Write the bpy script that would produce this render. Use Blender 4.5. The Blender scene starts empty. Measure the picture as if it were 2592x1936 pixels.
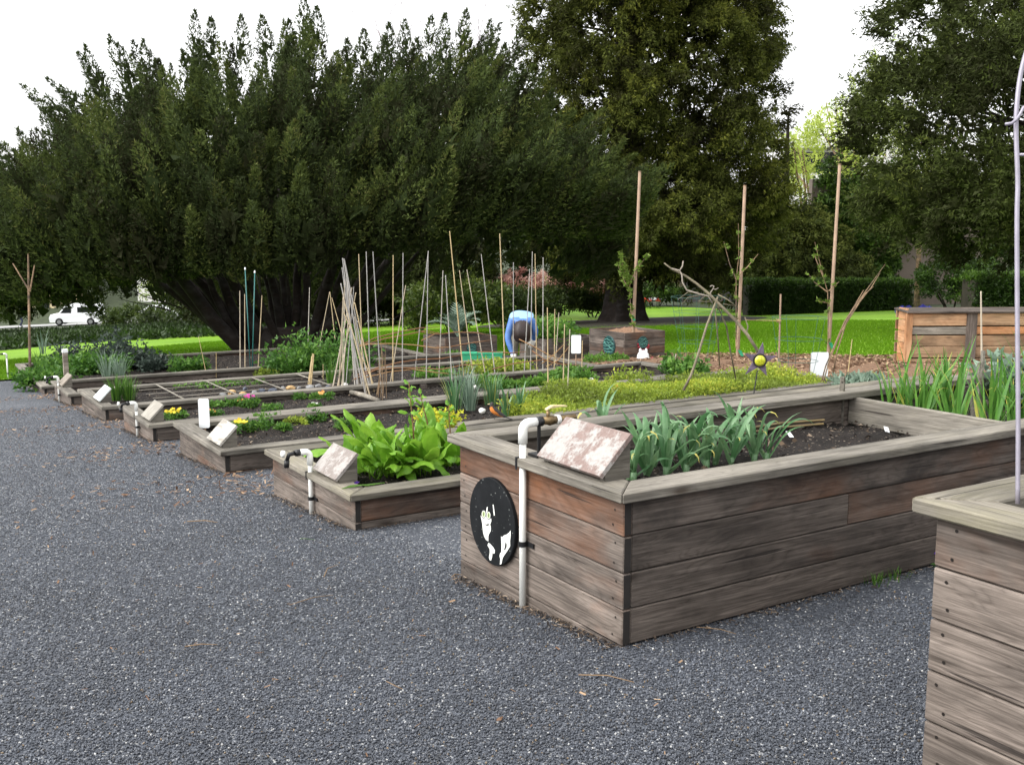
import bpy, bmesh, math, random
import numpy as np
from mathutils import Vector, Matrix

random.seed(7)
RNG = np.random.default_rng(7)
SC = bpy.context.scene
COL = SC.collection
PI = math.pi

# ---------------------------------------------------------------- camera
CX, CY = 1296.0, 968.0
_vx = np.array([5566.0 - CX, 588.0 - CY]); _vy = np.array([-344.0 - CX, 588.0 - CY])
FPX = math.sqrt(-float(_vx @ _vy))
_X = np.array([*_vx, FPX]); _X /= np.linalg.norm(_X)
_Y = np.array([*_vy, FPX]); _Y /= np.linalg.norm(_Y)
_Z = np.cross(_X, _Y)
ROT = np.array([_X, _Y, _Z])               # columns: camera right, down, forward in world axes
CAM = np.array([-2.2842, -2.9085, 1.5336])
cam = bpy.data.cameras.new('camera')
cam.sensor_fit = 'HORIZONTAL'; cam.sensor_width = 36.0
cam.lens = 36.0 * FPX / 2592.0
cam.clip_start = 0.05; cam.clip_end = 2000
co = bpy.data.objects.new('camera', cam); COL.objects.link(co)
_m = Matrix.Identity(4)
for i in range(3):
    _m[i][0] = ROT[i][0]; _m[i][1] = -ROT[i][1]; _m[i][2] = -ROT[i][2]; _m[i][3] = CAM[i]
co.matrix_world = _m
SC.camera = co

# ---------------------------------------------------------------- sky, sun, exposure
SUN_EL, SUN_AZ = math.radians(46), math.radians(168)      # direction towards the sun, azimuth from +X
w = bpy.data.worlds.new('World'); SC.world = w; w.use_nodes = True
nt = w.node_tree
for n in list(nt.nodes): nt.nodes.remove(n)
sky = nt.nodes.new('ShaderNodeTexSky'); sky.sky_type = 'NISHITA'; sky.sun_disc = False
sky.sun_elevation = SUN_EL; sky.sun_rotation = PI / 2 - SUN_AZ
sky.air_density = 1.0; sky.dust_density = 6.0; sky.ozone_density = 1.0
hs = nt.nodes.new('ShaderNodeHueSaturation'); hs.inputs['Saturation'].default_value = 0.10
tc_ = nt.nodes.new('ShaderNodeTexCoord'); sx_ = nt.nodes.new('ShaderNodeSeparateXYZ'); mx_ = nt.nodes.new('ShaderNodeMath'); mx_.operation = 'MAXIMUM'; mx_.inputs[1].default_value = .04
cb_ = nt.nodes.new('ShaderNodeCombineXYZ'); gm_ = nt.nodes.new('ShaderNodeGamma'); gm_.inputs[1].default_value = .5    # cloud evens the sky out
nt.links.new(tc_.outputs['Generated'], sx_.inputs[0]); nt.links.new(sx_.outputs[2], mx_.inputs[0])
nt.links.new(sx_.outputs[0], cb_.inputs[0]); nt.links.new(sx_.outputs[1], cb_.inputs[1]); nt.links.new(mx_.outputs[0], cb_.inputs[2])
nt.links.new(cb_.outputs[0], sky.inputs[0])
bg = nt.nodes.new('ShaderNodeBackground'); bg.inputs['Strength'].default_value = 0.15
wo = nt.nodes.new('ShaderNodeOutputWorld')
nt.links.new(sky.outputs[0], hs.inputs['Color']); nt.links.new(hs.outputs[0], gm_.inputs[0]); ml_ = nt.nodes.new('ShaderNodeVectorMath'); ml_.operation = 'SCALE'; ml_.inputs[3].default_value = 3.8
nt.links.new(gm_.outputs[0], ml_.inputs[0]); nt.links.new(ml_.outputs[0], bg.inputs[0]); nt.links.new(bg.outputs[0], wo.inputs[0])
sl = bpy.data.lights.new('sun', 'SUN'); sl.energy = 0.9; sl.angle = math.radians(35); sl.color = (1.0, 0.97, 0.92)
so = bpy.data.objects.new('sun', sl); COL.objects.link(so)
_sd = Vector((math.cos(SUN_EL) * math.cos(SUN_AZ), math.cos(SUN_EL) * math.sin(SUN_AZ), math.sin(SUN_EL)))
so.rotation_euler = _sd.to_track_quat('Z', 'Y').to_euler(); so.location = (0, 0, 30)
vs = SC.view_settings
vs.view_transform = 'Standard'; vs.look = 'None'; vs.gamma = 1.0; vs.use_curve_mapping = False
vs.exposure = 0.95

# ---------------------------------------------------------------- placing helpers
FR = {'d': (0, 0, 1.17179), 'a': (700, 550, .36314), 'b': (1200, 600, .36314), 'c': (1792, 600, .36314),
      'e': (1100, 1000, .39348), 'g': (600, 950, .31646), 'h': (0, 600, .40687), 'p': (1250, 650, .20344),
      'q': (1700, 500, .27241), 'r1': (1000, 850, .27125), 'r2': (1500, 850, .31646), 'r3': (500, 850, .27125),
      'r4': (0, 850, .25316), 'k': (1480, 1050, .28029), 'm': (2092, 700, .24213), 'o': (1050, 620, .18157),
      'u': (1892, 0, .36326), 's': (0, 0, 1.0), 'l': (0, 650, .22604), 'cat': (1150, 1180, .18165), 't': (1160, 1040, .217), 'w': (1560, 830, .09042), 'rb': (1180, 1000, .07233)}

def _ray(fr, x, y):
    x0, y0, k = FR[fr]
    return ROT @ np.array([x0 + x * k - CX, y0 + y * k - CY, FPX])

def G(X, Y):
    """ground height: the site falls away to the back left, levelling out behind the lawn on the right"""
    z = -0.07 * Y
    if Y > 125: z += (Y - 125) * .17
    if Y > 5 and X > 0:
        t = min(1, max(0, (X / Y - 0.42) / 0.25)); t = t * t * (3 - 2 * t)
        z = z * (1 - t) + t * max(z, -2.55)
    return z

def at(fr, x, y, z=None, X=None, Y=None, depth=None):
    """the point seen at (x, y) of the survey frame fr that lies on a given level, wall plane or ground"""
    r = _ray(fr, x, y)
    if depth is not None: t = depth / FPX
    elif X is not None: t = (X - CAM[0]) / r[0]
    elif Y is not None: t = (Y - CAM[1]) / r[1]
    elif z is not None: t = (z - CAM[2]) / r[2]
    else:
        t = -(CAM[2] + .07 * CAM[1]) / (r[2] + .07 * r[1])
        for _ in range(30):
            p = CAM + t * r
            t2 = (G(p[0], p[1]) - CAM[2]) / r[2]
            t = t * .5 + t2 * .5 if t2 > 0 else t
    return Vector(CAM + t * r)

def depth_of(p):
    return float(ROT[:, 2] @ (np.array(p) - CAM))

def pair(fr, xt, yt, xb, yb, z=None, **kw):
    """base on a level or plane, top at the same distance from the viewpoint"""
    b = at(fr, xb, yb, z=z, **kw); d = depth_of(b)
    return at(fr, xt, yt, depth=d), b

RIGHT = Vector(ROT[:, 0]); RIGHT.z = 0; RIGHT.normalize()
AWAY = Vector((-RIGHT.y, RIGHT.x, 0))
UP = Vector((0, 0, 1))

# ---------------------------------------------------------------- objects
def tag(o, label=None, cat=None, group=None, kind=None):
    if label: o['label'] = label
    if cat: o['category'] = cat
    if group: o['group'] = group
    if kind: o['kind'] = kind
    return o

def thing(name, label, cat, loc=(0, 0, 0), group=None, rz=0.0):
    o = bpy.data.objects.new(name, None); COL.objects.link(o)
    o.empty_display_size = .1
    o.location = loc; o.rotation_euler = (0, 0, rz)
    return tag(o, label, cat, group)

def link(name, me, parent=None, loc=(0, 0, 0), rot=(0, 0, 0), color=None, scale=None):
    o = bpy.data.objects.new(name, me); COL.objects.link(o)
    o.parent = parent; o.location = loc; o.rotation_euler = rot
    if color: o.color = color
    if scale: o.scale = scale
    return o

def mesh_np(name, verts, faces, mats, smooth=False, tint=None, mi=None):
    """mesh from arrays; faces all of one size"""
    verts = np.asarray(verts, dtype=np.float32); faces = np.asarray(faces, dtype=np.int32)
    me = bpy.data.meshes.new(name)
    n, k = faces.shape
    me.vertices.add(len(verts)); me.vertices.foreach_set('co', verts.ravel())
    me.loops.add(n * k); me.loops.foreach_set('vertex_index', faces.ravel())
    me.polygons.add(n); me.polygons.foreach_set('loop_start', np.arange(0, n * k, k, dtype=np.int32))
    me.polygons.foreach_set('loop_total', np.full(n, k, dtype=np.int32))
    if mi is not None: me.polygons.foreach_set('material_index', np.asarray(mi, dtype=np.int32))
    me.update(calc_edges=True)
    if smooth: me.polygons.foreach_set('use_smooth', np.ones(n, dtype=bool))
    if tint is not None:
        a = me.attributes.new('tint', 'FLOAT', 'FACE'); a.data.foreach_set('value', np.asarray(tint, dtype=np.float32))
    for m in (mats if isinstance(mats, (list, tuple)) else [mats]): me.materials.append(m)
    return me

class MB:
    """collects shapes for one mesh"""
    def __init__(s): s.v = []; s.f = []; s.m = []; s.t = []
    def face(s, idx, mi=0, t=.5): s.f.append(idx); s.m.append(mi); s.t.append(t)
    def box(s, c, size, rot=None, mi=0, t=.5):
        b = len(s.v); h = Vector(size) / 2; c = Vector(c)
        for i in (-1, 1):
            for j in (-1, 1):
                for k in (-1, 1):
                    p = Vector((i * h.x, j * h.y, k * h.z))
                    if rot is not None: p = rot @ p
                    s.v.append(c + p)
        for q in ((0, 1, 3, 2), (4, 6, 7, 5), (0, 4, 5, 1), (2, 3, 7, 6), (0, 2, 6, 4), (1, 5, 7, 3)):
            s.face([b + i for i in q], mi, t)
        return s
    def tube(s, pts, rad, n=8, cap=True, mi=0, t=.5):
        pts = [Vector(p) for p in pts]; b = len(s.v); N = len(pts)
        if not isinstance(rad, (list, tuple)): rad = [rad] * N
        ref = None
        for i, p in enumerate(pts):
            d = (pts[min(i + 1, N - 1)] - pts[max(i - 1, 0)])
            if d.length < 1e-9: d = UP.copy()
            d.normalize()
            if ref is None:
                ref = Vector((1, 0, 0)) if abs(d.x) < .8 else Vector((0, 1, 0))
            e1 = (ref - d * ref.dot(d)).normalized(); e2 = d.cross(e1); ref = e1
            for k in range(n):
                a = 2 * PI * k / n
                s.v.append(p + (e1 * math.cos(a) + e2 * math.sin(a)) * rad[i])
        for i in range(N - 1):
            for k in range(n):
                k2 = (k + 1) % n
                s.face([b + i * n + k, b + i * n + k2, b + (i + 1) * n + k2, b + (i + 1) * n + k], mi, t)
        if cap:
            s.face([b + k for k in range(n)][::-1], mi, t); s.face([b + (N - 1) * n + k for k in range(n)], mi, t)
        return s
    def prism(s, poly, d, mi=0, t=.5):
        """polygon (3d points) extruded by vector d"""
        b = len(s.v); n = len(poly); d = Vector(d)
        s.v += [Vector(p) for p in poly] + [Vector(p) + d for p in poly]
        s.face([b + i for i in range(n)], mi, t); s.face([b + n + i for i in range(n)][::-1], mi, t)
        for i in range(n):
            j = (i + 1) % n
            s.face([b + i, b + n + i, b + n + j, b + j], mi, t)
        return s
    def lathe(s, prof, c=(0, 0, 0), n=16, mi=0, t=.5, rot=None):
        b = len(s.v); c = Vector(c)
        for r, z in prof:
            for k in range(n):
                a = 2 * PI * k / n
                p = Vector((r * math.cos(a), r * math.sin(a), z))
                s.v.append(c + (rot @ p if rot is not None else p))
        for i in range(len(prof) - 1):
            for k in range(n):
                k2 = (k + 1) % n
                s.face([b + i * n + k, b + i * n + k2, b + (i + 1) * n + k2, b + (i + 1) * n + k], mi, t)
        s.face([b + k for k in range(n)][::-1], mi, t); s.face([b + (len(prof) - 1) * n + k for k in range(n)], mi, t)
        return s
    def strip(s, pts, widths, side, curl=0.0, mi=0, t=.5, rows=3):
        """blade along pts; side = width direction(s); curl lifts the edges (V section)"""
        b = len(s.v); N = len(pts)
        for i, p in enumerate(pts):
            p = Vector(p); sd = Vector(side[i] if isinstance(side, list) else side).normalized()
            d = (Vector(pts[min(i + 1, N - 1)]) - Vector(pts[max(i - 1, 0)])).normalized()
            nrm = sd.cross(d)
            for k in range(rows):
                x = (k / (rows - 1)) * 2 - 1
                s.v.append(p + sd * (x * widths[i] / 2) + nrm * (abs(x) * curl * widths[i]))
        for i in range(N - 1):
            for k in range(rows - 1):
                s.face([b + i * rows + k, b + i * rows + k + 1, b + (i + 1) * rows + k + 1, b + (i + 1) * rows + k], mi, t)
        return s
    def mesh(s, name, mats, smooth=False, fix=True):
        me = bpy.data.meshes.new(name)
        me.from_pydata([tuple(v) for v in s.v], [], s.f)
        me.polygons.foreach_set('material_index', s.m)
        a = me.attributes.new('tint', 'FLOAT', 'FACE'); a.data.foreach_set('value', s.t)
        for m in (mats if isinstance(mats, (list, tuple)) else [mats]): me.materials.append(m)
        if fix:
            bm = bmesh.new(); bm.from_mesh(me); bmesh.ops.recalc_face_normals(bm, faces=bm.faces[:]); bm.to_mesh(me); bm.free()
        if smooth: me.polygons.foreach_set('use_smooth', [True] * len(me.polygons))
        me.update()
        return me
    def build(s, name, mats, parent=None, loc=(0, 0, 0), rot=(0, 0, 0), smooth=False, color=None, fix=True):
        return link(name, s.mesh(name, mats, smooth, fix), parent, loc, rot, color)

# ---------------------------------------------------------------- materials
class NT:
    def __init__(s, name):
        s.m = bpy.data.materials.new(name); s.m.use_nodes = True; s.t = s.m.node_tree
        for n in list(s.t.nodes): s.t.nodes.remove(n)
        s.out = s.t.nodes.new('ShaderNodeOutputMaterial')
    def n(s, typ, **kw):
        nd = s.t.nodes.new('ShaderNode' + typ)
        for k, v in kw.items():
            key = k.replace('_', ' ')
            if hasattr(nd, k) and k not in nd.inputs: setattr(nd, k, v)
            else:
                tgt = nd.inputs[int(k[1:])] if k[0] == 'i' and k[1:].isdigit() else nd.inputs[key]
                if isinstance(v, bpy.types.NodeSocket): s.t.links.new(v, tgt)
                else: tgt.default_value = v
        return nd
    def math(s, op, a, b=0.5, clamp=False):
        nd = s.t.nodes.new('ShaderNodeMath'); nd.operation = op; nd.use_clamp = clamp
        for i, v in enumerate((a, b)):
            if isinstance(v, bpy.types.NodeSocket): s.t.links.new(v, nd.inputs[i])
            else: nd.inputs[i].default_value = v
        return nd.outputs[0]
    def vmath(s, op, a, b):
        nd = s.t.nodes.new('ShaderNodeVectorMath'); nd.operation = op
        for i, v in enumerate((a, b)):
            if isinstance(v, bpy.types.NodeSocket): s.t.links.new(v, nd.inputs[i])
            else: nd.inputs[i].default_value = v
        return nd.outputs[0]
    def mix(s, f, a, b, mode='MIX'):
        nd = s.t.nodes.new('ShaderNodeMix'); nd.data_type = 'RGBA'; nd.blend_type = mode
        for sock, v in ((nd.inputs[0], f), (nd.inputs[6], a), (nd.inputs[7], b)):
            if isinstance(v, bpy.types.NodeSocket): s.t.links.new(v, sock)
            else: sock.default_value = v if not isinstance(v, tuple) or len(v) == 4 else (*v, 1)
        return nd.outputs[2]
    def ramp(s, f, stops, interp='LINEAR'):
        nd = s.t.nodes.new('ShaderNodeValToRGB'); cr = nd.color_ramp; cr.interpolation = interp
        while len(cr.elements) > 1: cr.elements.remove(cr.elements[-1])
        for i, (p, c) in enumerate(stops):
            e = cr.elements[0] if i == 0 else cr.elements.new(p)
            e.position = p
            e.color = (c, c, c, 1) if isinstance(c, (int, float)) else (*c, 1)
        s.t.links.new(f, nd.inputs[0]); return nd.outputs[0]
    def noise(s, vec, scale, detail=4, rough=.55, dist=0.0):
        nd = s.n('TexNoise', Scale=scale, Detail=detail, Roughness=rough, Distortion=dist)
        if vec is not None: s.t.links.new(vec, nd.inputs['Vector'])
        return nd.outputs[0]
    def done(s, color, rough=.8, bump=None, bs=.3, bd=.01, metal=0.0, spec=.4, **kw):
        b = s.n('BsdfPrincipled')
        for k, v in (('Base Color', color), ('Roughness', rough), ('Metallic', metal), ('Specular IOR Level', spec), *kw.items()):
            if isinstance(v, bpy.types.NodeSocket): s.t.links.new(v, b.inputs[k])
            else: b.inputs[k].default_value = (*v, 1) if isinstance(v, tuple) and len(v) == 3 and k != 'Normal' else v
        if bump is not None:
            bn = s.n('Bump', Strength=bs, Distance=bd, Height=bump); s.t.links.new(bn.outputs[0], b.inputs['Normal'])
        s.t.links.new(b.outputs[0], s.out.inputs[0]); return s.m

def plain(name, color, rough=.7, var=.25, scale=6.0, metal=0.0, spec=.4, bump=.15):
    s = NT(name); tc = s.n('TexCoord').outputs['Object']
    f = s.noise(tc, scale, 5)
    dark = tuple(c * (1 - var) for c in color); light = tuple(min(1, c * (1 + var)) for c in color)
    return s.done(s.ramp(f, [(.3, dark), (.7, light)]), rough, f, bump, .004, metal, spec)

def leafmat(name, stops, transl=.3, rough=.55, spec=.3, nscale=0.0):
    """foliage: colour by the tint every leaf carries"""
    s = NT(name)
    a = s.n('Attribute', attribute_name='tint').outputs['Fac']
    if nscale:
        g = s.n('NewGeometry').outputs['Position']
        a = s.math('ADD', a, s.math('MULTIPLY', s.math('SUBTRACT', s.noise(g, nscale, 3), .5), .9))
    c = s.ramp(a, stops)
    b = s.n('BsdfPrincipled'); s.t.links.new(c, b.inputs['Base Color']); b.inputs['Roughness'].default_value = rough
    b.inputs['Specular IOR Level'].default_value = spec
    tr = s.n('BsdfTranslucent'); s.t.links.new(c, tr.inputs[0])
    mx = s.n('MixShader', Fac=transl); s.t.links.new(b.outputs[0], mx.inputs[1]); s.t.links.new(tr.outputs[0], mx.inputs[2])
    s.t.links.new(mx.outputs[0], s.out.inputs[0]); return s.m

def wood(name, light, dark, rust, gscale=1.0, moss=0.0):
    """weathered boards, grain along local X. Object colour: R rust share, G lightness, B stain"""
    s = NT(name); oi = s.n('ObjectInfo'); tc = s.n('TexCoord').outputs['Object']
    off = s.n('CombineXYZ'); 
    for i, k in enumerate((37.0, 11.0, 23.0)): s.t.links.new(s.math('MULTIPLY', oi.outputs['Random'], k), off.inputs[i])
    v0 = s.vmath('ADD', tc, off.outputs[0])
    rgb = s.n('SeparateColor', Color=oi.outputs['Color'])
    R_, G_, B_ = rgb.outputs[0], rgb.outputs[1], rgb.outputs[2]
    vg = s.vmath('MULTIPLY', v0, (1.3 * gscale, 44 * gscale, 44 * gscale))
    fine = s.noise(vg, 1.0, 9, .62, .25)
    fib = s.noise(s.vmath('MULTIPLY', v0, (4 * gscale, 150 * gscale, 150 * gscale)), 1.0, 3, .6)
    vc = s.vmath('MULTIPLY', v0, (.8 * gscale, 7.0 * gscale, 7.0 * gscale))
    big = s.noise(vc, 1.0, 3, .5, .8)
    rings = s.math('ABSOLUTE', s.math('SINE', s.math('MULTIPLY', big, 70.0)))
    rings = s.math('POWER', rings, .7)
    grain = s.math('ADD', s.math('MULTIPLY', fine, .86), s.math('MULTIPLY', rings, .14))
    patch = s.noise(s.vmath('MULTIPLY', v0, (1.7, 3.0, 3.0)), 1.0, 4, .6)
    c = s.ramp(grain, [(.25, dark), (.5, tuple((a + b) / 2 for a, b in zip(dark, light))), (.78, light)])
    c = s.mix(s.math('MULTIPLY', s.ramp(fib, [(.38, 0.0), (.62, 1.0)]), .42), c, tuple(x * .6 for x in dark))
    rm = s.math('MULTIPLY', s.ramp(s.math('ADD', patch, s.math('SUBTRACT', R_, .5)), [(.40, 0.0), (.85, 1.0)]), s.ramp(R_, [(0, 0.0), (.1, .8), (.5, 1.0)]))
    rc = s.ramp(grain, [(.2, tuple(x * .4 for x in rust)), (.75, rust)])
    c = s.mix(rm, c, rc)
    vk = s.n('TexVoronoi', Vector=s.vmath('MULTIPLY', v0, (2.2, 7.0, 7.0)), Scale=1.0, feature='F1')
    kd = s.ramp(vk.outputs['Distance'], [(.055, 1.0), (.12, .35), (.2, 0.0)])
    kr = s.math('MULTIPLY', kd, s.ramp(s.n('SeparateColor', Color=vk.outputs['Color']).outputs[0], [(.38, 0.0), (.43, 1.0)]))
    c = s.mix(s.math('MULTIPLY', kr, .85), c, (.035, .024, .018))
    stain = s.noise(s.vmath('MULTIPLY', v0, (2.4, 1.6, 4.0)), 1.0, 5, .65)
    c = s.mix(s.math('MULTIPLY', s.ramp(stain, [(.48, 0.0), (.7, 1.0)]), B_), c, (.02, .018, .017))
    if moss:
        mo = s.noise(s.vmath('MULTIPLY', v0, (3.0, 9.0, 9.0)), 1.0, 6, .7)
        c = s.mix(s.math('MULTIPLY', s.ramp(mo, [(.46, 0.0), (.62, 1.0)]), moss), c, (.16, .15, .05))
    bl = s.noise(s.vmath('MULTIPLY', v0, (1.5, 5.0, 5.0)), 1.0, 5, .62, .4)
    c = s.mix(1.0, c, s.ramp(bl, [(.3, .5), (.5, 1.0), (.68, 1.45)]), 'MULTIPLY')
    ck = s.noise(s.vmath('MULTIPLY', v0, (1.1, 42.0, 42.0)), 1.0, 2, .5, .15)
    crack = s.ramp(ck, [(.285, 1.0), (.315, 0.0)])
    c = s.mix(s.math('MULTIPLY', crack, .8), c, (.018, .014, .012))
    sc = s.n('CombineXYZ')
    g2 = s.math('MULTIPLY', G_, 2.0)
    for i in range(3): s.t.links.new(g2, sc.inputs[i])
    c = s.mix(1.0, c, sc.outputs[0], 'MULTIPLY')
    h = s.math('ADD', s.math('MULTIPLY', fine, 1.0), s.math('MULTIPLY', fib, .5))
    h = s.math('SUBTRACT', h, s.math('ADD', s.math('MULTIPLY', kr, .6), s.math('MULTIPLY', crack, .8)))
    return s.done(c, .82, h, .5, .006, spec=.3)

M = {}
M['wood'] = wood('weathered_wood', (.250, .208, .178), (.042, .031, .024), (.23, .085, .030))
M['cap'] = wood('weathered_cap_wood', (.235, .215, .182), (.075, .066, .054), (.20, .13, .08), moss=.05)
M['mosscap'] = wood('mossy_cap_wood', (.24, .218, .178), (.078, .068, .052), (.22, .17, .08), moss=.15)
M['fresh'] = wood('fresh_cedar', (.56, .39, .24), (.30, .17, .09), (.42, .19, .08), gscale=.8)
M['bark_stick'] = wood('stick_wood', (.30, .26, .17), (.12, .10, .07), (.25, .18, .08), gscale=2.0)
M['endgrain'] = plain('dark_end_grain', (.022, .019, .017), .9)
M['screw'] = plain('screw_head', (.03, .025, .022), .5, metal=.6)
M['pvc'] = plain('white_pvc', (.78, .78, .74), .35, .05, 3)
M['black'] = plain('black_plastic', (.012, .012, .013), .4, .2)
M['brass'] = plain('old_brass', (.20, .14, .07), .45, .4, 30, metal=.8)
M['yellow'] = plain('cream_yellow_handle', (.62, .52, .28), .4, .1)
M['white'] = plain('white_sign_board', (.80, .82, .82), .5, .03)
M['green_tape'] = plain('green_tape', (.03, .30, .15), .5, .2)

def soilmat():
    s = NT('dark_soil'); g = s.n('NewGeometry').outputs['Position']
    a = s.noise(g, 9, 8, .7); b = s.noise(g, 60, 6, .7)
    vo = s.n('TexVoronoi', Vector=g, Scale=110.0)
    spk = s.ramp(s.n('SeparateColor', Color=vo.outputs['Color']).outputs[0], [(.965, 0.0), (.975, 1.0)])
    c = s.ramp(s.math('ADD', s.math('MULTIPLY', a, .5), s.math('MULTIPLY', b, .5)), [(.34, (.007, .006, .005)), (.52, (.019, .015, .013)), (.72, (.055, .042, .033))])
    c = s.mix(s.math('MULTIPLY', spk, .8), c, (.22, .18, .14))
    return s.done(c, .9, b, .9, .02, spec=.25)
M['soil'] = soilmat()

def gravelmat():
    s = NT('gravel'); g = s.n('NewGeometry').outputs['Position']
    vo = s.n('TexVoronoi', Vector=g, Scale=120.0)
    r = s.n('SeparateColor', Color=vo.outputs['Color']).outputs[0]
    lo = s.noise(g, 1.3, 5, .6); mid = s.noise(g, 14, 5, .7)
    c = s.ramp(r, [(0.0, (.036, .040, .050)), (.5, (.060, .068, .084)), (.86, (.10, .11, .13)), (.94, (0.221, 0.230, 0.246)), (.985, (0.527, 0.527, 0.510))])
    c = s.mix(s.ramp(lo, [(.35, 0.0), (.7, .45)]), c, (.050, .056, .068))
    c = s.mix(s.ramp(mid, [(.62, 0.0), (.75, .35)]), c, (0.091, 0.070, 0.052))
    h = s.math('ADD', s.math('MULTIPLY', vo.outputs['Distance'], -1.0), s.math('MULTIPLY', mid, .5))
    return s.done(c, .75, h, .8, .012, spec=.35)
M['gravel'] = gravelmat()

def stonemat():
    s = NT('gravel_stone'); oi = s.n('ObjectInfo')
    c = s.ramp(oi.outputs['Random'], [(0.0, (.036, .041, .052)), (.35, (.060, .068, .085)), (.60, (.086, .096, .118)), (.82, (.120, .132, .156)), (.925, (.075, .064, .053)), (.95, (.23, .24, .26)), (.982, (.50, .50, .49)), (.992, (.22, .16, .095))], 'CONSTANT')
    g = s.n('NewGeometry').outputs['Position']
    c = s.mix(1.0, c, s.ramp(s.noise(g, 1.1, 5, .65), [(.3, .55), (.5, .82), (.7, 1.08)]), 'MULTIPLY')
    return s.done(c, .45, spec=.5)
M['stone'] = stonemat()

def lawnmat():
    s = NT('lawn_turf'); g = s.n('NewGeometry').outputs['Position']
    a = s.noise(g, .25, 4, .6); b = s.noise(g, 35, 6, .75)
    st = s.n('SeparateXYZ', Vector=g)
    stripe = s.math('SINE', s.math('ADD', s.math('MULTIPLY', st.outputs[0], 3.1), s.math('MULTIPLY', st.outputs[1], -2.2)))
    f = s.math('ADD', s.math('ADD', s.math('MULTIPLY', a, .55), s.math('MULTIPLY', b, .45)), s.math('MULTIPLY', stripe, .022))
    c = s.ramp(f, [(.3, (.085, .18, .010)), (.5, (.14, .275, .014)), (.7, (.22, .37, .026))])
    return s.done(c, .8, b, .6, .03, spec=.2)
M['lawn'] = lawnmat()
M['grass'] = leafmat('grass_blade', [(0, (.11, .235, .012)), (.5, (.175, .335, .018)), (1, (.26, .43, .03))], .4, .8, .08)
M['earth'] = plain('dark_earth', (.030, .024, .017), .95, .5, 3, bump=.6)
M['undergrowth'] = plain('undergrowth_ground', (.028, .040, .014), .95, .5, 2, bump=.6)
M['chips'] = leafmat('wood_chip', [(0, (.075, .040, .024)), (.5, (.19, .11, .065)), (1, (.38, .27, .17))], 0.0, .8)
M['asphalt'] = plain('pale_asphalt', (.28, .28, .275), .85, .12, 3)
# ================================================================ the setting
def grid_sheet(name, xs, ys, dz, mat, jitter=0.0):
    xs = np.asarray(xs); ys = np.asarray(ys)
    nx, ny = len(xs), len(ys)
    V = np.zeros((nx * ny, 3), dtype=np.float32)
    k = 0
    for i, x in enumerate(xs):
        for y in ys:
            V[k] = (x, y, G(x, y) + dz); k += 1
    if jitter: V[:, 2] += RNG.normal(0, jitter, len(V))
    I = np.arange(nx * ny).reshape(nx, ny)
    F = np.stack([I[:-1, :-1], I[1:, :-1], I[1:, 1:], I[:-1, 1:]], -1).reshape(-1, 4)
    return link(name, mesh_np(name, V, F, mat, True))

far = np.concatenate([np.arange(-400, -40, 40), np.arange(-40, 60, 2.5), np.arange(60, 140, 8), np.arange(140, 500, 40)])
tag(grid_sheet('ground', far, far, -.05, M['undergrowth']), kind='structure', label='dark shaded ground under the trees around the garden')
tag(grid_sheet('gravel_path', np.arange(-14, 13.6, .5), np.arange(-12, 19.9, .5), 0, M['gravel'], .0), kind='structure', label='dark blue grey gravel path in front of the beds')

def loft(name, front, back, rows, dz, mat, label=None, wob=0.0, kind='structure', mound=0.0):
    V = []; n = len(front)
    f2 = []; b2 = []
    for i in range(n - 1):
        for k in range(8):
            t = k / 8
            f2.append(Vector(front[i]).lerp(Vector(front[i + 1]), t)); b2.append(Vector(back[i]).lerp(Vector(back[i + 1]), t))
    f2.append(Vector(front[-1])); b2.append(Vector(back[-1])); n = len(f2)
    for r in range(rows + 1):
        t = (r / rows) ** 1.5
        for i in range(n):
            p = f2[i].lerp(b2[i], t)
            if wob and r in (0, rows): p = p + Vector((random.uniform(-wob, wob), random.uniform(-wob, wob)))
            V.append((p.x, p.y, G(p.x, p.y) + dz + mound * math.sin(PI * r / rows) * (1 + .3 * math.sin(i * 1.7))))
    F = [[r * n + i, r * n + i + 1, (r + 1) * n + i + 1, (r + 1) * n + i] for r in range(rows) for i in range(n - 1)]
    o = link(name, mesh_np(name, V, F, mat, True))
    return tag(o, label, kind=kind)

LF = [(-8, 20.0), (0, 19.9), (3, 19.6), (6, 19.4), (8, 18.9), (9.5, 16.6), (10.6, 13.9), (11.2, 12.4), (11.7, 11), (12.1, 9.5), (12.4, 8.2), (13, 5), (14, 0), (15, -6)]
LB = [(-8, 32), (0, 36), (4, 41), (9, 47), (14, 50), (20, 52), (26, 50), (32, 46), (36, 40), (38, 34), (38, 28), (40, 20), (42, 10), (44, 0)]
lawn = loft('lawn', LF, LB, 40, .006, M['lawn'], 'bright green mown lawn behind the garden beds', wob=.06)
MF = [(7.9, 12.6), (8.0, 10.5), (8.2, 9.0), (8.2, 7.5), (8.4, 6.0), (8.8, 4.0), (9.2, 2.0)]
MBk = [(10.6, 13.6), (11.3, 12.3), (11.9, 11.0), (12.2, 9.5), (12.5, 8.2), (12.9, 5.8), (13.3, 3.0)]
mulch = loft('mulch_bed', MF, MBk, 14, .012, plain('mulch_ground', (.15, .085, .048), .95, .5, 25, bump=.8), 'reddish brown wood chip mulch strip between beds and lawn', .05, mound=.06)
# bare earth ring under the big cypress
cyp = at('d', 1348, 697)
R_ = MB(); R_.lathe([(6.0, 0.0), (5.2, .03), (0.2, .06)], n=40)
for i, v in enumerate(R_.v):
    a = math.atan2(v.y, v.x); k = 1 + .08 * math.sin(3 * a + 1) + .04 * math.sin(7 * a)
    x, y = cyp.x + v.x * k, cyp.y + v.y * k; R_.v[i] = Vector((x, y, G(x, y) + .012 + v.z))
tag(R_.build('bare_soil', M['earth']), 'ring of bare dark soil around the cypress trunk', kind='structure')
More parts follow.
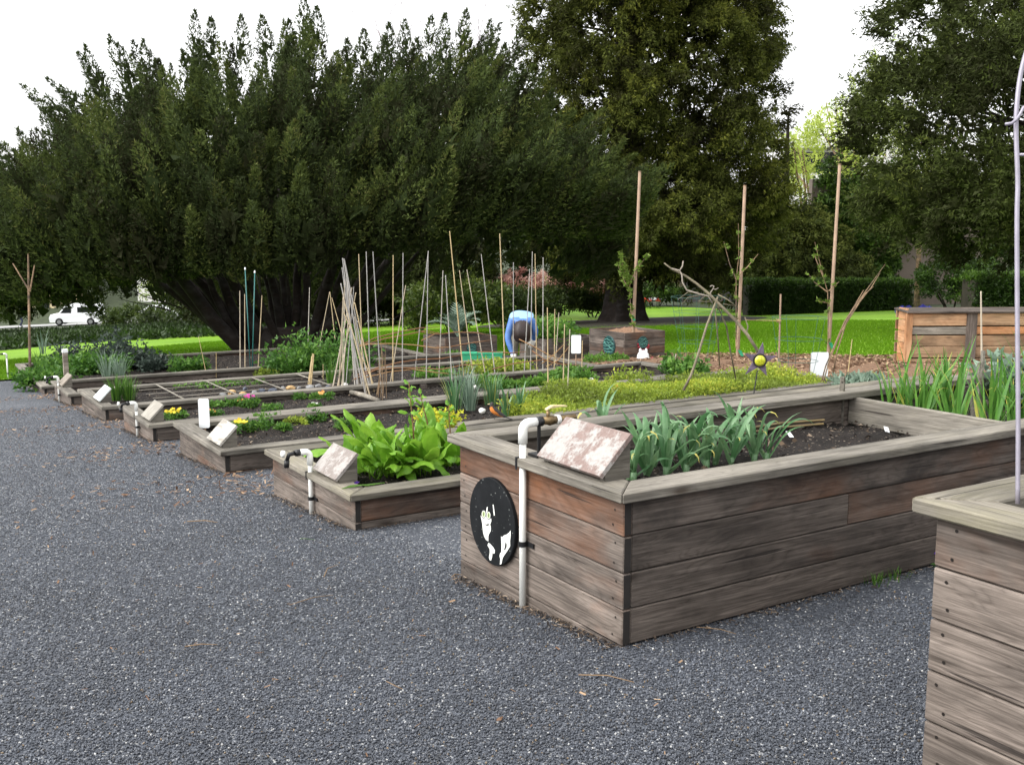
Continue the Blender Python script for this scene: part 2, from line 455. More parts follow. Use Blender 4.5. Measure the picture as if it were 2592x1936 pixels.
# earth behind the far beds, round the juniper foot
jun = at('d', 625, 762)
S_ = MB(); S_.lathe([(3.2, 0.0), (2.5, .03), (0.2, .05)], n=40)
for i, v in enumerate(S_.v):
    a = math.atan2(v.y, v.x); k = 1 + .1 * math.sin(2 * a + 1) + .05 * math.sin(5 * a)
    x, y = jun.x + v.x * k, jun.y + v.y * k; S_.v[i] = Vector((x, y, G(x, y) + .014 + v.z))
tag(S_.build('bare_soil', M['earth']), 'dark bare soil around the juniper stems', kind='structure')

def band(name, pts_a, pts_b, dz, mat, label):
    return loft(name, pts_a, pts_b, 6, dz, mat, label)
band('road', [(-60, 96), (0, 100), (30, 104), (60, 108)], [(-60, 112), (0, 116), (30, 120), (60, 124)], .012, M['asphalt'], 'pale grey street beyond the trees on the left')
band('footpath', [(20, 58), (28, 52), (36, 47), (44, 43)], [(21.5, 60.5), (29.5, 54.5), (37.5, 49.2), (45.5, 45)], .014, M['asphalt'], 'pale footpath crossing behind the cypress trunk')

# ---------------------------------------------------------------- gravel stones and grass as scattered instances
def scatter(name, base, mat, density, kind, smin, smax, label, seed=0, flat=.6, dens_attr=None):
    ng = bpy.data.node_groups.new(name, 'GeometryNodeTree')
    ng.interface.new_socket('Geometry', in_out='INPUT', socket_type='NodeSocketGeometry')
    ng.interface.new_socket('Geometry', in_out='OUTPUT', socket_type='NodeSocketGeometry')
    N = ng.nodes.new; L = ng.links.new
    gi = N('NodeGroupInput'); go = N('NodeGroupOutput')
    dp = N('GeometryNodeDistributePointsOnFaces'); dp.distribute_method = 'RANDOM'; dp.inputs['Density'].default_value = density
    dp.inputs['Seed'].default_value = seed
    L(gi.outputs[0], dp.inputs['Mesh'])
    if dens_attr:
        na = N('GeometryNodeInputNamedAttribute'); na.data_type = 'FLOAT'; na.inputs['Name'].default_value = dens_attr
        L(na.outputs[0], dp.inputs['Density'])
    ip = N('GeometryNodeInstanceOnPoints'); L(dp.outputs['Points'], ip.inputs['Points'])
    if kind == 'stone':
        ic = N('GeometryNodeMeshIcoSphere'); ic.inputs['Radius'].default_value = 1; ic.inputs['Subdivisions'].default_value = 1
        sm = N('GeometryNodeSetMaterial'); sm.inputs['Material'].default_value = mat; L(ic.outputs[0], sm.inputs['Geometry'])
        L(sm.outputs[0], ip.inputs['Instance'])
    else:
        oi = N('GeometryNodeObjectInfo'); oi.inputs['Object'].default_value = kind; L(oi.outputs['Geometry'], ip.inputs['Instance'])
    rr = N('FunctionNodeRandomValue'); rr.data_type = 'FLOAT_VECTOR'
    rr.inputs[0].default_value = (-.4 if kind != 'stone' else 0, -.4 if kind != 'stone' else 0, 0); rr.inputs[1].default_value = (.4 if kind != 'stone' else 6.28, .4 if kind != 'stone' else 6.28, 6.28)
    L(rr.outputs[0], ip.inputs['Rotation'])
    rs = N('FunctionNodeRandomValue'); rs.data_type = 'FLOAT_VECTOR'
    rs.inputs[0].default_value = (smin, smin, smin * flat); rs.inputs[1].default_value = (smax, smax, smax * flat if kind == 'stone' else smax)
    rs.inputs['Seed'].default_value = 5
    L(rs.outputs[0], ip.inputs['Scale'])
    L(ip.outputs[0], go.inputs[0])
    md = base.modifiers.new('scatter', 'NODES'); md.node_group = ng
    return tag(base, label, kind='stuff')

# near gravel: loose stones, thinning with distance
gx = np.arange(-4.6, 1.65, .25); gy = np.arange(-3.2, 13.0, .25)
gs = grid_sheet('gravel_stones', gx, gy, .003, M['gravel'])
at_ = gs.data.attributes.new('dens', 'FLOAT', 'POINT')
vals = np.zeros(len(gs.data.vertices), dtype=np.float32)
for v in gs.data.vertices:
    d = (Vector(v.co) - Vector(CAM)).length
    vals[v.index] = 15000 * min(1, (3.2 / d) ** 1.8)
    if v.co.x > .06 and (v.co.y > 0 or v.co.y < -1.22): vals[v.index] = 0
at_.data.foreach_set('value', vals)
scatter('gravel_stones', gs, M['stone'], 3000, 'stone', .0023, .0052, 'loose crushed gravel stones on the path', 3, .8, 'dens')

# lawn grass: tufts where the lawn is near
tuft = MB()
for k in range(7):
    a = random.uniform(0, 6.28); r = random.uniform(0, .02); h = random.uniform(.6, 1.1)
    b = Vector((math.cos(a) * r, math.sin(a) * r, 0)); ln = Vector((random.uniform(-.5, .5), random.uniform(-.5, .5), 0)) * .6
    sd = Vector((math.cos(a + 1.3), math.sin(a + 1.3), 0)) * .09
    i0 = len(tuft.v); tuft.v += [b - sd, b + sd, b + ln + UP * h]; tuft.face([i0, i0 + 1, i0 + 2], 0, random.random())
tuft_o = bpy.data.objects.new('grass_tuft', tuft.mesh('grass_tuft', M['grass'], fix=False))
gl = loft('lawn_grass', LF, [((a[0] * .45 + b[0] * .55), (a[1] * .45 + b[1] * .55)) for a, b in zip(LF, LB)], 30, .004, M['lawn'], wob=.1)
scatter('lawn_grass', gl, M['grass'], 330, tuft_o, .035, .06, 'short grass blades of the lawn', 4, 1.0)

# ---------------------------------------------------------------- trees
def unit(a): return a / np.maximum(np.linalg.norm(a, axis=-1, keepdims=True), 1e-9)

def foliage_arrays(C, A, L, R, T, n, ll, lw, out=.6, along=.9, noise=.5, droop=0.0, seed=1, prof=.7, inner=.25, flat=None, core=0.0):
    """triangular leaves round every clump axis. C centres, A axes, L lengths, R radii, T tints"""
    rg = np.random.default_rng(seed); m = len(C)
    C = np.repeat(C, n, 0); A = np.repeat(unit(A), n, 0); L = np.repeat(L, n)[:, None]; R = np.repeat(R, n)[:, None]; T = np.repeat(T, n)
    N = m * n
    t = rg.random((N, 1)); ang = rg.random((N, 1)) * 2 * PI
    ref = np.where(np.abs(A[:, 2:3]) < .9, np.array([[0, 0, 1.]]), np.array([[1., 0, 0]]))
    e1 = unit(np.cross(A, ref)); e2 = np.cross(A, e1)
    rad = e1 * np.cos(ang) + e2 * np.sin(ang)
    rr = R * (1 - t) ** prof * np.minimum(1, 4 * t + .35) * np.sqrt(inner + (1 - inner) * rg.random((N, 1)))
    off = rad * rr
    if flat is not None: off = off * np.array([[1, 1, flat]])
    P = C + A * L * t + off
    D = unit(A * along + rad * out + rg.normal(0, noise, (N, 3)) + np.array([[0, 0, -droop]]))
    S = unit(np.cross(D, rg.normal(0, 1, (N, 3))))
    sc = rg.uniform(.6, 1.3, (N, 1))
    V = np.empty((N, 3, 3)); V[:, 0] = P - S * lw * sc / 2; V[:, 1] = P + S * lw * sc / 2; V[:, 2] = P + D * ll * sc
    F = np.arange(N * 3).reshape(N, 3)
    tint = np.clip(T + rg.normal(0, .13, N), 0, 1)
    V = V.reshape(-1, 3)
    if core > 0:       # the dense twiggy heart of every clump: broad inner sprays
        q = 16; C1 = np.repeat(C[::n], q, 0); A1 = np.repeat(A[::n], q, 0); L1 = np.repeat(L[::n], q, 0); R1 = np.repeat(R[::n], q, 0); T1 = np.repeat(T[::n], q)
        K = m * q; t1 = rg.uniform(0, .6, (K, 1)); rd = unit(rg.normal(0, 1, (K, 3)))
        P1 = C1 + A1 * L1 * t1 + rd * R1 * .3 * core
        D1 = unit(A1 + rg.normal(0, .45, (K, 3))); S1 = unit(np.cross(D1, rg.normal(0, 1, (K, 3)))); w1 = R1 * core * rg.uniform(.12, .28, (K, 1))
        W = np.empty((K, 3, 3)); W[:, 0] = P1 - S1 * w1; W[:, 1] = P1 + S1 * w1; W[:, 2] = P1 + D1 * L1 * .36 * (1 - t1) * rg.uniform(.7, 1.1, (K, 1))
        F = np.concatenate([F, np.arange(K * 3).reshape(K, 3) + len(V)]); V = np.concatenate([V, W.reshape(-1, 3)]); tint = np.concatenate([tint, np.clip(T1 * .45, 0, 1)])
    return V, F, tint

def foliage(name, parent, mat, *a, loc=(0, 0, 0), **kw):
    V, F, t = foliage_arrays(*a, **kw)
    return link(name, mesh_np(name, V, F, mat, tint=t), parent, loc)

M['juniper'] = leafmat('juniper_needles', [(0, (0.030, 0.030, 0.014)), (.3, (0.039, 0.056, 0.020)), (.6, (0.067, 0.092, 0.025)), (.85, (0.098, 0.125, 0.030)), (1, (0.138, 0.141, 0.046))], .25, .7, .08)
M['cypress'] = leafmat('cypress_sprays', [(0, (0.029, 0.027, 0.011)), (.3, (0.049, 0.058, 0.014)), (.65, (0.089, 0.104, 0.020)), (1, (0.162, 0.170, 0.029))], .25, .7, .08)
M['dark_conifer'] = leafmat('dark_conifer_sprays', [(0, (0.024, 0.026, 0.010)), (.4, (0.046, 0.060, 0.017)), (.8, (0.079, 0.102, 0.022)), (1, (0.120, 0.138, 0.031))], .25, .7, .08)
M['shrub'] = leafmat('shrub_leaves', [(0, (.020, .032, .008)), (.4, (.045, .075, .014)), (.8, (.09, .13, .02)), (1, (.14, .18, .03))], .3, .5)
M['hedge'] = leafmat('hedge_leaves', [(0, (.018, .034, .008)), (.5, (.035, .070, .012)), (.9, (.06, .115, .016)), (1, (.11, .20, .025))], .25, .5)
M['spring'] = leafmat('young_spring_leaves', [(0, (0.192, 0.264, 0.042)), (.5, (0.360, 0.456, 0.072)), (1, (0.540, 0.624, 0.144))], .45, .5)
M['blossom'] = leafmat('pink_blossom', [(0, (.42, .20, .17)), (.5, (.55, .32, .27)), (1, (.70, .50, .42))], .4, .6)
M['bark'] = wood('dark_bark', (.014, .011, .0095), (.005, .0045, .004), (.012, .008, .006), gscale=.5)
M['greybark'] = wood('grey_bark', (.24, .21, .17), (.09, .075, .06), (.15, .10, .06), gscale=.6)
M['purple_twigs'] = plain('grey_purple_twigs', (.16, .12, .13), .9, .3)

def limb(mb, p, d, length, r, steps=6, wander=.15, up=0.0, taper=.3, n=7):
    pts = [Vector(p)]; d = Vector(d).normalized(); rad = [r]
    for i in range(steps):
        d = (d + Vector((random.gauss(0, wander), random.gauss(0, wander), random.gauss(0, wander) + up))).normalized()
        pts.append(pts[-1] + d * (length / steps)); rad.append(r * (1 - (1 - taper) * (i + 1) / steps))
    mb.tube(pts, rad, n); return pts, d

# ---- the great spreading juniper
jd = depth_of(jun); ppm = FPX / 1.17179 / jd
J = thing('juniper_tree', 'huge spreading dark green juniper with many fanning stems left of centre', 'tree', jun)
TOP = [(-80, 500), (-30, 440), (30, 390), (90, 330), (140, 305), (225, 215), (290, 190), (350, 175), (440, 95), (545, 80), (610, 95), (680, 35), (740, 90), (800, 115), (860, 100), (920, 90), (1000, 75), (1050, 75), (1090, 160), (1150, 205), (1210, 265), (1290, 335), (1340, 470)]
BOT = [(-80, 650), (30, 655), (120, 655), (220, 645), (300, 620), (380, 605), (450, 600), (520, 595), (600, 590), (700, 585), (800, 570), (900, 545), (1000, 525), (1100, 515), (1280, 515), (1340, 500)]
tu = np.array([(x - 625) / ppm for x, _ in TOP]); th = np.array([(762 - y - (40 if x < 420 else 42)) / ppm for x, y in TOP])
bu = np.array([(x - 625) / ppm for x, _ in BOT]); bh = np.array([(762 - y) / ppm for _, y in BOT])
def juniper_clumps(N, rg, mode='shell'):
    C = []; A = []; L = []; R = []; T = []
    u0, u1 = tu[0] + .3, tu[-1] - .3; um = (u0 + u1) / 2; U = (u1 - u0) / 2
    while len(C) < N:
        u = rg.uniform(u0, u1); H = np.interp(u, tu, th) - (0 if mode == 'top' else .45); B = np.interp(u, bu, bh)
        V = 4.6 * math.sqrt(max(.08, 1 - ((u - um) / U) ** 2))
        ln = rg.uniform(.9, 2.2)
        if mode == 'top': f = rg.uniform(.8, 1.0); s = rg.uniform(0, .8)
        elif mode == 'skirt': f = rg.uniform(0, .22); s = rg.choice([1, .95, .8]); ln *= .8
        elif mode == 'back': f = rg.uniform(0, .7); s = -rg.uniform(.4, 1); B = B * rg.uniform(.35, 1)
        else: f = rg.uniform(0, 1) ** .9; s = rg.choice([1.08, 1, .9, .75, .5])
        v = -V * math.sqrt(max(.03, 1 - f * f)) * s
        hh = B + max(.3, H - B - ln * .8) * f
        p = RIGHT * u + AWAY * v + UP * hh
        o = RIGHT * (u / 8.0) + AWAY * (v / 7.0)
        ax = UP * .95 + o * .8 + RIGHT * .10 + Vector(rg.normal(0, .13, 3))
        C.append(p); A.append(ax); L.append(ln); R.append(rg.uniform(.27, .46) * (ln / 1.3)); T.append(rg.uniform(.05, .85))
    return [np.array(x) for x in (C, A, L, R, T)]
jc = [juniper_clumps(760, np.random.default_rng(11)), juniper_clumps(120, np.random.default_rng(12), 'top'), juniper_clumps(260, np.random.default_rng(13), 'back'), juniper_clumps(330, np.random.default_rng(14), 'skirt')]
jc[1][3] *= .62; jc[1][2] *= 1.15
allc = [np.concatenate(x) for x in zip(*jc)]
foliage('crown', J, M['juniper'], *allc, 470, .095, .034, out=.65, along=.9, noise=.45, seed=3, core=.9)
# spikes leaning out at the upper left
sp = [((240, 300), (82, 200)), ((200, 290), (100, 225)), ((270, 300), (138, 188)), ((230, 260), (160, 210)), ((250, 240), (222, 122)), ((262, 220), (205, 135)), ((310, 230), (272, 100)), ((330, 220), (290, 118)), ((350, 240), (342, 110)), ((380, 220), (365, 150)), ((450, 170), (452, 52)), ((480, 170), (485, 66)), ((545, 160), (547, 62)), ((600, 150), (590, 62)), ((640, 160), (645, 70)),
      ((680, 130), (676, 20)), ((700, 130), (704, 45)), ((770, 190), (765, 110)), ((800, 170), (800, 90)), ((850, 180), (852, 78)), ((880, 180), (885, 70)), ((930, 170), (940, 62)), ((960, 170), (968, 58)), ((1000, 160), (1012, 50)), ((1045, 190), (1062, 72)), ((1070, 220), (1092, 120)), ((1100, 260), (1128, 160)), ((1160, 300), (1190, 210)), ((1230, 350), (1270, 262)), ((60, 400), (20, 310)), ((110, 380), (70, 290))]
Cs = []; As = []; Ls = []
for a, b in sp:
    pa = RIGHT * ((a[0] - 625) / ppm) + UP * ((762 - a[1]) / ppm); pb = RIGHT * ((b[0] - 625) / ppm) + UP * ((762 - b[1]) / ppm)
    Cs.append(pa); As.append(pb - pa); Ls.append((pb - pa).length)
foliage('leader_sprays', J, M['juniper'], np.array(Cs), np.array(As), np.array(Ls), np.full(len(Cs), .40), np.full(len(Cs), .42), 560, .09, .034, seed=5, prof=.8, core=.7)
for k in range(22):
    a = random.uniform(-1.15, 1.15); fw = random.uniform(-.7, .6)
    mb = MB(); d = RIGHT * math.sin(a) + AWAY * fw * .6 + UP * (.55 + .5 * math.cos(a))
    b = RIGHT * (math.sin(a) * .9 + random.uniform(-.35, .35)) + AWAY * (fw * .7)
    limb(mb, b - UP * .25, d, random.uniform(5.0, 7.5), random.uniform(.10, .22), 9, .07, .015, .2)
    mb.build('stem', M['bark'], J, smooth=True)
mb = MB()
mb.lathe([(1.5, -.3), (1.15, 0), (.85, .35), (.7, .7)], n=14)
for i, v in enumerate(mb.v): mb.v[i] = Vector((v.x * (1 + .2 * math.sin(i * 2.3)), v.y * .8, v.z))
mb.build('root_flare', M['bark'], J, smooth=True)
mb = MB()
for k in range(90):      # dead inner twigs
    a = random.uniform(-1.2, 1.2); d = RIGHT * math.sin(a) + AWAY * random.uniform(-.5, .5) + UP * .7
    limb(mb, RIGHT * math.sin(a) * random.uniform(1, 4) + AWAY * random.uniform(-2, 2) + UP * random.uniform(1, 3.4), d, random.uniform(1, 2.4), .02, 4, .2, 0, .3, 4)
tag(mb.build('dead_twigs', M['bark'], J), kind='stuff')

# ---- conifers with hanging sprays
def conifer(name, label, base, mat, prof_h, prof_r, n_bough, seed, trunk_r, trunk_h, leaf=(.18, .06), n_leaf=60, per=11, tint=(.25, .75), size=1.0, cone=None, front_bias=.35, droop=.35, shift=0.0):
    rg = np.random.default_rng(seed)
    T_ = thing(name, label, 'tree', base)
    C = []; A = []; L = []; R = []; T = []
    h0, h1 = prof_h[0], prof_h[-1]
    bough_pts = []
    for k in range(n_bough):
        h = h0 + (h1 - h0) * rg.random() ** 1.7; r = np.interp(h, prof_h, prof_r) * rg.choice([1, .95, .8, .6, .4])
        a = rg.uniform(0, 2 * PI)
        o = RIGHT * math.cos(a) + AWAY * math.sin(a)
        if math.sin(a) > .2 and rg.random() < front_bias: continue
        c = o * r * .9 + UP * h + RIGHT * shift
        bough_pts.append((o, r, h))
        wq = np.array(base) + np.array(c) - CAM; wc = ROT.T @ wq; px_ = wc[0] / wc[2] * FPX + CX; py_ = wc[1] / wc[2] * FPX + CY
        if (px_ > 2900 or px_ < -300 or py_ < -260) and rg.random() < .75: continue
        br = rg.uniform(.8, 1.5) * size; tt = rg.uniform(*tint)
        for j in range(per):
            q = Vector(rg.normal(0, .5, 3)); q = q + o * .5 + UP * .25; q.normalize()
            p = c + Vector((q.x * br, q.y * br, q.z * br * .75)) * .8
            C.append(p); A.append(q * .55 + o * .6 + UP * rg.uniform(-.25, .55)); L.append(rg.uniform(.5, .95) * size); R.append(rg.uniform(.24, .42) * size)
            T.append(tt + rg.normal(0, .07) + .10 * q.z)
    foliage('crown', T_, mat, np.array(C), np.array(A), np.array(L), np.array(R), np.array(T), n_leaf, leaf[0], leaf[1], out=.7, along=.7, noise=.4, droop=droop, seed=seed + 1, prof=.5, core=.9)
    q = 300; hh = h0 + .2 + (h1 * .93 - h0) * rg.random(q) ** 1.4; aa = rg.uniform(0, 2 * PI, q); rr = np.interp(hh, prof_h, prof_r) * rg.uniform(.1, .62, q)
    Ci = np.stack([RIGHT.x * (np.cos(aa) * rr + shift) + AWAY.x * np.sin(aa) * rr, RIGHT.y * (np.cos(aa) * rr + shift) + AWAY.y * np.sin(aa) * rr, hh], -1)
    foliage('inner_crown', T_, mat, Ci, rg.normal(0, 1, (q, 3)), np.full(q, 1.2), np.full(q, .9 * size), rg.uniform(0, .25, q), 40, .42, .16, out=.7, noise=.8, droop=.3, seed=seed + 5)
    mb = MB()
    zs = [-.4, 0, .5, 1.4, 2.6, trunk_h * .5, trunk_h]; rs = [1.6, 1.35, 1.08, .95, .9, .6, .12]
    b0 = len(mb.v); nn = 20
    for z, r in zip(zs, rs):
        for i in range(nn):
            a = 2 * PI * i / nn; rr = trunk_r * r * (1 + (.12 * math.sin(5 * a + 1) + .07 * math.sin(9 * a)) * (1.6 if z < 1 else .8))
            mb.v.append(Vector((rr * math.cos(a), rr * math.sin(a), z)))
    for j in range(len(zs) - 1):
        for i in range(nn):
            i2 = (i + 1) % nn; mb.face([b0 + j * nn + i, b0 + j * nn + i2, b0 + (j + 1) * nn + i2, b0 + (j + 1) * nn + i])
    mb.build('trunk', M['bark'], T_, smooth=True)
    mb = MB()
    for o, r, h in bough_pts[::3]:
        st = UP * max(1.5, h - r * .35); en = o * r * .85 + UP * h
        mid = st.lerp(en, .5) + UP * .3
        mb.tube([st, mid, en], [.10, .06, .025], 5)
    tag(mb.build('branches', M['bark'], T_), kind='stuff')
    return T_
conifer('cypress_tree', 'tall broad yellowish green cypress with thick dark trunk in the centre', cyp, M['cypress'],
        [2.3, 3.2, 4.8, 6.9, 9.9, 13.9, 18, 23, 25], [3.2, 4.5, 5.2, 4.9, 4.4, 4.2, 3.6, 2.0, .4], 640, 21, .78, 24, (.14, .045), 84, 12, (.05, .85), 1.05, droop=.5, shift=.75)
cb = at('d', 2300, 715)
conifer('conifer_tree', 'dark tall conifer with low sweeping boughs cut by the right edge', Vector((24.0, 10.3, G(24.0, 10.3))), M['dark_conifer'],
        [2.2, 3.2, 6, 8.5, 12, 16, 20, 22], [5.2, 6.8, 6.6, 5.0, 3.9, 3.0, 1.8, .4], 860, 31, .5, 21, (.10, .034), 84, 12, (.05, .75), 1.0, droop=.2)
# ---- leafy masses: shrubs, hedges, small trees
def blob_clumps(rg, n, rx, ry, rz, cz, ln=(.35, .7), rr=(.2, .35), tint=(.2, .9), shell=(.7, 1.0), lowcut=-.6):
    C = []; A = []; T = []
    while len(C) < n:
        q = rg.normal(0, 1, 3); q /= np.linalg.norm(q)
        if q[2] < lowcut: continue
        s = rg.uniform(*shell) * (1 + .18 * math.sin(q[0] * 5 + q[1] * 3) + .12 * math.sin(q[2] * 7))
        C.append((q[0] * rx * s, q[1] * ry * s, cz + q[2] * rz * s)); A.append(q + np.array([0, 0, .4])); T.append(rg.uniform(*tint))
    n = len(C)
    return np.array(C), np.array(A), rg.uniform(*ln, n), rg.uniform(*rr, n), np.array(T)

def bush(name, label, cat, base, mat, r, h, n=90, n_leaf=40, leaf=(.12, .06), seed=1, tint=(.2, .9), group=None, stems=5, ry=None, ln=(.35, .7), rr=(.2, .35), bare=0.0):
    rg = np.random.default_rng(seed)
    o = thing(name, label, cat, base, group)
    cz = bare + (h - bare) * .5
    cl = blob_clumps(rg, n, r * .8, (ry or r) * .8, (h - bare) * .42, cz, ln, rr, tint)
    foliage('foliage', o, mat, *cl, n_leaf, leaf[0], leaf[1], out=.8, along=.6, noise=.6, seed=seed + 1, prof=.5, core=.7)
    mb = MB()
    for k in range(stems):
        a = random.uniform(0, 6.28)
        limb(mb, (math.cos(a) * .15 * r, math.sin(a) * .15 * r, -.1), (math.cos(a) * .5, math.sin(a) * .5, 1), h * .75, .035 * max(1, h / 2), 5, .12, .02, .3, 6)
    tag(mb.build('stems', M['bark'], o), kind='stuff')
    return o

# far left tree and its trunk
ft = Vector((1.2, 62, G(1.2, 62)))
conifer('evergreen_tree', 'dark evergreen tree with bare trunk at the far left edge', ft, M['dark_conifer'], [3.0, 4.5, 6.5, 8.5, 10], [4.5, 6.0, 5.5, 3.5, .6], 120, 41, .45, 14, (.26, .08), 50, 11, (.15, .7), 1.3)
# dark trees behind the lawn on the right of the cypress
conifer('evergreen_tree', 'dark evergreen tree just right of the cypress behind the hedge', Vector((37.6, 35.1, G(37.6, 35.1))), M['dark_conifer'], [.8, 1.6, 2.8, 3.8, 4.6], [3.0, 3.3, 2.6, 1.4, .3], 80, 43, .35, 10, (.22, .075), 55, 11, (.3, 1.0), 1.1)

for i, (x, dp_, r_, h_, l) in enumerate(((560, 52, 4.4, 9, 'evergreen added to darken the view behind the left juniper stems'), (730, 55, 4.6, 9.5, 'evergreen added to darken the view behind the middle juniper stems'), (900, 52, 4.4, 9, 'evergreen added to darken the view behind the right juniper stems'))):  # evergreens added behind the juniper stems to deepen the darkness there
    q = at('d', x, 600, depth=dp_); conifer('evergreen_tree', l, Vector((q.x, q.y, G(q.x, q.y))), M['dark_conifer'], [1.3, 2.2, 4.5, 7, h_], [r_ * .8, r_, r_ * .9, r_ * .5, .3], 110, 80 + i, .3, h_, (.25, .085), 42, 10, (0, .45), 1.2, front_bias=.7)

def tree_bare(name, label, base, h, mat, seed, spread=.55, n1=7, lean=(0, 0, 0), r0=.22):
    random.seed(seed)
    o = thing(name, label, 'tree', base)
    mb = MB(); tw = MB()
    pts, d = limb(mb, (0, 0, -.3), Vector((lean[0], lean[1], 1)), h * .45, r0, 7, .05, .02, .6, 9)
    mb.build('trunk', mat, o, smooth=True)
    def rec(p, d, L, r, lev):
        ps, dd = limb(tw, p, d, L, r, 5, .13, .03, .4, 5 if lev < 2 else 3)
        if lev >= 4: return
        for k in range(3 if lev else 4):
            q = ps[random.randint(2, len(ps) - 1)]
            nd = (dd + Vector((random.gauss(0, spread), random.gauss(0, spread), random.gauss(.15, spread * .6)))).normalized()
            rec(q, nd, L * random.uniform(.55, .75), r * .5, lev + 1)
    for k in range(n1):
        q = pts[random.randint(3, len(pts) - 1)]
        rec(q, Vector((random.gauss(0, spread), random.gauss(0, spread), .9)).normalized(), h * .26, r0 * .42, 0)
    tag(tw.build('branches', mat, o), kind='stuff')
    return o
tree_bare('bare_tree', 'leafless grey tree rising behind the juniper top', Vector((33, 62, G(33, 62))), 25, M['purple_twigs'], 51, .42, 8)
tree_bare('bare_tree', 'leafless spreading tree against the pale sky right of the cypress', Vector((56, 43, G(56, 43))), 14.5, M['greybark'], 52, .5, 6, r0=.18)

def willow(name, label, base, h, r, seed, n=120):
    base.z = G(base.x, base.y)
    rg = np.random.default_rng(seed)
    o = thing(name, label, 'tree', base)
    C, A, L, R, T = blob_clumps(rg, n, r, r, h * .3, h * .68, (.8, 1.6), (.3, .5), (.2, 1))
    foliage('crown', o, M['spring'], C, A * .4 + np.array([0, 0, .3]), L, R, T, 40, .3, .1, out=.5, noise=.6, droop=.6, seed=seed)
    mb = MB()
    for k in range(7): limb(mb, (0, 0, -.2), (random.gauss(0, .25), random.gauss(0, .25), 1), h * .85, .2, 7, .1, .02, .15, 7)
    mb.build('trunk', M['greybark'], o)
    return o
willow('leafy_tree', 'fresh yellow green tree below the pale building on the right', at('d', 1772, 640, depth=70) * 1.0, 12.0, 2.5, 61, 150)
willow('leafy_tree', 'airy pale green tree half hidden behind the right conifer', at('d', 1885, 640, depth=72) * 1.0, 16.5, 1.7, 62, 60)

# ---- buildings behind
M['concrete'] = plain('pale_concrete', (.70, .69, .66), .85, .1, 1.5)
M['brown_wall'] = plain('brown_concrete', (.13, .105, .085), .9, .25, .8)
M['glassdark'] = plain('dark_window_glass', (.012, .014, .016), .12, .1, spec=.6)
M['cream_wall'] = plain('cream_render', (.62, .52, .32), .85, .1, 1.0)
M['roof'] = plain('grey_roof', (.14, .14, .14), .8, .2)

def wall_box(mb, a, b, z0, z1, th):
    a = Vector((a[0], a[1], 0)); b = Vector((b[0], b[1], 0)); d = (b - a).normalized(); n = Vector((-d.y, d.x, 0))
    mb.prism([(a.x, a.y, z0), (b.x, b.y, z0), (b.x, b.y, z1), (a.x, a.y, z1)], n * th)

# pale block seen against the sky
pb = Vector((80, 52, 0))
PBo = thing('pale_building', 'pale concrete building block against the sky right of the cypress', 'building', (0, 0, 0))
def pcol(x, y, dep): return at('d', x, y, depth=dep)
p0 = pcol(1690, 290, 82); p1 = pcol(1830, 290, 82); p2 = pcol(1960, 290, 82)
mb = MB(); d_ = (p2 - p0); d_.z = 0; d_.normalize(); nb = Vector((-d_.y, d_.x, 0))
mb.prism([(p0.x, p0.y, -2.6), (p2.x, p2.y, -2.6), (p2.x, p2.y, p1.z), (p0.x, p0.y, p1.z)], nb * 14)
mb.build('wall', M['concrete'], PBo)
mb = MB(); zt = pcol(1835, 224, 82).z; q0 = p1.lerp(p2, .02)
mb.prism([(q0.x, q0.y, p1.z + .01), (p2.x, p2.y, p1.z + .01), (p2.x, p2.y, zt), (q0.x, q0.y, zt)], nb * 10)
mb.build('stair_tower', M['concrete'], PBo)
mb = MB(); e = nb * -.6
mb.prism([(p0.x, p0.y, p1.z - 1.1), (p1.x, p1.y, p1.z - 1.1), (p1.x, p1.y, p1.z - .5), (p0.x, p0.y, p1.z - .5)], e)
mb.build('ledge', M['concrete'], PBo)
for k in range(5):
    c = p0.lerp(p1, .1 + .2 * k); mb = MB(); mb.prism([(c.x, c.y, p1.z - 3), (c.x + d_.x * 1.6, c.y + d_.y * 1.6, p1.z - 3), (c.x + d_.x * 1.6, c.y + d_.y * 1.6, p1.z - 1.4), (c.x, c.y, p1.z - 1.4)], nb * -.03)
    mb.build('window', M['glassdark'], PBo)

# brown building low behind the right hedge
BB = thing('brown_building', 'brown concrete building with narrow windows behind the right hedge', 'building', (0, 0, 0))
dpt = 56
a = at('d', 1925, 640, depth=dpt); b = at('d', 2330, 640, depth=dpt); zt = at('d', 2000, 395, depth=dpt).z
d_ = (b - a); d_.z = 0; d_.normalize(); nb = Vector((-d_.y, d_.x, 0))
mb = MB(); mb.prism([(a.x, a.y, -2.7), (b.x, b.y, -2.7), (b.x, b.y, zt), (a.x, a.y, zt)], nb * 12); mb.build('wall', M['brown_wall'], BB)
mb = MB(); aa = a - nb * .25
zf = at('d', 2000, 512, depth=dpt).z
mb.prism([(aa.x, aa.y, zf), (b.x - nb.x * .25, b.y - nb.y * .25, zf), (b.x - nb.x * .25, b.y - nb.y * .25, zf + .25), (aa.x, aa.y, zf + .25)], nb * .24); mb.build('string_course', M['brown_wall'], BB)
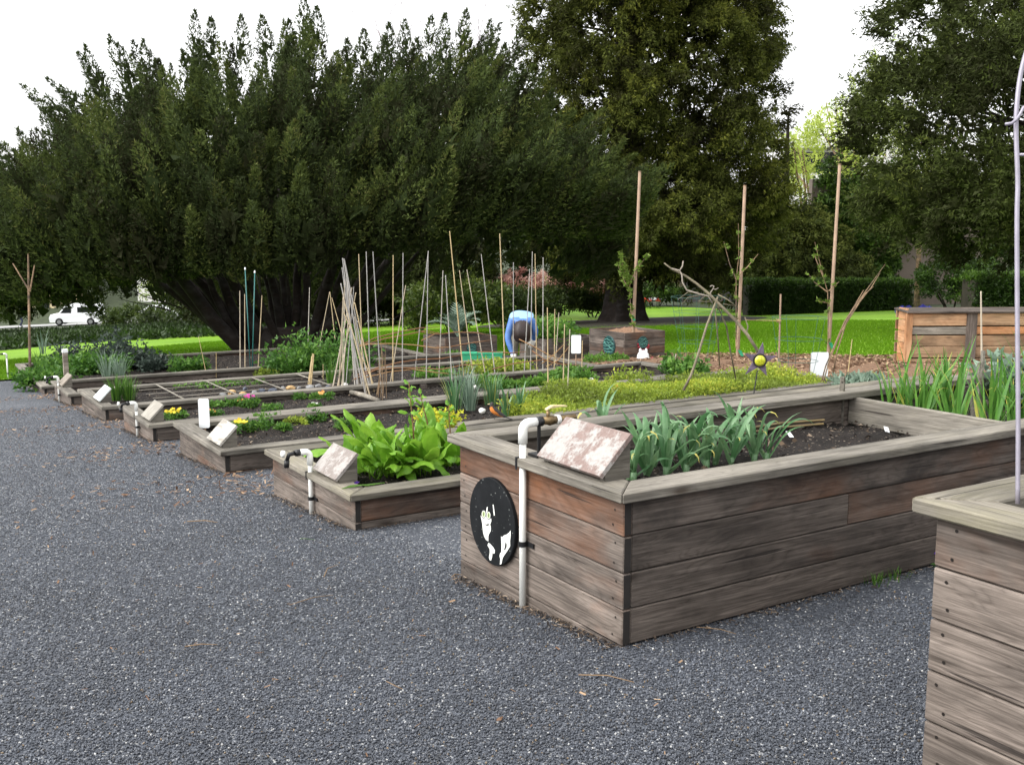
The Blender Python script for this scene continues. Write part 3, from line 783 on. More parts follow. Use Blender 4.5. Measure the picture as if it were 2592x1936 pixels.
for wx in (1985, 2045, 2110, 2170):
    c0 = at('d', wx, 500, depth=dpt); c1 = at('d', wx + 13, 500, depth=dpt); z0 = at('d', wx, 562, depth=dpt).z; z1 = at('d', wx, 455, depth=dpt).z
    f = MB()
    for (x0, x1, zz0, zz1) in ((-.12, 0, z0 - .1, z1), (1, 1.12, z0 - .1, z1)):
        u0 = c0 + (c1 - c0) * x0; u1 = c0 + (c1 - c0) * x1
        f.prism([(u0.x, u0.y, zz0), (u1.x, u1.y, zz0), (u1.x, u1.y, zz1), (u0.x, u0.y, zz1)], nb * -.12)
    wn = f.build('window', M['greybark'], BB)
    g = MB(); g.prism([(c0.x, c0.y, z0), (c1.x, c1.y, z0), (c1.x, c1.y, z1), (c0.x, c0.y, z1)], nb * -.04); g.build('pane', M['glassdark'], wn)
    g = MB(); g.box(((c0.x + c1.x) / 2 - nb.x * .1, (c0.y + c1.y) / 2 - nb.y * .1, z0 - .06), (.5, .5, .1)); g.build('sill', M['concrete'], wn)

# grey wall behind the cypress
a = at('d', 1468, 668, depth=62); b = at('d', 1640, 668, depth=62); zt = at('d', 1550, 555, depth=62).z
GW = thing('grey_wall', 'dark grey wall behind the cypress beside the hedge end', 'wall', (0, 0, 0))
d_ = (b - a); d_.z = 0; d_.normalize(); nb = Vector((-d_.y, d_.x, 0))
mb = MB(); mb.prism([(a.x, a.y, -2.8), (b.x, b.y, -2.8), (b.x, b.y, zt), (a.x + d_.x * .6, a.y + d_.y * .6, zt)], nb * .5); mb.build('panel', plain('grey_render', (.10, .095, .095), .9, .2, 1), GW)
c = a.lerp(b, .5); mb = MB(); mb.prism([(c.x, c.y, -2.8), (c.x + d_.x * .15, c.y + d_.y * .15, -2.8), (c.x + d_.x * .15, c.y + d_.y * .15, zt - .1), (c.x, c.y, zt - .1)], nb * -.1); mb.build('pilaster', M['brown_wall'], GW)

# ivy covered wall
IV = thing('ivy_wall', 'tall wall covered in glossy green ivy right of the cypress', 'ivy wall', (0, 0, 0))
dpt = 54
a = at('d', 1745, 640, depth=dpt); b = at('d', 1935, 640, depth=dpt); zt = at('d', 1830, 372, depth=dpt).z
d_ = (b - a); d_.z = 0; d_.normalize(); nb = Vector((-d_.y, d_.x, 0))
mb = MB(); mb.prism([(a.x, a.y, -2.7), (b.x, b.y, -2.7), (b.x, b.y, zt - .4), (a.x, a.y, zt - .4)], nb * .6); mb.build('masonry', M['brown_wall'], IV)
rg = np.random.default_rng(77); n = 520; C = []; A = []
for k in range(n):
    t = rg.random(); z = rg.uniform(-2.5, zt + .1 + .4 * math.sin(t * 9)); p = a.lerp(b, t) - nb * rg.uniform(.05, .4); C.append((p.x, p.y, z)); A.append(-nb + UP * .2 + Vector(rg.normal(0, .4, 3)))
foliage('ivy', IV, M['hedge'], np.array(C), np.array([tuple(v) for v in A]), rg.uniform(.3, .6, n), rg.uniform(.3, .5, n), rg.uniform(.55, 1, n), 45, .2, .13, out=.8, droop=.5, seed=78)

# ---- hedges
def hedge(label, x0, x1, ybase, ytop, dpt, depth=1.4, n=420, seed=5):
    a = at('d', x0, ybase, depth=dpt); b = at('d', x1, ybase, depth=dpt)
    ga, gb = G(a.x, a.y), G(b.x, b.y); zt = at('d', (x0 + x1) / 2, ytop, depth=dpt).z
    H = thing('hedge', label, 'hedge', (0, 0, 0), 'clipped hedges behind the lawn')
    d_ = (b - a); d_.z = 0; L = d_.length; d_.normalize(); nb = Vector((-d_.y, d_.x, 0)); rg = np.random.default_rng(seed)
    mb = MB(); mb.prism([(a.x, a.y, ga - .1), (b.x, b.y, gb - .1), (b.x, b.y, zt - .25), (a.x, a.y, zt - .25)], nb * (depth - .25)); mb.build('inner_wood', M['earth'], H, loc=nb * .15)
    C = []; A = []; T = []
    for k in range(n):
        t = rg.random(); p = a.lerp(b, t); g = ga + (gb - ga) * t
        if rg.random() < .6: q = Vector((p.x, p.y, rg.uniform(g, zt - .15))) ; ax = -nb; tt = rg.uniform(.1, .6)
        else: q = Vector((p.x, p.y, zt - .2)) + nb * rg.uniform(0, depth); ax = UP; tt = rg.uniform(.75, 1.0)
        C.append(q); A.append(ax + Vector(rg.normal(0, .35, 3))); T.append(tt)
    foliage('foliage', H, M['hedge'], np.array([tuple(v) for v in C]), np.array([tuple(v) for v in A]), rg.uniform(.15, .3, n), rg.uniform(.3, .45, n), np.array(T), 70, .10, .06, out=.8, seed=seed)
hedge('long clipped dark green hedge behind the lawn beside the tall poles', 1618, 1965, 676, 606, 46, n=560)
hedge('short clipped hedge behind the compost bin at the right edge', 2108, 2330, 672, 592, 38, n=420, seed=6)

# ---- shrubs and small trees at the back
bush('shrub', 'bushy dark green shrub behind the compost bin between the hedges', 'shrub', at('d', 2060, 672, depth=42), M['hedge'], 1.6, 2.4, 150, 45, (.13, .08), 101, (.3, .9))
bush('shrub', 'tall loose green shrub against the brown building', 'shrub', at('d', 2165, 665, depth=46), M['hedge'], 1.5, 3.1, 130, 45, (.13, .08), 102, (.3, 1.0))
bush('shrub', 'low rounded olive shrub left of the cypress trunk', 'shrub', at('d', 1215, 676, depth=44), M['shrub'], 2.0, .85, 220, 45, (.11, .06), 103, (.1, .8), ry=1.5)
bush('shrub', 'dark wide shrub behind the bending gardener', 'shrub', at('d', 1105, 688, depth=41), M['shrub'], 2.0, .95, 220, 45, (.11, .06), 104, (0, .6), ry=1.5)
bush('shrub', 'large yellow green shrub right of the juniper stems', 'shrub', at('d', 985, 718, depth=36), M['shrub'], 1.9, 1.75, 240, 45, (.13, .08), 105, (.35, 1.0))
bush('shrub', 'low green border plants behind the cypress trunk', 'shrub', at('d', 1415, 656, depth=58), M['hedge'], 2.2, .9, 160, 40, (.14, .08), 106, (.4, 1.0), ry=.8)
bush('yellow_shrub', 'pale yellow green shrub seen under the cypress boughs', 'shrub', at('d', 1265, 650, depth=66), M['spring'], 2.6, 2.2, 150, 40, (.18, .1), 107, (0, .5))
bush('cream_shrub', 'large cream flowering shrub behind the black railing', 'shrub', at('d', 1420, 650, depth=72), leafmat('cream_blossom', [(0, (.30, .27, .16)), (1, (.58, .52, .36))], .35), 3.6, 3.2, 220, 45, (.2, .12), 108, (0, 1))
for i, (x, w_, l) in enumerate(((1190, 2.2, 'pink blossoming cherry tree left of the cypress trunk'), (1285, 1.3, 'small pink blossoming cherry tree touching the cypress trunk'), (1120, 1.4, 'pink blossoming cherry tree farthest left behind the canes'))):
    p = at('d', x, 640, depth=50); p.z = G(p.x, p.y)
    bush('cherry_tree', l, 'tree', p, M['blossom'], w_, at('d', x, 584, depth=50).z - p.z, 190, 40, (.11, .07), 110 + i, (0, 1), 'pink blossoming trees', bare=.5, ln=(.2, .4), rr=(.15, .25))
for x, sd, l in ((1335, 131, 'bare young multi stemmed tree left of the railing'), (1395, 132, 'bare young multi stemmed tree behind the apple sapling')):
    p = at('d', x, 652, depth=60); random.seed(sd)
    T_ = thing('young_tree', l, 'tree', (p.x, p.y, G(p.x, p.y)), 'young bare trees behind the cypress')
    for k in range(6):
        mb = MB(); limb(mb, (0, 0, -.1), (random.gauss(0, .3), random.gauss(0, .3), 1), 2.6, .05, 6, .12, .02, .2, 5); mb.build('stem', M['greybark'], T_)
# slim trunk standing before the brown building
p = at('d', 1980, 672, depth=43); random.seed(9)
T_ = thing('slim_tree', 'slim pale trunk standing before the hedge gap left of the compost bin', 'tree', (p.x, p.y, G(p.x, p.y)))
mb = MB(); limb(mb, (0, 0, -.2), (0, 0, 1), 5.5, .13, 8, .02, 0, .5, 9); mb.build('trunk', M['greybark'], T_, smooth=True)
rg = np.random.default_rng(5); cl = blob_clumps(rg, 60, 1.7, 1.7, 1.3, 4.6, (.3, .6), (.2, .3), (0, .6)); foliage('crown', T_, M['spring'], *cl, 14, .12, .08, seed=9)

# left background: shrubs before the street
for i, (x, y, dp, r, h, m, tn, l) in enumerate([
        (395, 655, 84, 3.6, 5.0, 'spring', (0, .35), 'yellow green small tree in front of the parked white cars'),
        (300, 712, 74, 2.4, 1.6, 'shrub', (.1, .7), 'dark bare looking shrub between the van and the cars'),
        (415, 705, 70, 3.4, 1.2, 'shrub', (0, .6), 'low dark shrub under the yellow green tree'),
        (500, 715, 60, 3.2, 2.0, 'shrub', (0, .6), 'dark shrub left of the juniper stems'),
        (800, 690, 70, 5.0, 3.2, 'shrub', (.1, .8), 'wide shrub seen through the juniper stems'),
        (930, 680, 75, 5.0, 4.0, 'shrub', (.1, .8), 'tall shrub mass behind the juniper on its right'),
        (690, 690, 78, 5.0, 3.0, 'shrub', (.1, .8), 'shrub far behind the middle juniper stems'),
        (985, 670, 70, 3.0, 3.2, 'shrub', (.0, .6), 'dark shrub mass left of the pink blossom')]):
    p = at('d', x, y, depth=dp)
    bush('shrub', l, 'shrub', (p.x, p.y, p.z - (.6 if h > 2 else .2)), M[m], r, h, 130, 36, (.2, .1), 140 + i, tn, 'shrubs along the street', ln=(.5, .9), rr=(.3, .5))
# ivy ground cover in the shade at the back left
rg = np.random.default_rng(15); n = 2600; C = np.empty((n, 3))
for k in range(n):
    Y_ = rg.uniform(33.5, 66); X_ = rg.uniform(-8, 16) + max(0, (Y_ - 36) * .1)
    if Y_ < np.interp(X_, [q[0] for q in LB[:6]], [q[1] for q in LB[:6]]): Y_ += 8
    C[k] = (X_, Y_, G(X_, Y_))
V, F, t = foliage_arrays(C, np.tile([[0, 0, 1.]], (n, 1)) + rg.normal(0, .3, (n, 3)), rg.uniform(.15, .35, n), rg.uniform(.4, .8, n), rg.uniform(0, .5, n), 26, .2, .12, out=.9, seed=16)
tag(link('ivy_ground_cover', mesh_np('ivy_ground_cover', V, F, M['hedge'], tint=t)), 'dark ivy ground cover in the shade behind the lawn', 'ground cover', kind='stuff')

# cream building behind the street
CB = thing('cream_building', 'sunlit cream building beyond the street at the far left', 'building', (0, 0, 0))
a = at('d', -60, 690, depth=128); b = at('d', 118, 690, depth=128); zt = at('d', 50, 560, depth=128).z
d_ = (b - a); d_.z = 0; d_.normalize(); nb = Vector((-d_.y, d_.x, 0))
mb = MB(); mb.prism([(a.x, a.y, a.z - 2), (b.x, b.y, a.z - 2), (b.x, b.y, zt), (a.x, a.y, zt)], nb * 9); mb.build('wall', M['cream_wall'], CB)
mb = MB(); mb.prism([(a.x - nb.x * .4, a.y - nb.y * .4, zt), (b.x - nb.x * .4, b.y - nb.y * .4, zt), (b.x - nb.x * .4, b.y - nb.y * .4, zt + .5), (a.x - nb.x * .4, a.y - nb.y * .4, zt + .5)], nb * 9.8); mb.build('roof', M['roof'], CB)
for k in range(4):
    c = a.lerp(b, .12 + .24 * k); mb = MB(); z0 = a.z + 1.2
    mb.prism([(c.x, c.y, z0), (c.x + d_.x * 1.1, c.y + d_.y * 1.1, z0), (c.x + d_.x * 1.1, c.y + d_.y * 1.1, z0 + 1.5), (c.x, c.y, z0 + 1.5)], nb * -.05); mb.build('window', M['glassdark'], CB)
CB2 = thing('long_building', 'pale building across the street behind the parked cars', 'building', (0, 0, 0))
a = at('d', 300, 690, depth=136); b = at('d', 500, 690, depth=136); zt = at('d', 400, 590, depth=136).z
d_ = (b - a); d_.z = 0; d_.normalize(); nb = Vector((-d_.y, d_.x, 0))
mb = MB(); mb.prism([(a.x, a.y, a.z - 4), (b.x, b.y, a.z - 4), (b.x, b.y, zt), (a.x, a.y, zt)], nb * 9); mb.build('wall', M['concrete'], CB2)
for k in range(4):
    c = a.lerp(b, .05 + .24 * k); mb = MB(); z0 = a.z + .5
    mb.prism([(c.x, c.y, z0), (c.x + d_.x * 1.8, c.y + d_.y * 1.8, z0), (c.x + d_.x * 1.8, c.y + d_.y * 1.8, z0 + 1.8), (c.x, c.y, z0 + 1.8)], nb * -.05); mb.build('window', M['glassdark'], CB2)

for i, (x, dp_, r_, h_) in enumerate(((60, 150, 6, 11), (190, 146, 5, 9), (290, 150, 6, 11), (540, 146, 6, 10))):
    q = at('d', x, 680, depth=dp_); bush('street_tree', ('leafy street tree behind the cream building', 'small leafy street tree behind the white van', 'leafy street tree left of the pale building', 'leafy street tree right of the pale building')[i], 'tree', (q.x, q.y, G(q.x, q.y)), M['shrub'], r_, h_, 110, 40, (.45, .22), 180 + i, (.2, .9), 'street trees', ln=(1, 2), rr=(.6, 1.1), bare=1.5)
# ---- vehicles on the street
M['paint'] = plain('white_car_paint', (.82, .83, .84), .25, .03, spec=.6)
M['tyre'] = plain('tyre_rubber', (.015, .015, .016), .9)
M['rim'] = plain('steel_rim', (.35, .35, .36), .35, .1, metal=.8)
def vehicle(name, label, px, py, prof, length, width, wheels, panes, facing=1, dep=None):
    p = at('d', px, py, depth=dep); p.z = G(p.x, p.y) + .012
    o = thing(name, label, 'car' if 'car' in name else 'van', p, 'white vehicles parked on the street', rz=math.atan2(RIGHT.y, RIGHT.x) + .12)
    mb = MB(); n = len(prof)
    # body: side profile swept across with tumblehome towards the roof
    zmax = max(z for _, z in prof)
    for yy, k in ((-width / 2, 0), (-width / 2 * .96, 1), (width / 2 * .96, 1), (width / 2, 0)):
        for x, z in prof:
            ins = .12 * max(0, (z - .9) / max(.1, zmax - .9)) * (1 if yy < 0 else -1)
            mb.v.append(Vector((x * facing, yy + ins, z if k == 0 else z + .02)))
    for r in range(3):
        for i in range(n):
            j = (i + 1) % n; mb.face([r * n + i, r * n + j, (r + 1) * n + j, (r + 1) * n + i])
    mb.face(list(range(n))); mb.face([3 * n + i for i in range(n)][::-1])
    mb.build('body', M['paint'], o)
    for wx in wheels:
        for s in (-1, 1):
            w_ = MB(); w_.lathe([(.2, -.1), (.33, -.1), (.35, -.06), (.35, .06), (.33, .1), (.2, .1)], n=18, rot=Matrix.Rotation(PI / 2, 3, 'X'))
            wo_ = w_.build('wheel', M['tyre'], o, loc=(wx * facing, s * (width / 2 - .06), .35), smooth=True)
            r_ = MB(); r_.lathe([(.19, -.11), (.19, .11)], n=14, rot=Matrix.Rotation(PI / 2, 3, 'X')); r_.build('rim', M['rim'], wo_)
    for nm, poly in panes:
        for s in (-1, 1):
            g = MB(); yy = s * (width / 2 - .045); g.prism([(x * facing, yy, z) for x, z in poly], (0, s * .02, 0)); g.build(nm, M['glassdark'], o)
    return o
vehicle('white_van', 'white van parked on the street at far left', 170, 706,
        [(-2.2, .3), (2.3, .3), (2.35, .75), (2.2, 1.0), (1.5, 1.12), (.85, 1.85), (.5, 1.95), (-2.1, 1.95), (-2.25, 1.2)], 4.5, 1.8, (-1.35, 1.45),
        [('side_window', [(1.35, 1.15), (.85, 1.7), (.35, 1.75), (.35, 1.15)]), ('rear_window', [(-.2, 1.2), (-.2, 1.7), (-1.6, 1.7), (-1.7, 1.2)])], -1, dep=97)
vehicle('white_pickup_car', 'white car with a long bonnet right of the van, half hidden by leaves', 415, 700,
        [(-2.2, .3), (2.2, .3), (2.25, .8), (1.1, 1.0), (.5, 1.5), (-.9, 1.52), (-1.6, 1.05), (-2.2, .95)], 4.4, 1.8, (-1.35, 1.4),
        [('side_window', [(.9, 1.02), (.45, 1.42), (-.1, 1.44), (-.1, 1.02)]), ('rear_window', [(-.2, 1.02), (-.2, 1.44), (-.85, 1.44), (-1.3, 1.04)])], -1, dep=97)
vehicle('white_parked_car', 'white car beyond the other, nearest the juniper stems', 345, 697,
        [(-2.2, .3), (2.2, .3), (2.25, .8), (1.1, 1.0), (.5, 1.5), (-.9, 1.52), (-1.6, 1.05), (-2.2, .95)], 4.4, 1.8, (-1.35, 1.4),
        [('side_window', [(.9, 1.02), (.45, 1.42), (-.1, 1.44), (-.1, 1.02)]), ('rear_window', [(-.2, 1.02), (-.2, 1.44), (-.85, 1.44), (-1.3, 1.04)])], 1, dep=104)
# ================================================================ the raised beds
_pc = {}
def board(L, H, T, screws=False, end=False, mat='wood'):
    """one board, length along X, height Z, thickness Y, chamfered; optional screw heads at the ends of its -Y face"""
    key = (round(L, 3), round(H, 3), round(T, 3), screws and random.randint(1, 4), end, mat)
    if key in _pc: return _pc[key]
    bm = bmesh.new(); bmesh.ops.create_cube(bm, size=1)
    for v in bm.verts: v.co = (v.co.x * L, v.co.y * T, v.co.z * H)
    bmesh.ops.bevel(bm, geom=bm.edges[:], offset=.004, segments=1, affect='EDGES')
    if end:
        for f in bm.faces:
            if abs(f.normal.x) > .9: f.material_index = 1
    if screws:
        for sx in (-1, 1):
            for sz in (-.22, .24):
                c = Vector((sx * (L / 2 - random.uniform(.03, .065)), -T / 2 - .0015, (sz + random.uniform(-.09, .09)) * H)); ring = []
                for k in range(7):
                    a = 2 * PI * k / 7; ring.append(bm.verts.new(c + Vector((math.cos(a) * .005, 0, math.sin(a) * .005))))
                f = bm.faces.new(ring); f.material_index = 2
    me = bpy.data.meshes.new('board'); bm.to_mesh(me); bm.free()
    for m in (M[mat], M['endgrain'], M['screw']): me.materials.append(m)
    _pc[key] = me; return me

def add_board(name, parent, L, H, T, c, rz, color, **kw):
    o = link(name, board(L, H, T, **kw), parent, c, (random.gauss(0, .002), 0, rz + random.gauss(0, .0012)), color)
    return o

def rnd_col(rust=.25, light=.5, stain=.3):
    return (min(1, max(0, random.gauss(rust, .12))), min(1, max(.1, random.gauss(light, .05))), min(1, max(0, random.gauss(stain, .15))), 1)

def make_bed(label, Y0, W, cap_z, L, n_front, n_side, soil_drop, front_cols=None, side_cols=None, capmat='cap', X0=0.0, joints=(2.6, 1.2, 3.3, 2.0, 4.1), near_side=True, ch=.14):
    B = thing('raised_bed', label, 'raised bed', (X0, Y0, 0), 'raised garden beds in a row')
    T = .04; zt = cap_z - .04
    for r in range(n_front):
        z = zt - ch * (r + .5)
        col = front_cols[r] if front_cols and r < len(front_cols) else rnd_col(.3, .50, .35)
        add_board('plank', B, W, ch - .004, T, (T / 2, W / 2, z), -PI / 2, col, screws=True, end=True)
        add_board('plank', B, W, ch - .004, T, (L - T / 2, W / 2, z), PI / 2, rnd_col())
    for r in range(n_side):
        z = zt - ch * (r + .5)
        for side in (0, 1):
            y = T / 2 + .003 if side == 0 else W - T / 2 - .003
            j = joints[r % len(joints)] if side == 0 else L - joints[r % len(joints)]
            for k, (a, b) in enumerate(((T + .002, j), (j + .004, L - T - .002))):
                col = side_cols[(2 * r + k) % len(side_cols)] if side_cols and side == 0 else rnd_col(.3, .42, .35)
                add_board('plank', B, b - a, ch - .004, T, ((a + b) / 2, y, z), 0 if side == 0 else PI, col)
    # corner posts inside
    for px_, py_ in ((.085, .085), (.085, W - .085), (L - .085, .085), (L - .085, W - .085), (L / 2, .085), (L / 2, W - .085)):
        add_board('post', B, .55, .085, .085, (px_, py_, zt - .28), 0, rnd_col(.1, .35, .3)).rotation_euler = (0, PI / 2, 0)
    # cap boards, mitred at the corners, standing a little proud of the walls
    o_, cw = .045, .15
    x0, x1, y0, y1 = -o_, L + o_, -o_, W + o_
    def capb(poly, ax, col):
        c = sum((Vector((*p, 0)) for p in poly), Vector()) / 4
        rot = Matrix.Rotation(-ax, 3, 'Z')
        mb = MB(); mb.prism([rot @ (Vector((*p, 0)) - c) for p in poly], (0, 0, .04))
        me = mb.mesh('cap_board', [M[capmat]])
        bm = bmesh.new(); bm.from_mesh(me); bmesh.ops.bevel(bm, geom=bm.edges[:], offset=.005, segments=1, affect='EDGES'); bm.to_mesh(me); bm.free()
        link('cap_board', me, B, (c.x, c.y, zt), (random.gauss(0, .002), random.gauss(0, .002) if ax else 0, ax), col)
    g = .002
    capb([(x0, y0 + g), (x0 + cw, y0 + cw + g), (x0 + cw, y1 - cw - g), (x0, y1 - g)], PI / 2, rnd_col(.1, .56, .12))
    capb([(x1, y0 + g), (x1, y1 - g), (x1 - cw, y1 - cw - g), (x1 - cw, y0 + cw + g)], PI / 2, rnd_col(.1, .5, .2))
    js = (L * .52, L * .6)
    capb([(x0 + g, y0), (js[0] - g, y0), (js[0] - g, y0 + cw), (x0 + cw + g, y0 + cw)], 0, rnd_col(.1, .5, .2))
    capb([(js[0] + g, y0), (x1 - g, y0), (x1 - cw - g, y0 + cw), (js[0] + g, y0 + cw)], 0, rnd_col(.1, .5, .2))
    capb([(x0 + g, y1), (x0 + cw + g, y1 - cw), (js[1] - g, y1 - cw), (js[1] - g, y1)], 0, rnd_col(.1, .5, .2))
    capb([(js[1] + g, y1), (js[1] + g, y1 - cw), (x1 - cw - g, y1 - cw), (x1 - g, y1)], 0, rnd_col(.1, .5, .2))
    # soil
    zs = cap_z - soil_drop; st = .035
    xs = np.arange(T + .001, L - T, st); ys = np.arange(T + .004, W - T, st)
    xs[-1] = L - T - .001; ys[-1] = W - T - .004
    Xg, Yg = np.meshgrid(xs, ys, indexing='ij')
    rg = np.random.default_rng(int(abs(Y0) * 10) + 3)
    Zg = zs + .018 * np.sin(Xg * 5.1 + Yg * 3) * np.sin(Yg * 6.7 + 1) + .012 * np.sin(Xg * 13 + 2) * np.sin(Yg * 17) + rg.normal(0, .006, Xg.shape)
    V = np.stack([Xg, Yg, Zg], -1).reshape(-1, 3); I = np.arange(len(V)).reshape(Xg.shape)
    F = np.stack([I[:-1, :-1], I[1:, :-1], I[1:, 1:], I[:-1, 1:]], -1).reshape(-1, 4)
    link('soil', mesh_np('soil', V, F, M['soil'], True), B)
    # crumbs and pale bits lying on the soil
    n = 1500; c = np.stack([rg.uniform(.06, L - .06, n), rg.uniform(.06, W - .06, n), np.full(n, zs + .012)], -1)
    D = unit(rg.normal(0, 1, (n, 3)) * [1, 1, .35]); S = unit(np.cross(D, rg.normal(0, 1, (n, 3)))); s = rg.uniform(.006, .022, (n, 1))
    V = np.stack([c - D * s, c + S * s * .5, c + D * s, c - S * s * .35 + [0, 0, .008]], 1).reshape(-1, 3)
    F = np.concatenate([np.arange(n * 4).reshape(n, 4)[:, [0, 1, 2]], np.arange(n * 4).reshape(n, 4)[:, [0, 2, 3]], np.arange(n * 4).reshape(n, 4)[:, [0, 1, 3]]])
    t = np.tile(rg.random(n) ** 1.6, 3)
    tag(link('soil_bits', mesh_np('soil_bits', V, F, M['crumb'], tint=t), B), kind='stuff')
    return B
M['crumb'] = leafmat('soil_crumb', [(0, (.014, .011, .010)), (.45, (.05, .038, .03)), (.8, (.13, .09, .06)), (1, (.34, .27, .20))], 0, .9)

BL = 7.3
bed1 = make_bed('tall front wooden bed with the black cat plaque on its end', 0, 1.24, .605, BL, 5, 4, .19,
    front_cols=[(.62, .50, .5, 1), (.48, .54, .4, 1), (.36, .54, .35, 1), (.34, .57, .3, 1), (.3, .52, .4, 1)],
    side_cols=[(.42, .33, .75, 1), (.4, .33, .75, 1), (.36, .37, .5, 1), (.42, .36, .5, 1), (.32, .39, .45, 1), (.32, .39, .45, 1), (.28, .40, .4, 1), (.28, .40, .4, 1)], joints=(2.75, 1.22, 3.4, 2.9))
bed0 = make_bed('tall mossy bed end cut off by the right edge', -2.53, 1.24, .86, BL, 6, 6, .2, capmat='mosscap',
    front_cols=[(.45, .48, .5, 1), (.35, .56, .3, 1), (.2, .6, .2, 1), (.2, .6, .25, 1), (.15, .6, .2, 1), (.1, .58, .2, 1)])
bed2 = make_bed('low bed with the large green sorrel leaves', 2.5, 1.42, .05, BL, 3, 2, .09, capmat='mosscap', front_cols=[(.4, .5, .15, 1), (.2, .52, .1, 1), (.1, .5, .1, 1)],
    side_cols=[(.55, .32, .5, 1), (.5, .32, .5, 1), (.35, .36, .3, 1), (.4, .36, .3, 1)])
bed3 = make_bed('low bed with the pansy seedlings and lime green ground cover', 5.08, 1.4, -.165, BL, 3, 2, .09)
bed4 = make_bed('low bed with the tall bamboo canes', 7.55, 1.38, -.345, BL, 3, 2, .10)
bed5 = make_bed('low bed with the string grid and the row of stones', 10.0, 1.6, -.52, BL, 3, 2, .07)
bed6 = make_bed('low bed with bare dark soil and the big parsley clump', 12.5, 1.5, -.70, BL, 3, 2, .14)
bed7 = make_bed('farthest low bed with kale and mixed greens at the left end', 15.15, 3.4, -.93, BL, 3, 2, .10)
# ================================================================ fittings of the beds
yaw0 = math.atan2(RIGHT.y, RIGHT.x) + .05
def standpipe(label, Y, cap_z, X=-.022, top=.12, out=-1, yellow=False):
    g = G(0, Y) - .02
    o = thing('water_pipe', label, 'water pipe', (X, Y, 0), 'white water standpipes at the bed ends')
    zt = cap_z + top; r = .0145
    mb = MB(); mb.tube([(0, 0, g), (0, 0, zt - .03)], r, 14); mb.build('pipe', M['pvc'], o, smooth=True)
    mb = MB(); pts = [(0, 0, zt - .075), (0, 0, zt - .02)] + [(out * .03 * (1 - math.cos(a)), 0, zt - .02 + .03 * math.sin(a)) for a in (.4, .8, 1.2, PI / 2)] + [(out * .065, 0, zt + .01)]
    mb.tube(pts, r * 1.36, 14); mb.build('elbow', M['pvc'], o, smooth=True)
    e = out * .065
    mb = MB(); mb.tube([(e, 0, zt + .01), (e + out * .03, 0, zt + .01)], .021, 10); mb.build('coupling', M['black'], o, smooth=True)
    if yellow:
        v = MB(); v.tube([(e + .03, 0, zt + .01), (e + .055, 0, zt + .01), (e + .065, 0, zt + .01), (e + .10, 0, zt + .01)], [.016, .017, .023, .017], 10)
        v.tube([(e + .06, 0, zt + .015), (e + .06, 0, zt + .055)], .008, 8); vo = v.build('valve', M['brass'], o, smooth=True)
        h = MB(); h.prism([(e + .05, -.01, zt + .055), (e + .08, -.012, zt + .068), (e + .15, -.012, zt + .062), (e + .15, .012, zt + .062), (e + .08, .012, zt + .068), (e + .05, .01, zt + .055)], (0, 0, .005)); h.build('handle', M['yellow'], vo)
        h = MB(); h.tube([(e + .10, 0, zt + .01), (e + .118, 0, zt + .01)], .021, 10); h.build('white_ring', M['pvc'], vo, smooth=True)
        h = MB(); h.tube([(e + .118, 0, zt + .01), (e + .2, 0, zt + .012)], .014, 10); h.build('outlet', M['brass'], vo, smooth=True)
        s_ = MB(); s_.tube([(e + .015, -.0, cap_z + .004), (e + .015, 0, zt)], .008, 8); s_.box((e + .02, -.01, cap_z + .006), (.09, .07, .012)); s_.build('support_stand', M['black'], o)
    else:
        v = MB(); v.tube([(e + out * .03, 0, zt + .01), (e + out * .07, 0, zt + .005), (e + out * .085, 0, zt - .03)], [.013, .014, .012], 10)
        vo = v.build('valve', M['black'], o, smooth=True)
        h = MB(); h.tube([(e + out * .085, 0, zt - .03), (e + out * .088, 0, zt - .075)], [.018, .016], 10); h.build('hose_cap', M['black'], vo, smooth=True)
        h = MB(); h.tube([(e + out * .10, 0, zt + .012), (e + out * .118, 0, zt + .015)], [.022, .02], 10); h.build('knob', M['pvc'], vo, smooth=True)
    s_ = MB(); zc = max(g + .12, cap_z - .37); s_.lathe([(.0195, -.011), (.0195, .011)], (0, 0, zc), 14); s_.box((.016, -.035, zc), (.006, .05, .02)); s_.build('strap', M['black'], o)
    s_ = MB(); s_.box((-.0245, .013, cap_z - .024), (.004, .012, .052)); s_.box((.0, .013, cap_z + .0015), (.05, .012, .003)); s_.build('cap_notch', M['black'], o)
    return o
standpipe('white water pipe with yellow valve handle beside the cat plaque', at('e', 567, 900, X=-.022).y, .605, out=1, top=.135, yellow=True)
standpipe('white water pipe with black tap at the end of the sorrel bed', at('g', 590, 900, X=-.022).y, .05)
standpipe('white water pipe at the corner of the bamboo bed', at('h', 852, 1150, X=-.022).y, -.345)
standpipe('white water pipe at the bare soil bed, second farthest', at('h', 366, 960, X=-.022).y, -.70)
standpipe('short white water pipe by the farthest bed corner on the lawn', at('h', 47, 830, X=-.022).y, -.93, top=.02)

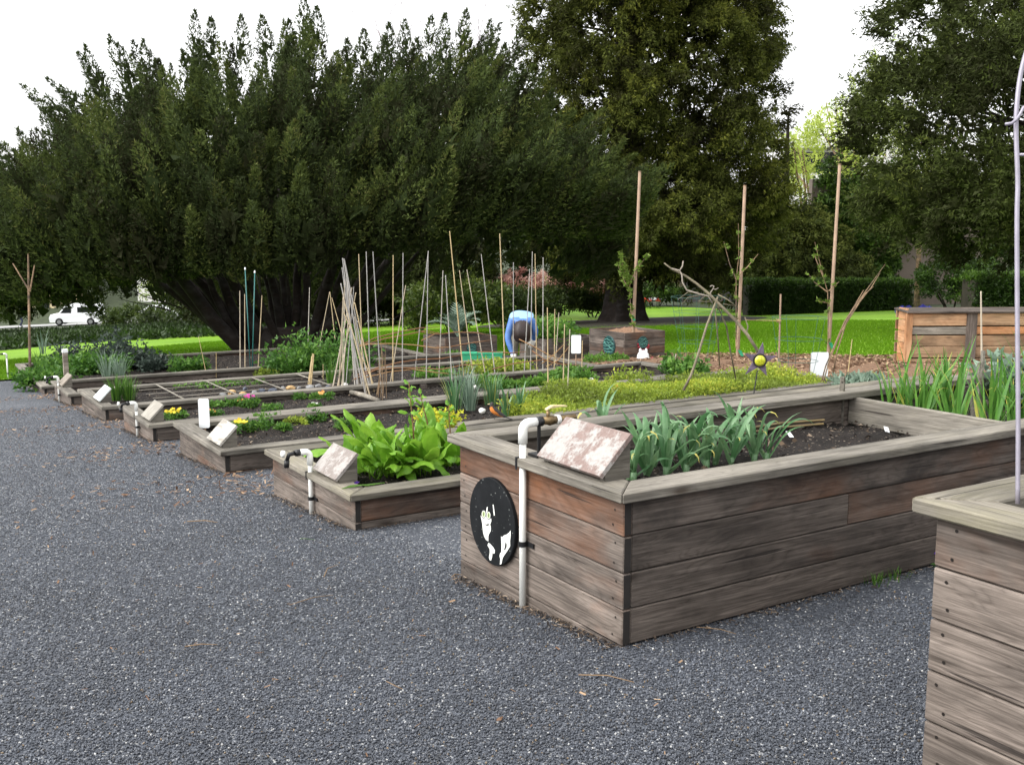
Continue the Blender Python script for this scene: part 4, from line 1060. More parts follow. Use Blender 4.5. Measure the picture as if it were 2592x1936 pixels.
def peeling(name, base, flake, amt, streak=1.0):
    s = NT(name); tc = s.n('TexCoord').outputs['Object']
    a = s.noise(s.vmath('MULTIPLY', tc, (9.0, 9.0 * streak, 9.0)), 1.0, 8, .68, .3); b = s.noise(tc, 60, 5, .7)
    f = s.ramp(s.math('ADD', s.math('MULTIPLY', a, .8), s.math('MULTIPLY', b, .2)), [(amt - .03, 0.0), (amt + .05, 1.0)])
    c = s.mix(f, s.ramp(b, [(.3, tuple(x * .7 for x in base)), (.7, base)]), s.ramp(b, [(.3, tuple(x * .8 for x in flake)), (.7, flake)]))
    return s.done(c, .8, f, .4, .003, spec=.3)
M['peel1'] = peeling('peeling_white_paint', (.24, .175, .155), (.36, .34, .32), .49)
M['peel2'] = peeling('pale_flaking_paint', (.25, .215, .195), (.35, .325, .305), .5)
M['peel3'] = peeling('streaked_white_paint', (.30, .275, .235), (.46, .44, .40), .46, .2)
M['paper'] = peeling('laminated_paper', (.74, .80, .78), (.82, .86, .84), .5)

def sign_wedge(label, fr, xl, yl, xr, yr, cap_z, mat, L=None):
    """sloping wooden sign box sitting on a bed's end cap, panel facing outwards"""
    a = at(fr, xl, yl, z=cap_z + .035); b = at(fr, xr, yr, z=cap_z + .035)
    Yc = (a.y + b.y) / 2; L = L or abs(a.y - b.y); Xb = .015
    o = thing('sign_box', label, 'sign box', (Xb, Yc, cap_z), 'sloping wooden sign boxes on the bed ends')
    run, rise, h0 = .115, .115, .035
    n = Vector((-rise, 0, run)).normalized()
    p = MB(); q0 = Vector((-.02, 0, h0 - .02)); q1 = Vector((run + .01, 0, h0 + rise + .012))
    p.prism([q0 + Vector((0, -L / 2, 0)), q1 + Vector((0, -L / 2, 0)), q1 + Vector((0, L / 2, 0)), q0 + Vector((0, L / 2, 0))], n * .018)
    p.build('panel', mat, o)
    for s in (-1, 1):
        c = MB(); y = s * (L / 2 - .022)
        c.prism([(.0, y - .016, .001), (run, y - .016, .001), (run, y - .016, h0 + rise - .002), (-.005, y - .016, h0 - .008)], (0, .032, 0)); c.build('side', M['cap'], o, color=(.1, .42, .2, 1))
    c = MB(); c.box((run - .008, 0, .07), (.014, L - .09, .12)); c.build('back', M['cap'], o, color=(.1, .4, .2, 1))
    return o
sign_wedge('sloping sign box with flaking pink and white paint on the tall bed', 't', 925, 495, 1665, 735, .605, M['peel1'])
sign_wedge('sloping pale wooden sign box on the sorrel bed', 'g', 635, 712, 850, 835, .05, M['peel2'], .37)
sign_wedge('sloping whitish sign box on the seedling bed', 'h', 1272, 1232, 1368, 1300, -.165, M['peel3'], .36)
sign_wedge('sloping plain grey sign box on the bamboo bed', 'h', 872, 1092, 945, 1145, -.345, plain('grey_board', (.27, .25, .215), .9, .2, 12), .36)
sign_wedge('sloping sign box with white laminated sheet on the string grid bed', 'h', 580, 985, 632, 1020, -.52, M['paper'], .36)
sign_wedge('sloping brown sign box on the bare soil bed', 'h', 372, 893, 412, 932, -.70, plain('brown_board', (.22, .19, .155), .9, .2, 12), .36)

# ---- black plaque with a white cat
cc = at('cat', 540, 765, X=-.012); ct = at('cat', 500, 152, X=-.012); rad = (ct.z - cc.z) * 1.01
PL = thing('plaque', 'round black plaque with a painted white cat on the tall bed end', 'plaque', (-.004, cc.y, cc.z))
s = NT('chalky_black_paint'); tc = s.n('TexCoord').outputs['Object']
vo = s.n('TexVoronoi', Vector=tc, Scale=55.0); spk = s.math('MULTIPLY', s.ramp(vo.outputs['Distance'], [(.12, 1.0), (.2, 0.0)]), s.ramp(s.n('SeparateColor', Color=vo.outputs['Color']).outputs[0], [(.86, 0.0), (.9, 1.0)]))
ns = s.noise(tc, 14, 6, .7)
M['plaque'] = s.done(s.mix(s.math('MULTIPLY', spk, .55), s.ramp(ns, [(.4, (.004, .005, .006)), (.75, (.012, .013, .015))]), (.45, .48, .45)), .7, spec=.2)
mb = MB(); mb.lathe([(rad, 0), (rad, .014), (rad * .985, .017)], n=56, rot=Matrix.Rotation(-PI / 2, 3, 'Y')); mb.build('disc', M['plaque'], PL)
M['catwhite'] = plain('cat_white_paint', (.80, .81, .76), .6, .06, 30)
M['catgreen'] = plain('cat_eye_green', (.36, .46, .20), .6, .1)
def flat_shape(pts, name, mat, lift):
    x = -.004 - .017 - lift
    q = [at('cat', px_, py_, X=x) for px_, py_ in pts]
    mb = MB(); mb.v = [Vector((x + .004, v.y - cc.y, v.z - cc.z)) for v in q]; mb.face(list(range(len(q))))
    return mb.build(name, mat, PL, fix=False)
def oval(cx, cy, rx, ry, n=18): return [(cx + rx * math.cos(2 * PI * k / n), cy + ry * math.sin(2 * PI * k / n)) for k in range(n)]
flat_shape([(366, 682), (388, 708), (415, 720), (440, 700), (468, 732), (515, 725), (516, 765), (500, 805), (508, 850), (508, 895), (482, 945), (474, 975), (474, 1045), (440, 1020), (418, 980), (402, 925), (395, 860), (388, 790)], 'cat_face', M['catwhite'], .001)
flat_shape([(440, 640), (452, 570), (466, 562), (464, 600), (452, 700), (440, 700)], 'cat_blaze', M['catwhite'], .0014)
for ex, ey in ((408, 665), (477, 682)):
    k0_ = flat_shape(oval(ex, ey, 34, 60), 'eye_outline', M['black'], .0017); e = flat_shape(oval(ex, ey, 26, 50), 'cat_eye', M['catwhite'], .002); f = flat_shape(oval(ex, ey, 19, 41), 'iris', M['catgreen'], .0024); g = flat_shape(oval(ex, ey, 4, 26, 10), 'pupil', M['black'], .0028)
    f.parent = e; g.parent = e; k0_.parent = e
flat_shape([(420, 798), (445, 808), (470, 800), (492, 805), (470, 824), (440, 822)], 'cat_mouth', M['black'], .002)
flat_shape([(535, 530), (546, 535), (556, 600), (565, 680), (552, 688), (542, 620)], 'cat_ear_line', M['catwhite'], .001)
flat_shape([(476, 1062), (505, 1085), (545, 1130), (565, 1170), (562, 1210), (548, 1216), (532, 1200), (526, 1260), (510, 1312), (492, 1300), (482, 1270), (494, 1200), (492, 1150), (462, 1100)], 'cat_front_legs', M['catwhite'], .001)
flat_shape([(650, 975), (668, 985), (690, 962), (735, 945), (765, 920), (785, 890), (784, 960), (776, 1050), (778, 1110), (740, 1175), (700, 1230), (675, 1270), (655, 1360), (634, 1366), (640, 1290), (630, 1250), (636, 1215), (655, 1190), (656, 1080)], 'cat_hind_legs', M['catwhite'], .001)
flat_shape([(712, 1050), (728, 1080), (728, 1120), (704, 1165), (692, 1165), (704, 1110)], 'leg_gap', M['black'], .002)

# ---- divider board and stake inside the tall bed
dv = thing('divider_board', 'pale board dividing the tall bed across its width', 'board', (2.62, .62, .49)); add_board('panel', dv, 1.14, .16, .03, (0, 0, 0), PI / 2, (.2, .72, .2, 1), mat='cap')
tb = at('c', 928, 1040, X=2.56); bb = at('c', 925, 1300, X=2.56)
st = thing('stake', 'short flat wooden stake beside the divider board', 'stake', (2.56, bb.y, .40)); mb = MB(); mb.box((0, 0, .12), (.012, .03, .34)); mb.build('stick', M['cap'], st, color=(.2, .6, .1, 1))
for x, y, l in ((1245, 1350, 'small white plant tag lying on the soil before the divider'), (570, 1385, 'broken white plant tag near the leeks')):
    p = at('c', x, y, z=.435); t_ = thing('plant_tag', l, 'plant tag', p, 'white plant tags'); mb = MB(); mb.box((0, 0, .008), (.05, .025, .003), Matrix.Rotation(.5, 3, 'X') @ Matrix.Rotation(x, 3, 'Z')); mb.build('tag', M['white'], t_)
p = at('c', 180, 1370, z=.44); q = at('c', 730, 1300, z=.45)
for k in range(3):
    a = p + Vector((random.uniform(-.05, .1), random.uniform(-.04, .04), .01 * k)); b = q + Vector((random.uniform(-.1, .1), random.uniform(-.04, .04), .01 * k))
    t_ = thing('loose_cane', ('thin rust brown cane lying on the soil behind the leeks', 'longest pale cane lying flat behind the leeks', 'bent brown cane lying nearest the far wall of the tall bed')[k], 'cane', a); mb = MB(); mb.tube([Vector((0, 0, 0)), (b - a) * .5 + UP * .01, b - a], .006, 6); mb.build('stick', M['bark_stick'], t_, color=(.7, .6, .1, 1))

# ---- rod arch on the near right bed
M['rod'] = plain('lavender_grey_metal', (.30, .28, .33), .45, .12, 20, metal=.35)
rb_ = at('d', 2197, 1092, z=.86); dp = depth_of(rb_)
AR = thing('rod_arch', 'lavender grey metal rod arch rising from the near right bed', 'trellis', rb_)
pts = [at('s', x, y, depth=dp) - rb_ for x, y in ((2576, 1275), (2577, 1050), (2575, 800), (2574, 560), (2576, 460), (2572, 340), (2573, 280), (2580, 210), (2594, 145), (2620, 80), (2665, 35), (2720, 20), (2790, 45), (2840, 110), (2860, 220), (2865, 600), (2870, 1285))]
sm = []
for i in range(len(pts) - 1):
    for k in range(4):
        p0, p1, p2, p3 = pts[max(i - 1, 0)], pts[i], pts[i + 1], pts[min(i + 2, len(pts) - 1)]; t = k / 4
        sm.append(.5 * ((2 * p1) + (p2 - p0) * t + (2 * p0 - 5 * p1 + 4 * p2 - p3) * t * t + (3 * p1 - p0 - 3 * p2 + p3) * t ** 3))
sm.append(pts[-1])
mb = MB(); mb.tube(sm, .0058, 10); mb.build('rod', M['rod'], AR, smooth=True)
mb = MB(); cu = [(2545, 315), (2560, 313), (2572, 304), (2582, 290), (2590, 274), (2604, 262), (2620, 268), (2626, 290), (2612, 310)]
mb.tube([at('s', x, y, depth=dp - .012) - rb_ for x, y in cu], .004, 8); mb.build('curl', M['rod'], AR, smooth=True)
mb = MB(); mb.tube([at('s', x, 392, depth=dp) - rb_ for x in (2577, 2865)], .004, 8); mb.build('cross_bar', M['rod'], AR, smooth=True)

# ================================================================ canes and branches
M['cane'] = leafmat('bamboo', [(0, (.26, .25, .24)), (.35, (.36, .34, .31)), (.65, (.42, .33, .20)), (1, (.46, .34, .16))], 0, .6)
def cane(label, fr, xt, yt, xb, yb, z, r=.0085, tint=.5, group='bamboo canes in the bamboo bed', dd=0.0, name='bamboo_cane', bow=0.0, **kw):
    t, b = pair(fr, xt, yt, xb, yb, z, **kw)
    if dd: t = at(fr, xt, yt, depth=depth_of(b) + dd)
    o = thing(name, label, 'cane', b, group)
    d = t - b; b0 = -d.normalized() * .06; n = max(3, int(d.length / .22))
    pts = []; rad = []
    bw = RIGHT * bow
    for i in range(n):
        for f, k in ((0, 1.22), (.06, 1.0), (.94, 1.0)):
            tt = (i + f) / n; pts.append(b0 + (d - b0) * tt + bw * math.sin(PI * tt)); rad.append(r * k * (1 - .35 * tt))
    pts.append(d); rad.append(r * .62)
    mb = MB(); mb.tube(pts, rad, 6, t=tint); mb.build('stick', M['cane'], o, smooth=True)
    return o
ORD = ['first', 'second', 'third', 'fourth', 'fifth', 'sixth', 'seventh', 'eighth', 'ninth', 'tenth', 'eleventh', 'twelfth', 'thirteenth', 'fourteenth', 'fifteenth', 'sixteenth', 'seventeenth', 'eighteenth', 'nineteenth', 'twentieth', 'twenty first', 'twenty second']
ZC = -.44
tee = [(460, 285, 575, 1215, .1), (470, 290, 620, 1235, .15), (457, 350, 560, 1150, .1), (474, 300, 640, 1150, .2), (545, 595, 680, 1215, .7), (525, 490, 400, 900, .5), (553, 525, 432, 880, .6), (448, 460, 600, 1180, .3), (465, 560, 650, 1240, .6), (490, 430, 545, 1000, .4)]
tl = ['leftmost of the two grey canes topping the leaning bundle', 'grey cane that tops the leaning bundle', 'shorter grey cane along the left of the leaning bundle', 'grey cane on the right flank of the leaning bundle',
      'tan cane low on the right of the leaning bundle', 'cane crossing the leaning bundle down to the left', 'second cane crossing the bundle down to the left, yellower', 'thin cane starting at half height inside the bundle', 'tan cane low in the middle of the bundle', 'dark grey cane hidden inside the leaning bundle']
for (xt, yt, xb, yb, tn), l in zip(tee, tl):
    cane(l, 'a', xt, yt, xb, max(yb, 1150), ZC, .011, tn, 'leaning bundle of canes', dd=random.uniform(-.1, .1))
random.seed(77)
for k in range(9):
    xt, yt = random.uniform(455, 560), random.uniform(380, 700); xb, yb = random.uniform(410, 700), random.uniform(1130, 1235)
    cane('thin stray cane, %s of those tangled in the leaning bundle' % ORD[k], 'a', xt, yt, xb, yb, ZC, .007, random.random(), 'stray canes in the leaning bundle', dd=random.uniform(-.2, .2))
row = [(573, 258, 605, 1190, .65, ''), (625, 240, 655, 1200, .15, ''), (672, 240, 730, 1215, .1, ''), (813, 265, 810, 1190, .8, ''), (882, 250, 876, 1190, .15, ''), (900, 475, 790, 1180, .55, 'leaning left'), (1058, 235, 955, 1170, .2, 'leaning left'), (1057, 240, 1043, 1180, .15, ''),
       (1160, 372, 1130, 1170, .4, ''), (1178, 405, 1225, 1180, .35, ''), (1207, 98, 1302, 1095, .9, 'very tall'), (1275, 370, 1370, 1100, .6, 'leaning right'), (1327, 365, 1462, 1130, .5, 'leaning right'), (1427, 258, 1525, 1110, .3, 'leaning right'), (1556, 115, 1595, 1120, .75, 'very tall'),
       (1651, 315, 1650, 1110, .15, ''), (1765, 360, 1725, 1110, .2, 'leaning'), (1783, 240, 1770, 1095, .2, ''), (1802, 255, 1814, 1090, .8, ''), (1858, 280, 1856, 1110, .35, '')]
for i, (xt, yt, xb, yb, tn, w_) in enumerate(row):
    tall = w_ or ('grey' if tn < .4 else 'tan')
    cane('%s bamboo cane, %s from the left in the upright row' % (tall, ORD[i]), 'a', xt, yt, xb, yb, ZC, .0105 if 'very' in w_ else .0085, tn, 'upright bamboo canes in a row')
low = [(1888, 630, 1893, 1240, .8), (1940, 640, 1935, 1125, .75), (1968, 665, 1945, 1000, .5), (2008, 745, 1997, 1230, .7), (2045, 780, 2028, 1240, .5), (2132, 860, 2127, 1110, .9)]
for i, (xt, yt, xb, yb, tn) in enumerate(low):
    cane('short bamboo cane, %s from the left by the white placard' % ORD[i], 'a', xt, yt, xb, yb, ZC + (.25 if yb > 1200 else 0), .008, tn, 'short canes near the white placard')
back = [(230, 490, 218, 915, .4), (370, 520, 300, 890, .6), (372, 520, 418, 945, .7), (385, 560, 490, 940, .75)]
for i, (xt, yt, xb, yb, tn) in enumerate(back):
    cane(('lone thin cane left of the parsley tripod', 'left leg cane of the small tripod behind the parsley', 'middle leg cane of the small tripod behind the parsley', 'right leg cane of the small tripod behind the parsley')[i], 'a', xt, yt, xb, yb, -.84, .011, tn, 'canes behind the parsley')
for i, (xt, yt, xb, yb, tn) in enumerate([(1492, 335, 1495, 840, .5), (1522, 355, 1525, 840, .6), (1630, 365, 1605, 850, .65), (1235, 620, 1275, 810, .9), (1345, 720, 1345, 880, .95)]):
    cane(('pale upright cane, left of the group with green stakes', 'cane leaning beside the green stakes', 'tan cane right of the two green stakes', 'thin yellow stick leaning over the farthest bed', 'thin orange stick before the green stakes')[i], 'h', xt, yt, xb, yb, -.84, .010 if i < 3 else .006, tn, 'canes in the bare soil bed')
M['greenstake'] = plain('green_coated_steel', (.02, .12, .11), .4, .1)
for i, (xt, yt, xb, yb) in enumerate([(1525, 205, 1560, 850), (1585, 225, 1568, 855)]):
    t, b = pair('h', xt, yt, xb, yb, -.84); o = thing('green_stake', ('left dark green steel stake with white tip', 'right dark green steel stake with white tip')[i], 'stake', b, 'green steel stakes')
    mb = MB(); mb.tube([(0, 0, -.05), t - b], .009, 8); mb.build('rod', M['greenstake'], o, smooth=True)
    mb = MB(); mb.lathe([(.006, -.01), (.014, .01), (.014, .03), (.004, .045)], t - b, 8); mb.build('tip', M['white'], o, smooth=True)
# short sticks in the stone row
for i, (xt, yt, xb, yb) in enumerate([(1075, 165, 1045, 455), (1085, 170, 1060, 455), (1068, 190, 1035, 450), (1172, 260, 1172, 400)]):
    cane(('pale split stick, left of the bunch behind the stones', 'tallest pale split stick of the bunch behind the stones', 'shortest stick of the bunch behind the stones', 'single brown stick right of the pale bunch')[i], 'r3', xt, yt, xb, yb, -.58, .012 if i < 3 else .006, .85, 'sticks behind the stones', name='short_stick')
# far left forked pole
t, b = pair('h', 175, 105, 185, 790, None, Y=15.6)
FP = thing('forked_pole', 'tall thin forked pole at the far left bed', 'pole', b); mb = MB(); mb.tube([(0, 0, -.05), (t - b) * .66, t - b], [.022, .018, .012], 7); mb.build('pole', M['greybark'], FP)
k0 = at('h', 186, 340, depth=depth_of(b)) - b
for x, y in ((80, 165), (215, 175)):
    mb = MB(); mb.tube([k0, at('h', x, y, depth=depth_of(b)) - b], [.014, .009], 6); mb.build('prong', M['greybark'], FP)
# woven willow rods
M['willow'] = leafmat('willow_rod', [(0, (.17, .08, .035)), (.6, (.26, .125, .055)), (1, (.34, .21, .09))], 0, .6)
wv = [[(560, 905), (690, 840), (850, 800), (1000, 772), (1140, 765)], [(570, 900), (640, 885), (800, 880), (960, 890), (1100, 910), (1220, 905)], [(620, 885), (760, 845), (900, 820), (1040, 790), (1160, 815)], [(990, 795), (1060, 810), (1140, 815), (1250, 800), (1400, 805), (1490, 825)],
      [(1100, 910), (1200, 905), (1300, 885), (1400, 870), (1500, 855)], [(560, 1100), (700, 1050), (860, 1010), (1000, 990), (1150, 985), (1290, 960)], [(540, 1130), (700, 1060), (850, 1050), (1000, 1050), (1150, 1060), (1300, 1030), (1460, 1025)], [(600, 1120), (800, 1075), (950, 1060), (1100, 1080), (1300, 1100)],
      [(1400, 940), (1500, 938), (1620, 945), (1740, 938)], [(1500, 1060), (1650, 1020), (1800, 1000), (1960, 985)], [(1690, 850), (1790, 900), (1900, 960), (2030, 1010)], [(1780, 930), (1880, 1000), (1990, 1025), (2120, 1030)], [(1850, 1020), (1930, 960), (2010, 880)], [(1880, 1040), (1960, 1000), (2040, 900)], [(1010, 860), (1060, 835), (1130, 800)]]
wl = ['uppermost', 'long wavy', 'upper slanting', 'right hand upper', 'middle rising', 'long lower', 'sagging lower', 'lowest left', 'level rod across the gardener', 'rising right hand', 'steep falling', 'falling right end', 'steep rising', 'second steep rising', 'short broken']
for i, pl in enumerate(wv):
    dps = depth_of(at('a', 1100, 1150, z=ZC)) + .55 * (pl[0][0] - 1100) / 1000
    P = [at('a', x, y, depth=dps + random.uniform(-.04, .04)) for x, y in pl]
    o = thing('willow_rod', (wl[i] if 'rod' in wl[i] else wl[i] + ' orange willow rod') + ' woven through the canes', 'willow rod', P[0], 'willow rods woven through the canes')
    mb = MB(); mb.tube([p - P[0] for p in P], [.0075] * (len(P) - 1) + [.003], 6, t=random.random()); mb.build('rod', M['willow'], o, smooth=True)
M['litter'] = leafmat('dry_litter', [(0, (.13, .085, .05)), (1, (.28, .19, .11))], 0, .8)
# twig bundle at the right foot of the cane bundle
tb_ = at('a', 740, 1270, z=ZC)
for k in range(9):
    t, b = pair('a', 712 + 5 * k + random.uniform(-25, 25), random.uniform(740, 1080), 685 + 10 * k + random.uniform(-12, 12), 1235 + random.uniform(-35, 40), ZC)
    o = thing('dry_stem', 'dry brown stem, %s from the left of the upright bunch by the cane bundle' % ORD[k], 'dry stem', b, 'dry stems by the cane bundle'); mb = MB(); mb.tube([(0, 0, -.03), (t - b) * .5 + RIGHT * .02, t - b], [.0045, .004, .0015], 5, t=random.uniform(.1, .9)); mb.build('stem', M['litter'], o)
a = at('r3', 1430, 525, z=ZC + .03); b = at('r3', 1690, 605, z=ZC + .03)
o = thing('log_edge', 'pale birch log lying at the foot of the cane bundle', 'log', a); mb = MB(); mb.tube([(0, 0, 0), (b - a) * .5 + UP * .01, b - a], [.028, .03, .026], 9); mb.build('log', M['cap'], o, smooth=True, color=(.4, .75, .2, 1))

# ---- branch tripod, curled branch and star
dp = depth_of(at('d', 1465, 885, z=-.25))
def qpts(l, fr='q', d0=dp): return [at(fr, x, y, depth=d0 + (e[0] if e else 0)) for x, y, *e in l]
TRb = at('q', 180, 1652, depth=dp); TR = thing('branch_tripod', 'mossy bare branches lashed into a tripod over the green ground cover', 'branch tripod', TRb)
for nm, l, r in [('branch', [(-70, 610), (0, 665), (130, 730), (230, 800), (340, 890), (410, 960), (600, 1150), (700, 1270), (790, 1410), (850, 1560, .2)], (.010, .014, .017, .019, .02, .022, .024, .025, .025, .025)),
                 ('leg', [(430, 920), (330, 1180), (240, 1480), (180, 1652), (110, 1790)], (.014, .017, .019, .02, .02)),
                 ('leg', [(400, 1000), (430, 1300, .3), (445, 1560, .5)], (.009, .010, .010)), ('leg', [(430, 1010), (510, 1200, .3), (545, 1420, .5), (600, 1700, .7)], (.009, .012, .012, .012)),
                 ('twig', [(430, 900), (520, 950), (600, 1010)], (.010, .008, .004)), ('twig', [(340, 890), (260, 960), (250, 990)], (.008, .006, .003)), ('twig', [(410, 960), (310, 970), (250, 960)], (.008, .006, .003)),
                 ('twig', [(690, 1270), (710, 1200), (680, 1110)], (.012, .010, .005)), ('twig', [(250, 880), (150, 880), (60, 950)], (.006, .005, .003)), ('twig', [(300, 900), (150, 930), (90, 1000)], (.006, .005, .003)), ('twig', [(480, 990), (560, 1000), (620, 1030)], (.007, .005, .003))]:
    mb = MB(); mb.tube([p - TRb for p in qpts(l)], [x * .68 for x in r], 7); mb.build(nm, M['bark_stick'], TR, smooth=True, color=(.25, .5, .1, 1))
CBb = at('q', 380, 985, depth=dp - .05); CBr = thing('curled_branch', 'pale curling dead branch resting on the branch tripod', 'branch', CBb)
for l, r in [([(0, 660), (75, 680), (95, 720), (100, 790), (140, 860), (250, 895), (340, 918), (380, 985)], .008), ([(75, 680), (100, 640), (108, 590)], .007), ([(365, 925), (363, 880), (385, 850), (393, 825), (375, 817), (358, 828)], .006), ([(380, 850), (410, 855), (435, 840)], .004)]:
    mb = MB(); mb.tube([p - CBb for p in qpts(l, d0=dp - .05)], r, 7); mb.build('twig', M['greybark'], CBr, smooth=True, color=(0, .8, 0, 1))
# star on a rod
sc_ = at('b', 1990, 860, depth=9.9); M['purple'] = plain('faded_purple_paint', (.10, .075, .11), .7, .35, 25); M['starglass'] = plain('yellow_green_glass', (.48, .50, .03), .2, .35, 60, spec=.7)
STR = thing('star_ornament', 'purple star ornament with yellow glass centre on a thin rod', 'star', sc_)
fx = RIGHT; tips = [(2015, 735), (2110, 830), (2042, 968), (1893, 958), (1888, 815)]
mb = MB(); po = []
tipv = [at('b', x, y, depth=9.9) - sc_ for x, y in tips]
for i in range(5):
    a, b = tipv[i], tipv[(i + 1) % 5]; po.append(a); po.append((a + b) * .5 * .46)
mb.prism(po, AWAY * .02); mb.build('star', M['purple'], STR)
R3 = Matrix((RIGHT, UP, -AWAY)).transposed()
mb = MB(); mb.lathe([(.066, -.012), (.066, .022), (.05, .022)], n=24, rot=R3); mb.build('ring', M['endgrain'], STR)
mb = MB(); mb.lathe([(.052, 0), (.052, .024), (.03, .034)], n=20, rot=R3); mb.build('glass', M['starglass'], STR, smooth=True)
mb = MB(); mb.tube([at('b', 1975, 930, depth=9.92) - sc_, at('b', 1950, 1090, depth=9.92) - sc_, at('b', 1930, 1290, depth=9.92) - sc_], .006, 6); mb.build('rod', M['black'], STR)
# leaning twiggy branches at the right
d2 = depth_of(at('c', 780, 1060, z=-.25)); b2 = at('c', 775, 1070, depth=d2)
LB_ = thing('leaning_branches', 'sheaf of thin bare branches leaning right above the white sign', 'branch', b2)
for k, l in enumerate([[(775, 1070), (820, 900), (930, 640), (1010, 500), (1120, 350), (1235, 190)], [(785, 1075), (850, 850), (920, 680), (1010, 510), (1090, 400), (1155, 345)], [(870, 960), (900, 800), (960, 610), (1060, 450), (1140, 350), (1200, 250)], [(830, 900), (930, 640), (950, 590), (1020, 480), (1085, 370)]]):
    mb = MB(); mb.tube([at('c', x, y, depth=d2 + .06 * k) - b2 for x, y in l], [.008, .0075, .007, .006, .005, .002], 6) if len(l) == 6 else mb.tube([at('c', x, y, depth=d2 + .06 * k) - b2 for x, y in l], .004, 6)
    mb.build('branch', M['greybark'], LB_, smooth=True)

# ---- tall poles and their saplings
M['pole'] = plain('brown_garden_pole', (.27, .185, .125), .75, .15, 8)
def pole(label, xt, yt, xb, yb, **kw):
    t, b = pair('d', xt, yt, xb, yb, **kw); o = thing('tall_pole', label, 'pole', b, 'tall brown poles')
    mb = MB(); mb.tube([(0, 0, -.1), (0, 0, 0), t - b], [.033, .033, .028], 10); mb.build('pole', M['pole'], o, smooth=True)
    mb = MB(); mb.tube([(t - b) * .999, (t - b) * 1.006], .029, 10); mb.build('top', M['cap'], o)
    return b
P1 = pole('tall brown pole standing in the square planter', 1382, 372, 1368, 716, z=-.33)
P2 = pole('tall brown pole in the mulch behind the branch tripod', 1609, 403, 1593, 777)
P3 = pole('tall brown pole in the mulch behind the white sign', 1814, 357, 1789, 772)
def sapling(label, base, fr, branches, leafy, dpt, mat):
    o = thing('sapling', label, 'sapling', base, 'young fruit saplings tied to poles')
    C = []; A = []
    for l in branches:
        P = [at(fr, x, y, depth=dpt) - base for x, y in l]; mb = MB(); mb.tube(P, [.012 - .008 * i / (len(P) - 1) for i in range(len(P))], 6); mb.build('stem', M['greybark'], o)
        for i in range(len(P) - 1):
            for k in range(leafy):
                t = random.random(); C.append(tuple(P[i].lerp(P[i + 1], t))); A.append((random.gauss(0, .6), random.gauss(0, .6), .6))
    n = len(C); foliage('leaves', o, mat, np.array(C), np.array(A), np.full(n, .05), np.full(n, .035), np.random.default_rng(3).random(n), 9, .055, .035, out=.8, noise=.7, seed=8)
M['appleleaf'] = leafmat('apple_leaves', [(0, (.09, .16, .02)), (1, (.22, .32, .06))], .4)
sapling('leafy young apple sapling beside the planter pole', P1, 'b', [[(1105, 620), (1090, 480), (1085, 330), (1060, 260), (1030, 180), (1025, 105)], [(1085, 380), (1040, 290), (1000, 190)], [(1095, 300), (1140, 220), (1215, 115)], [(1090, 330), (1050, 250), (1060, 190)]], 9, depth_of(P1) - .08, M['appleleaf'])
sapling('budding bare sapling beside the pole behind the tripod', P2, 'q', [[(600, 1400), (600, 1000), (600, 760), (625, 550), (620, 240)], [(600, 760), (540, 620), (485, 410)], [(610, 740), (700, 650), (805, 525)], [(600, 950), (585, 880)]], 2, depth_of(P2) - .08, M['appleleaf'])
sapling('budding bare sapling beside the pole behind the white sign', P3, 'q', [[(1455, 1350), (1455, 1050), (1450, 880), (1410, 730), (1330, 415)], [(1410, 740), (1335, 560), (1335, 530)], [(1450, 880), (1330, 790), (1270, 710)], [(1460, 980), (1390, 970), (1350, 950)], [(1460, 870), (1560, 780)]], 2, depth_of(P3) - .08, M['appleleaf'])
for b, fr, x, y, l in ((P2, 'b', 1855, 810, 'green tie tape on the pole behind the tripod'), (P3, 'c', 855, 755, 'green tie tape on the pole behind the white sign'), (P1, 'p', 1722, 760, 'green tie tape on the planter pole')):
    p = at(fr, x, y, depth=depth_of(b) - .05); o = thing('tie_tape', l, 'tape', p, 'green tie tapes'); mb = MB(); mb.prism([(-.05 * RIGHT.x, -.05 * RIGHT.y, .06), (RIGHT.x * .02, RIGHT.y * .02, .05), (RIGHT.x * .07, RIGHT.y * .07, -.05), (RIGHT.x * .02, RIGHT.y * .02, -.06)], AWAY * .01); mb.build('tape', M['green_tape'], o)
# stake with a knot of twine
t, b = pair('c', 507, 398, 492, 950, -.33); o = thing('twine_stake', 'slim stake with a knot of twine right of the star', 'stake', b); mb = MB(); mb.tube([(0, 0, -.05), t - b], .012, 7); mb.build('stick', M['pole'], o)
kn = at('c', 495, 585, depth=depth_of(b)) - b; mb = MB()
for k in range(5): mb.tube([kn + Vector((random.gauss(0, .03), random.gauss(0, .03), random.gauss(0, .02))) for _ in range(5)], .006, 5)
tag(mb.build('twine_knot', M['bark_stick'], o), kind='stuff')
mb = MB(); mb.tube([kn, at('c', 260, 578, depth=depth_of(b)) - b], .005, 5); mb.build('twine', M['bark_stick'], o)
t, b = pair('c', 1005, 715, 970, 1000, -.3); cane('thin yellow stick right of the white sign', 'c', 1005, 715, 970, 1000, -.3, .007, .95, 'sticks in the mulch')
cane('pale pointed stick at the mulch edge left of the tripod', 'w', 1675, 740, 1520, 1290, -.42, .010, .4, 'sticks in the mulch')
t, b = pair('m', 1615, 155, 1590, 1520, .42); cane('thin cane among the iris leaves', 'm', 1615, 155, 1625, 1000, .42, .009, .5, 'canes in the iris clump')
t, b = pair('m', 1640, 780, 1580, 1520, .42); o = thing('split_stake', 'weathered split wooden stake among the iris leaves', 'stake', b)
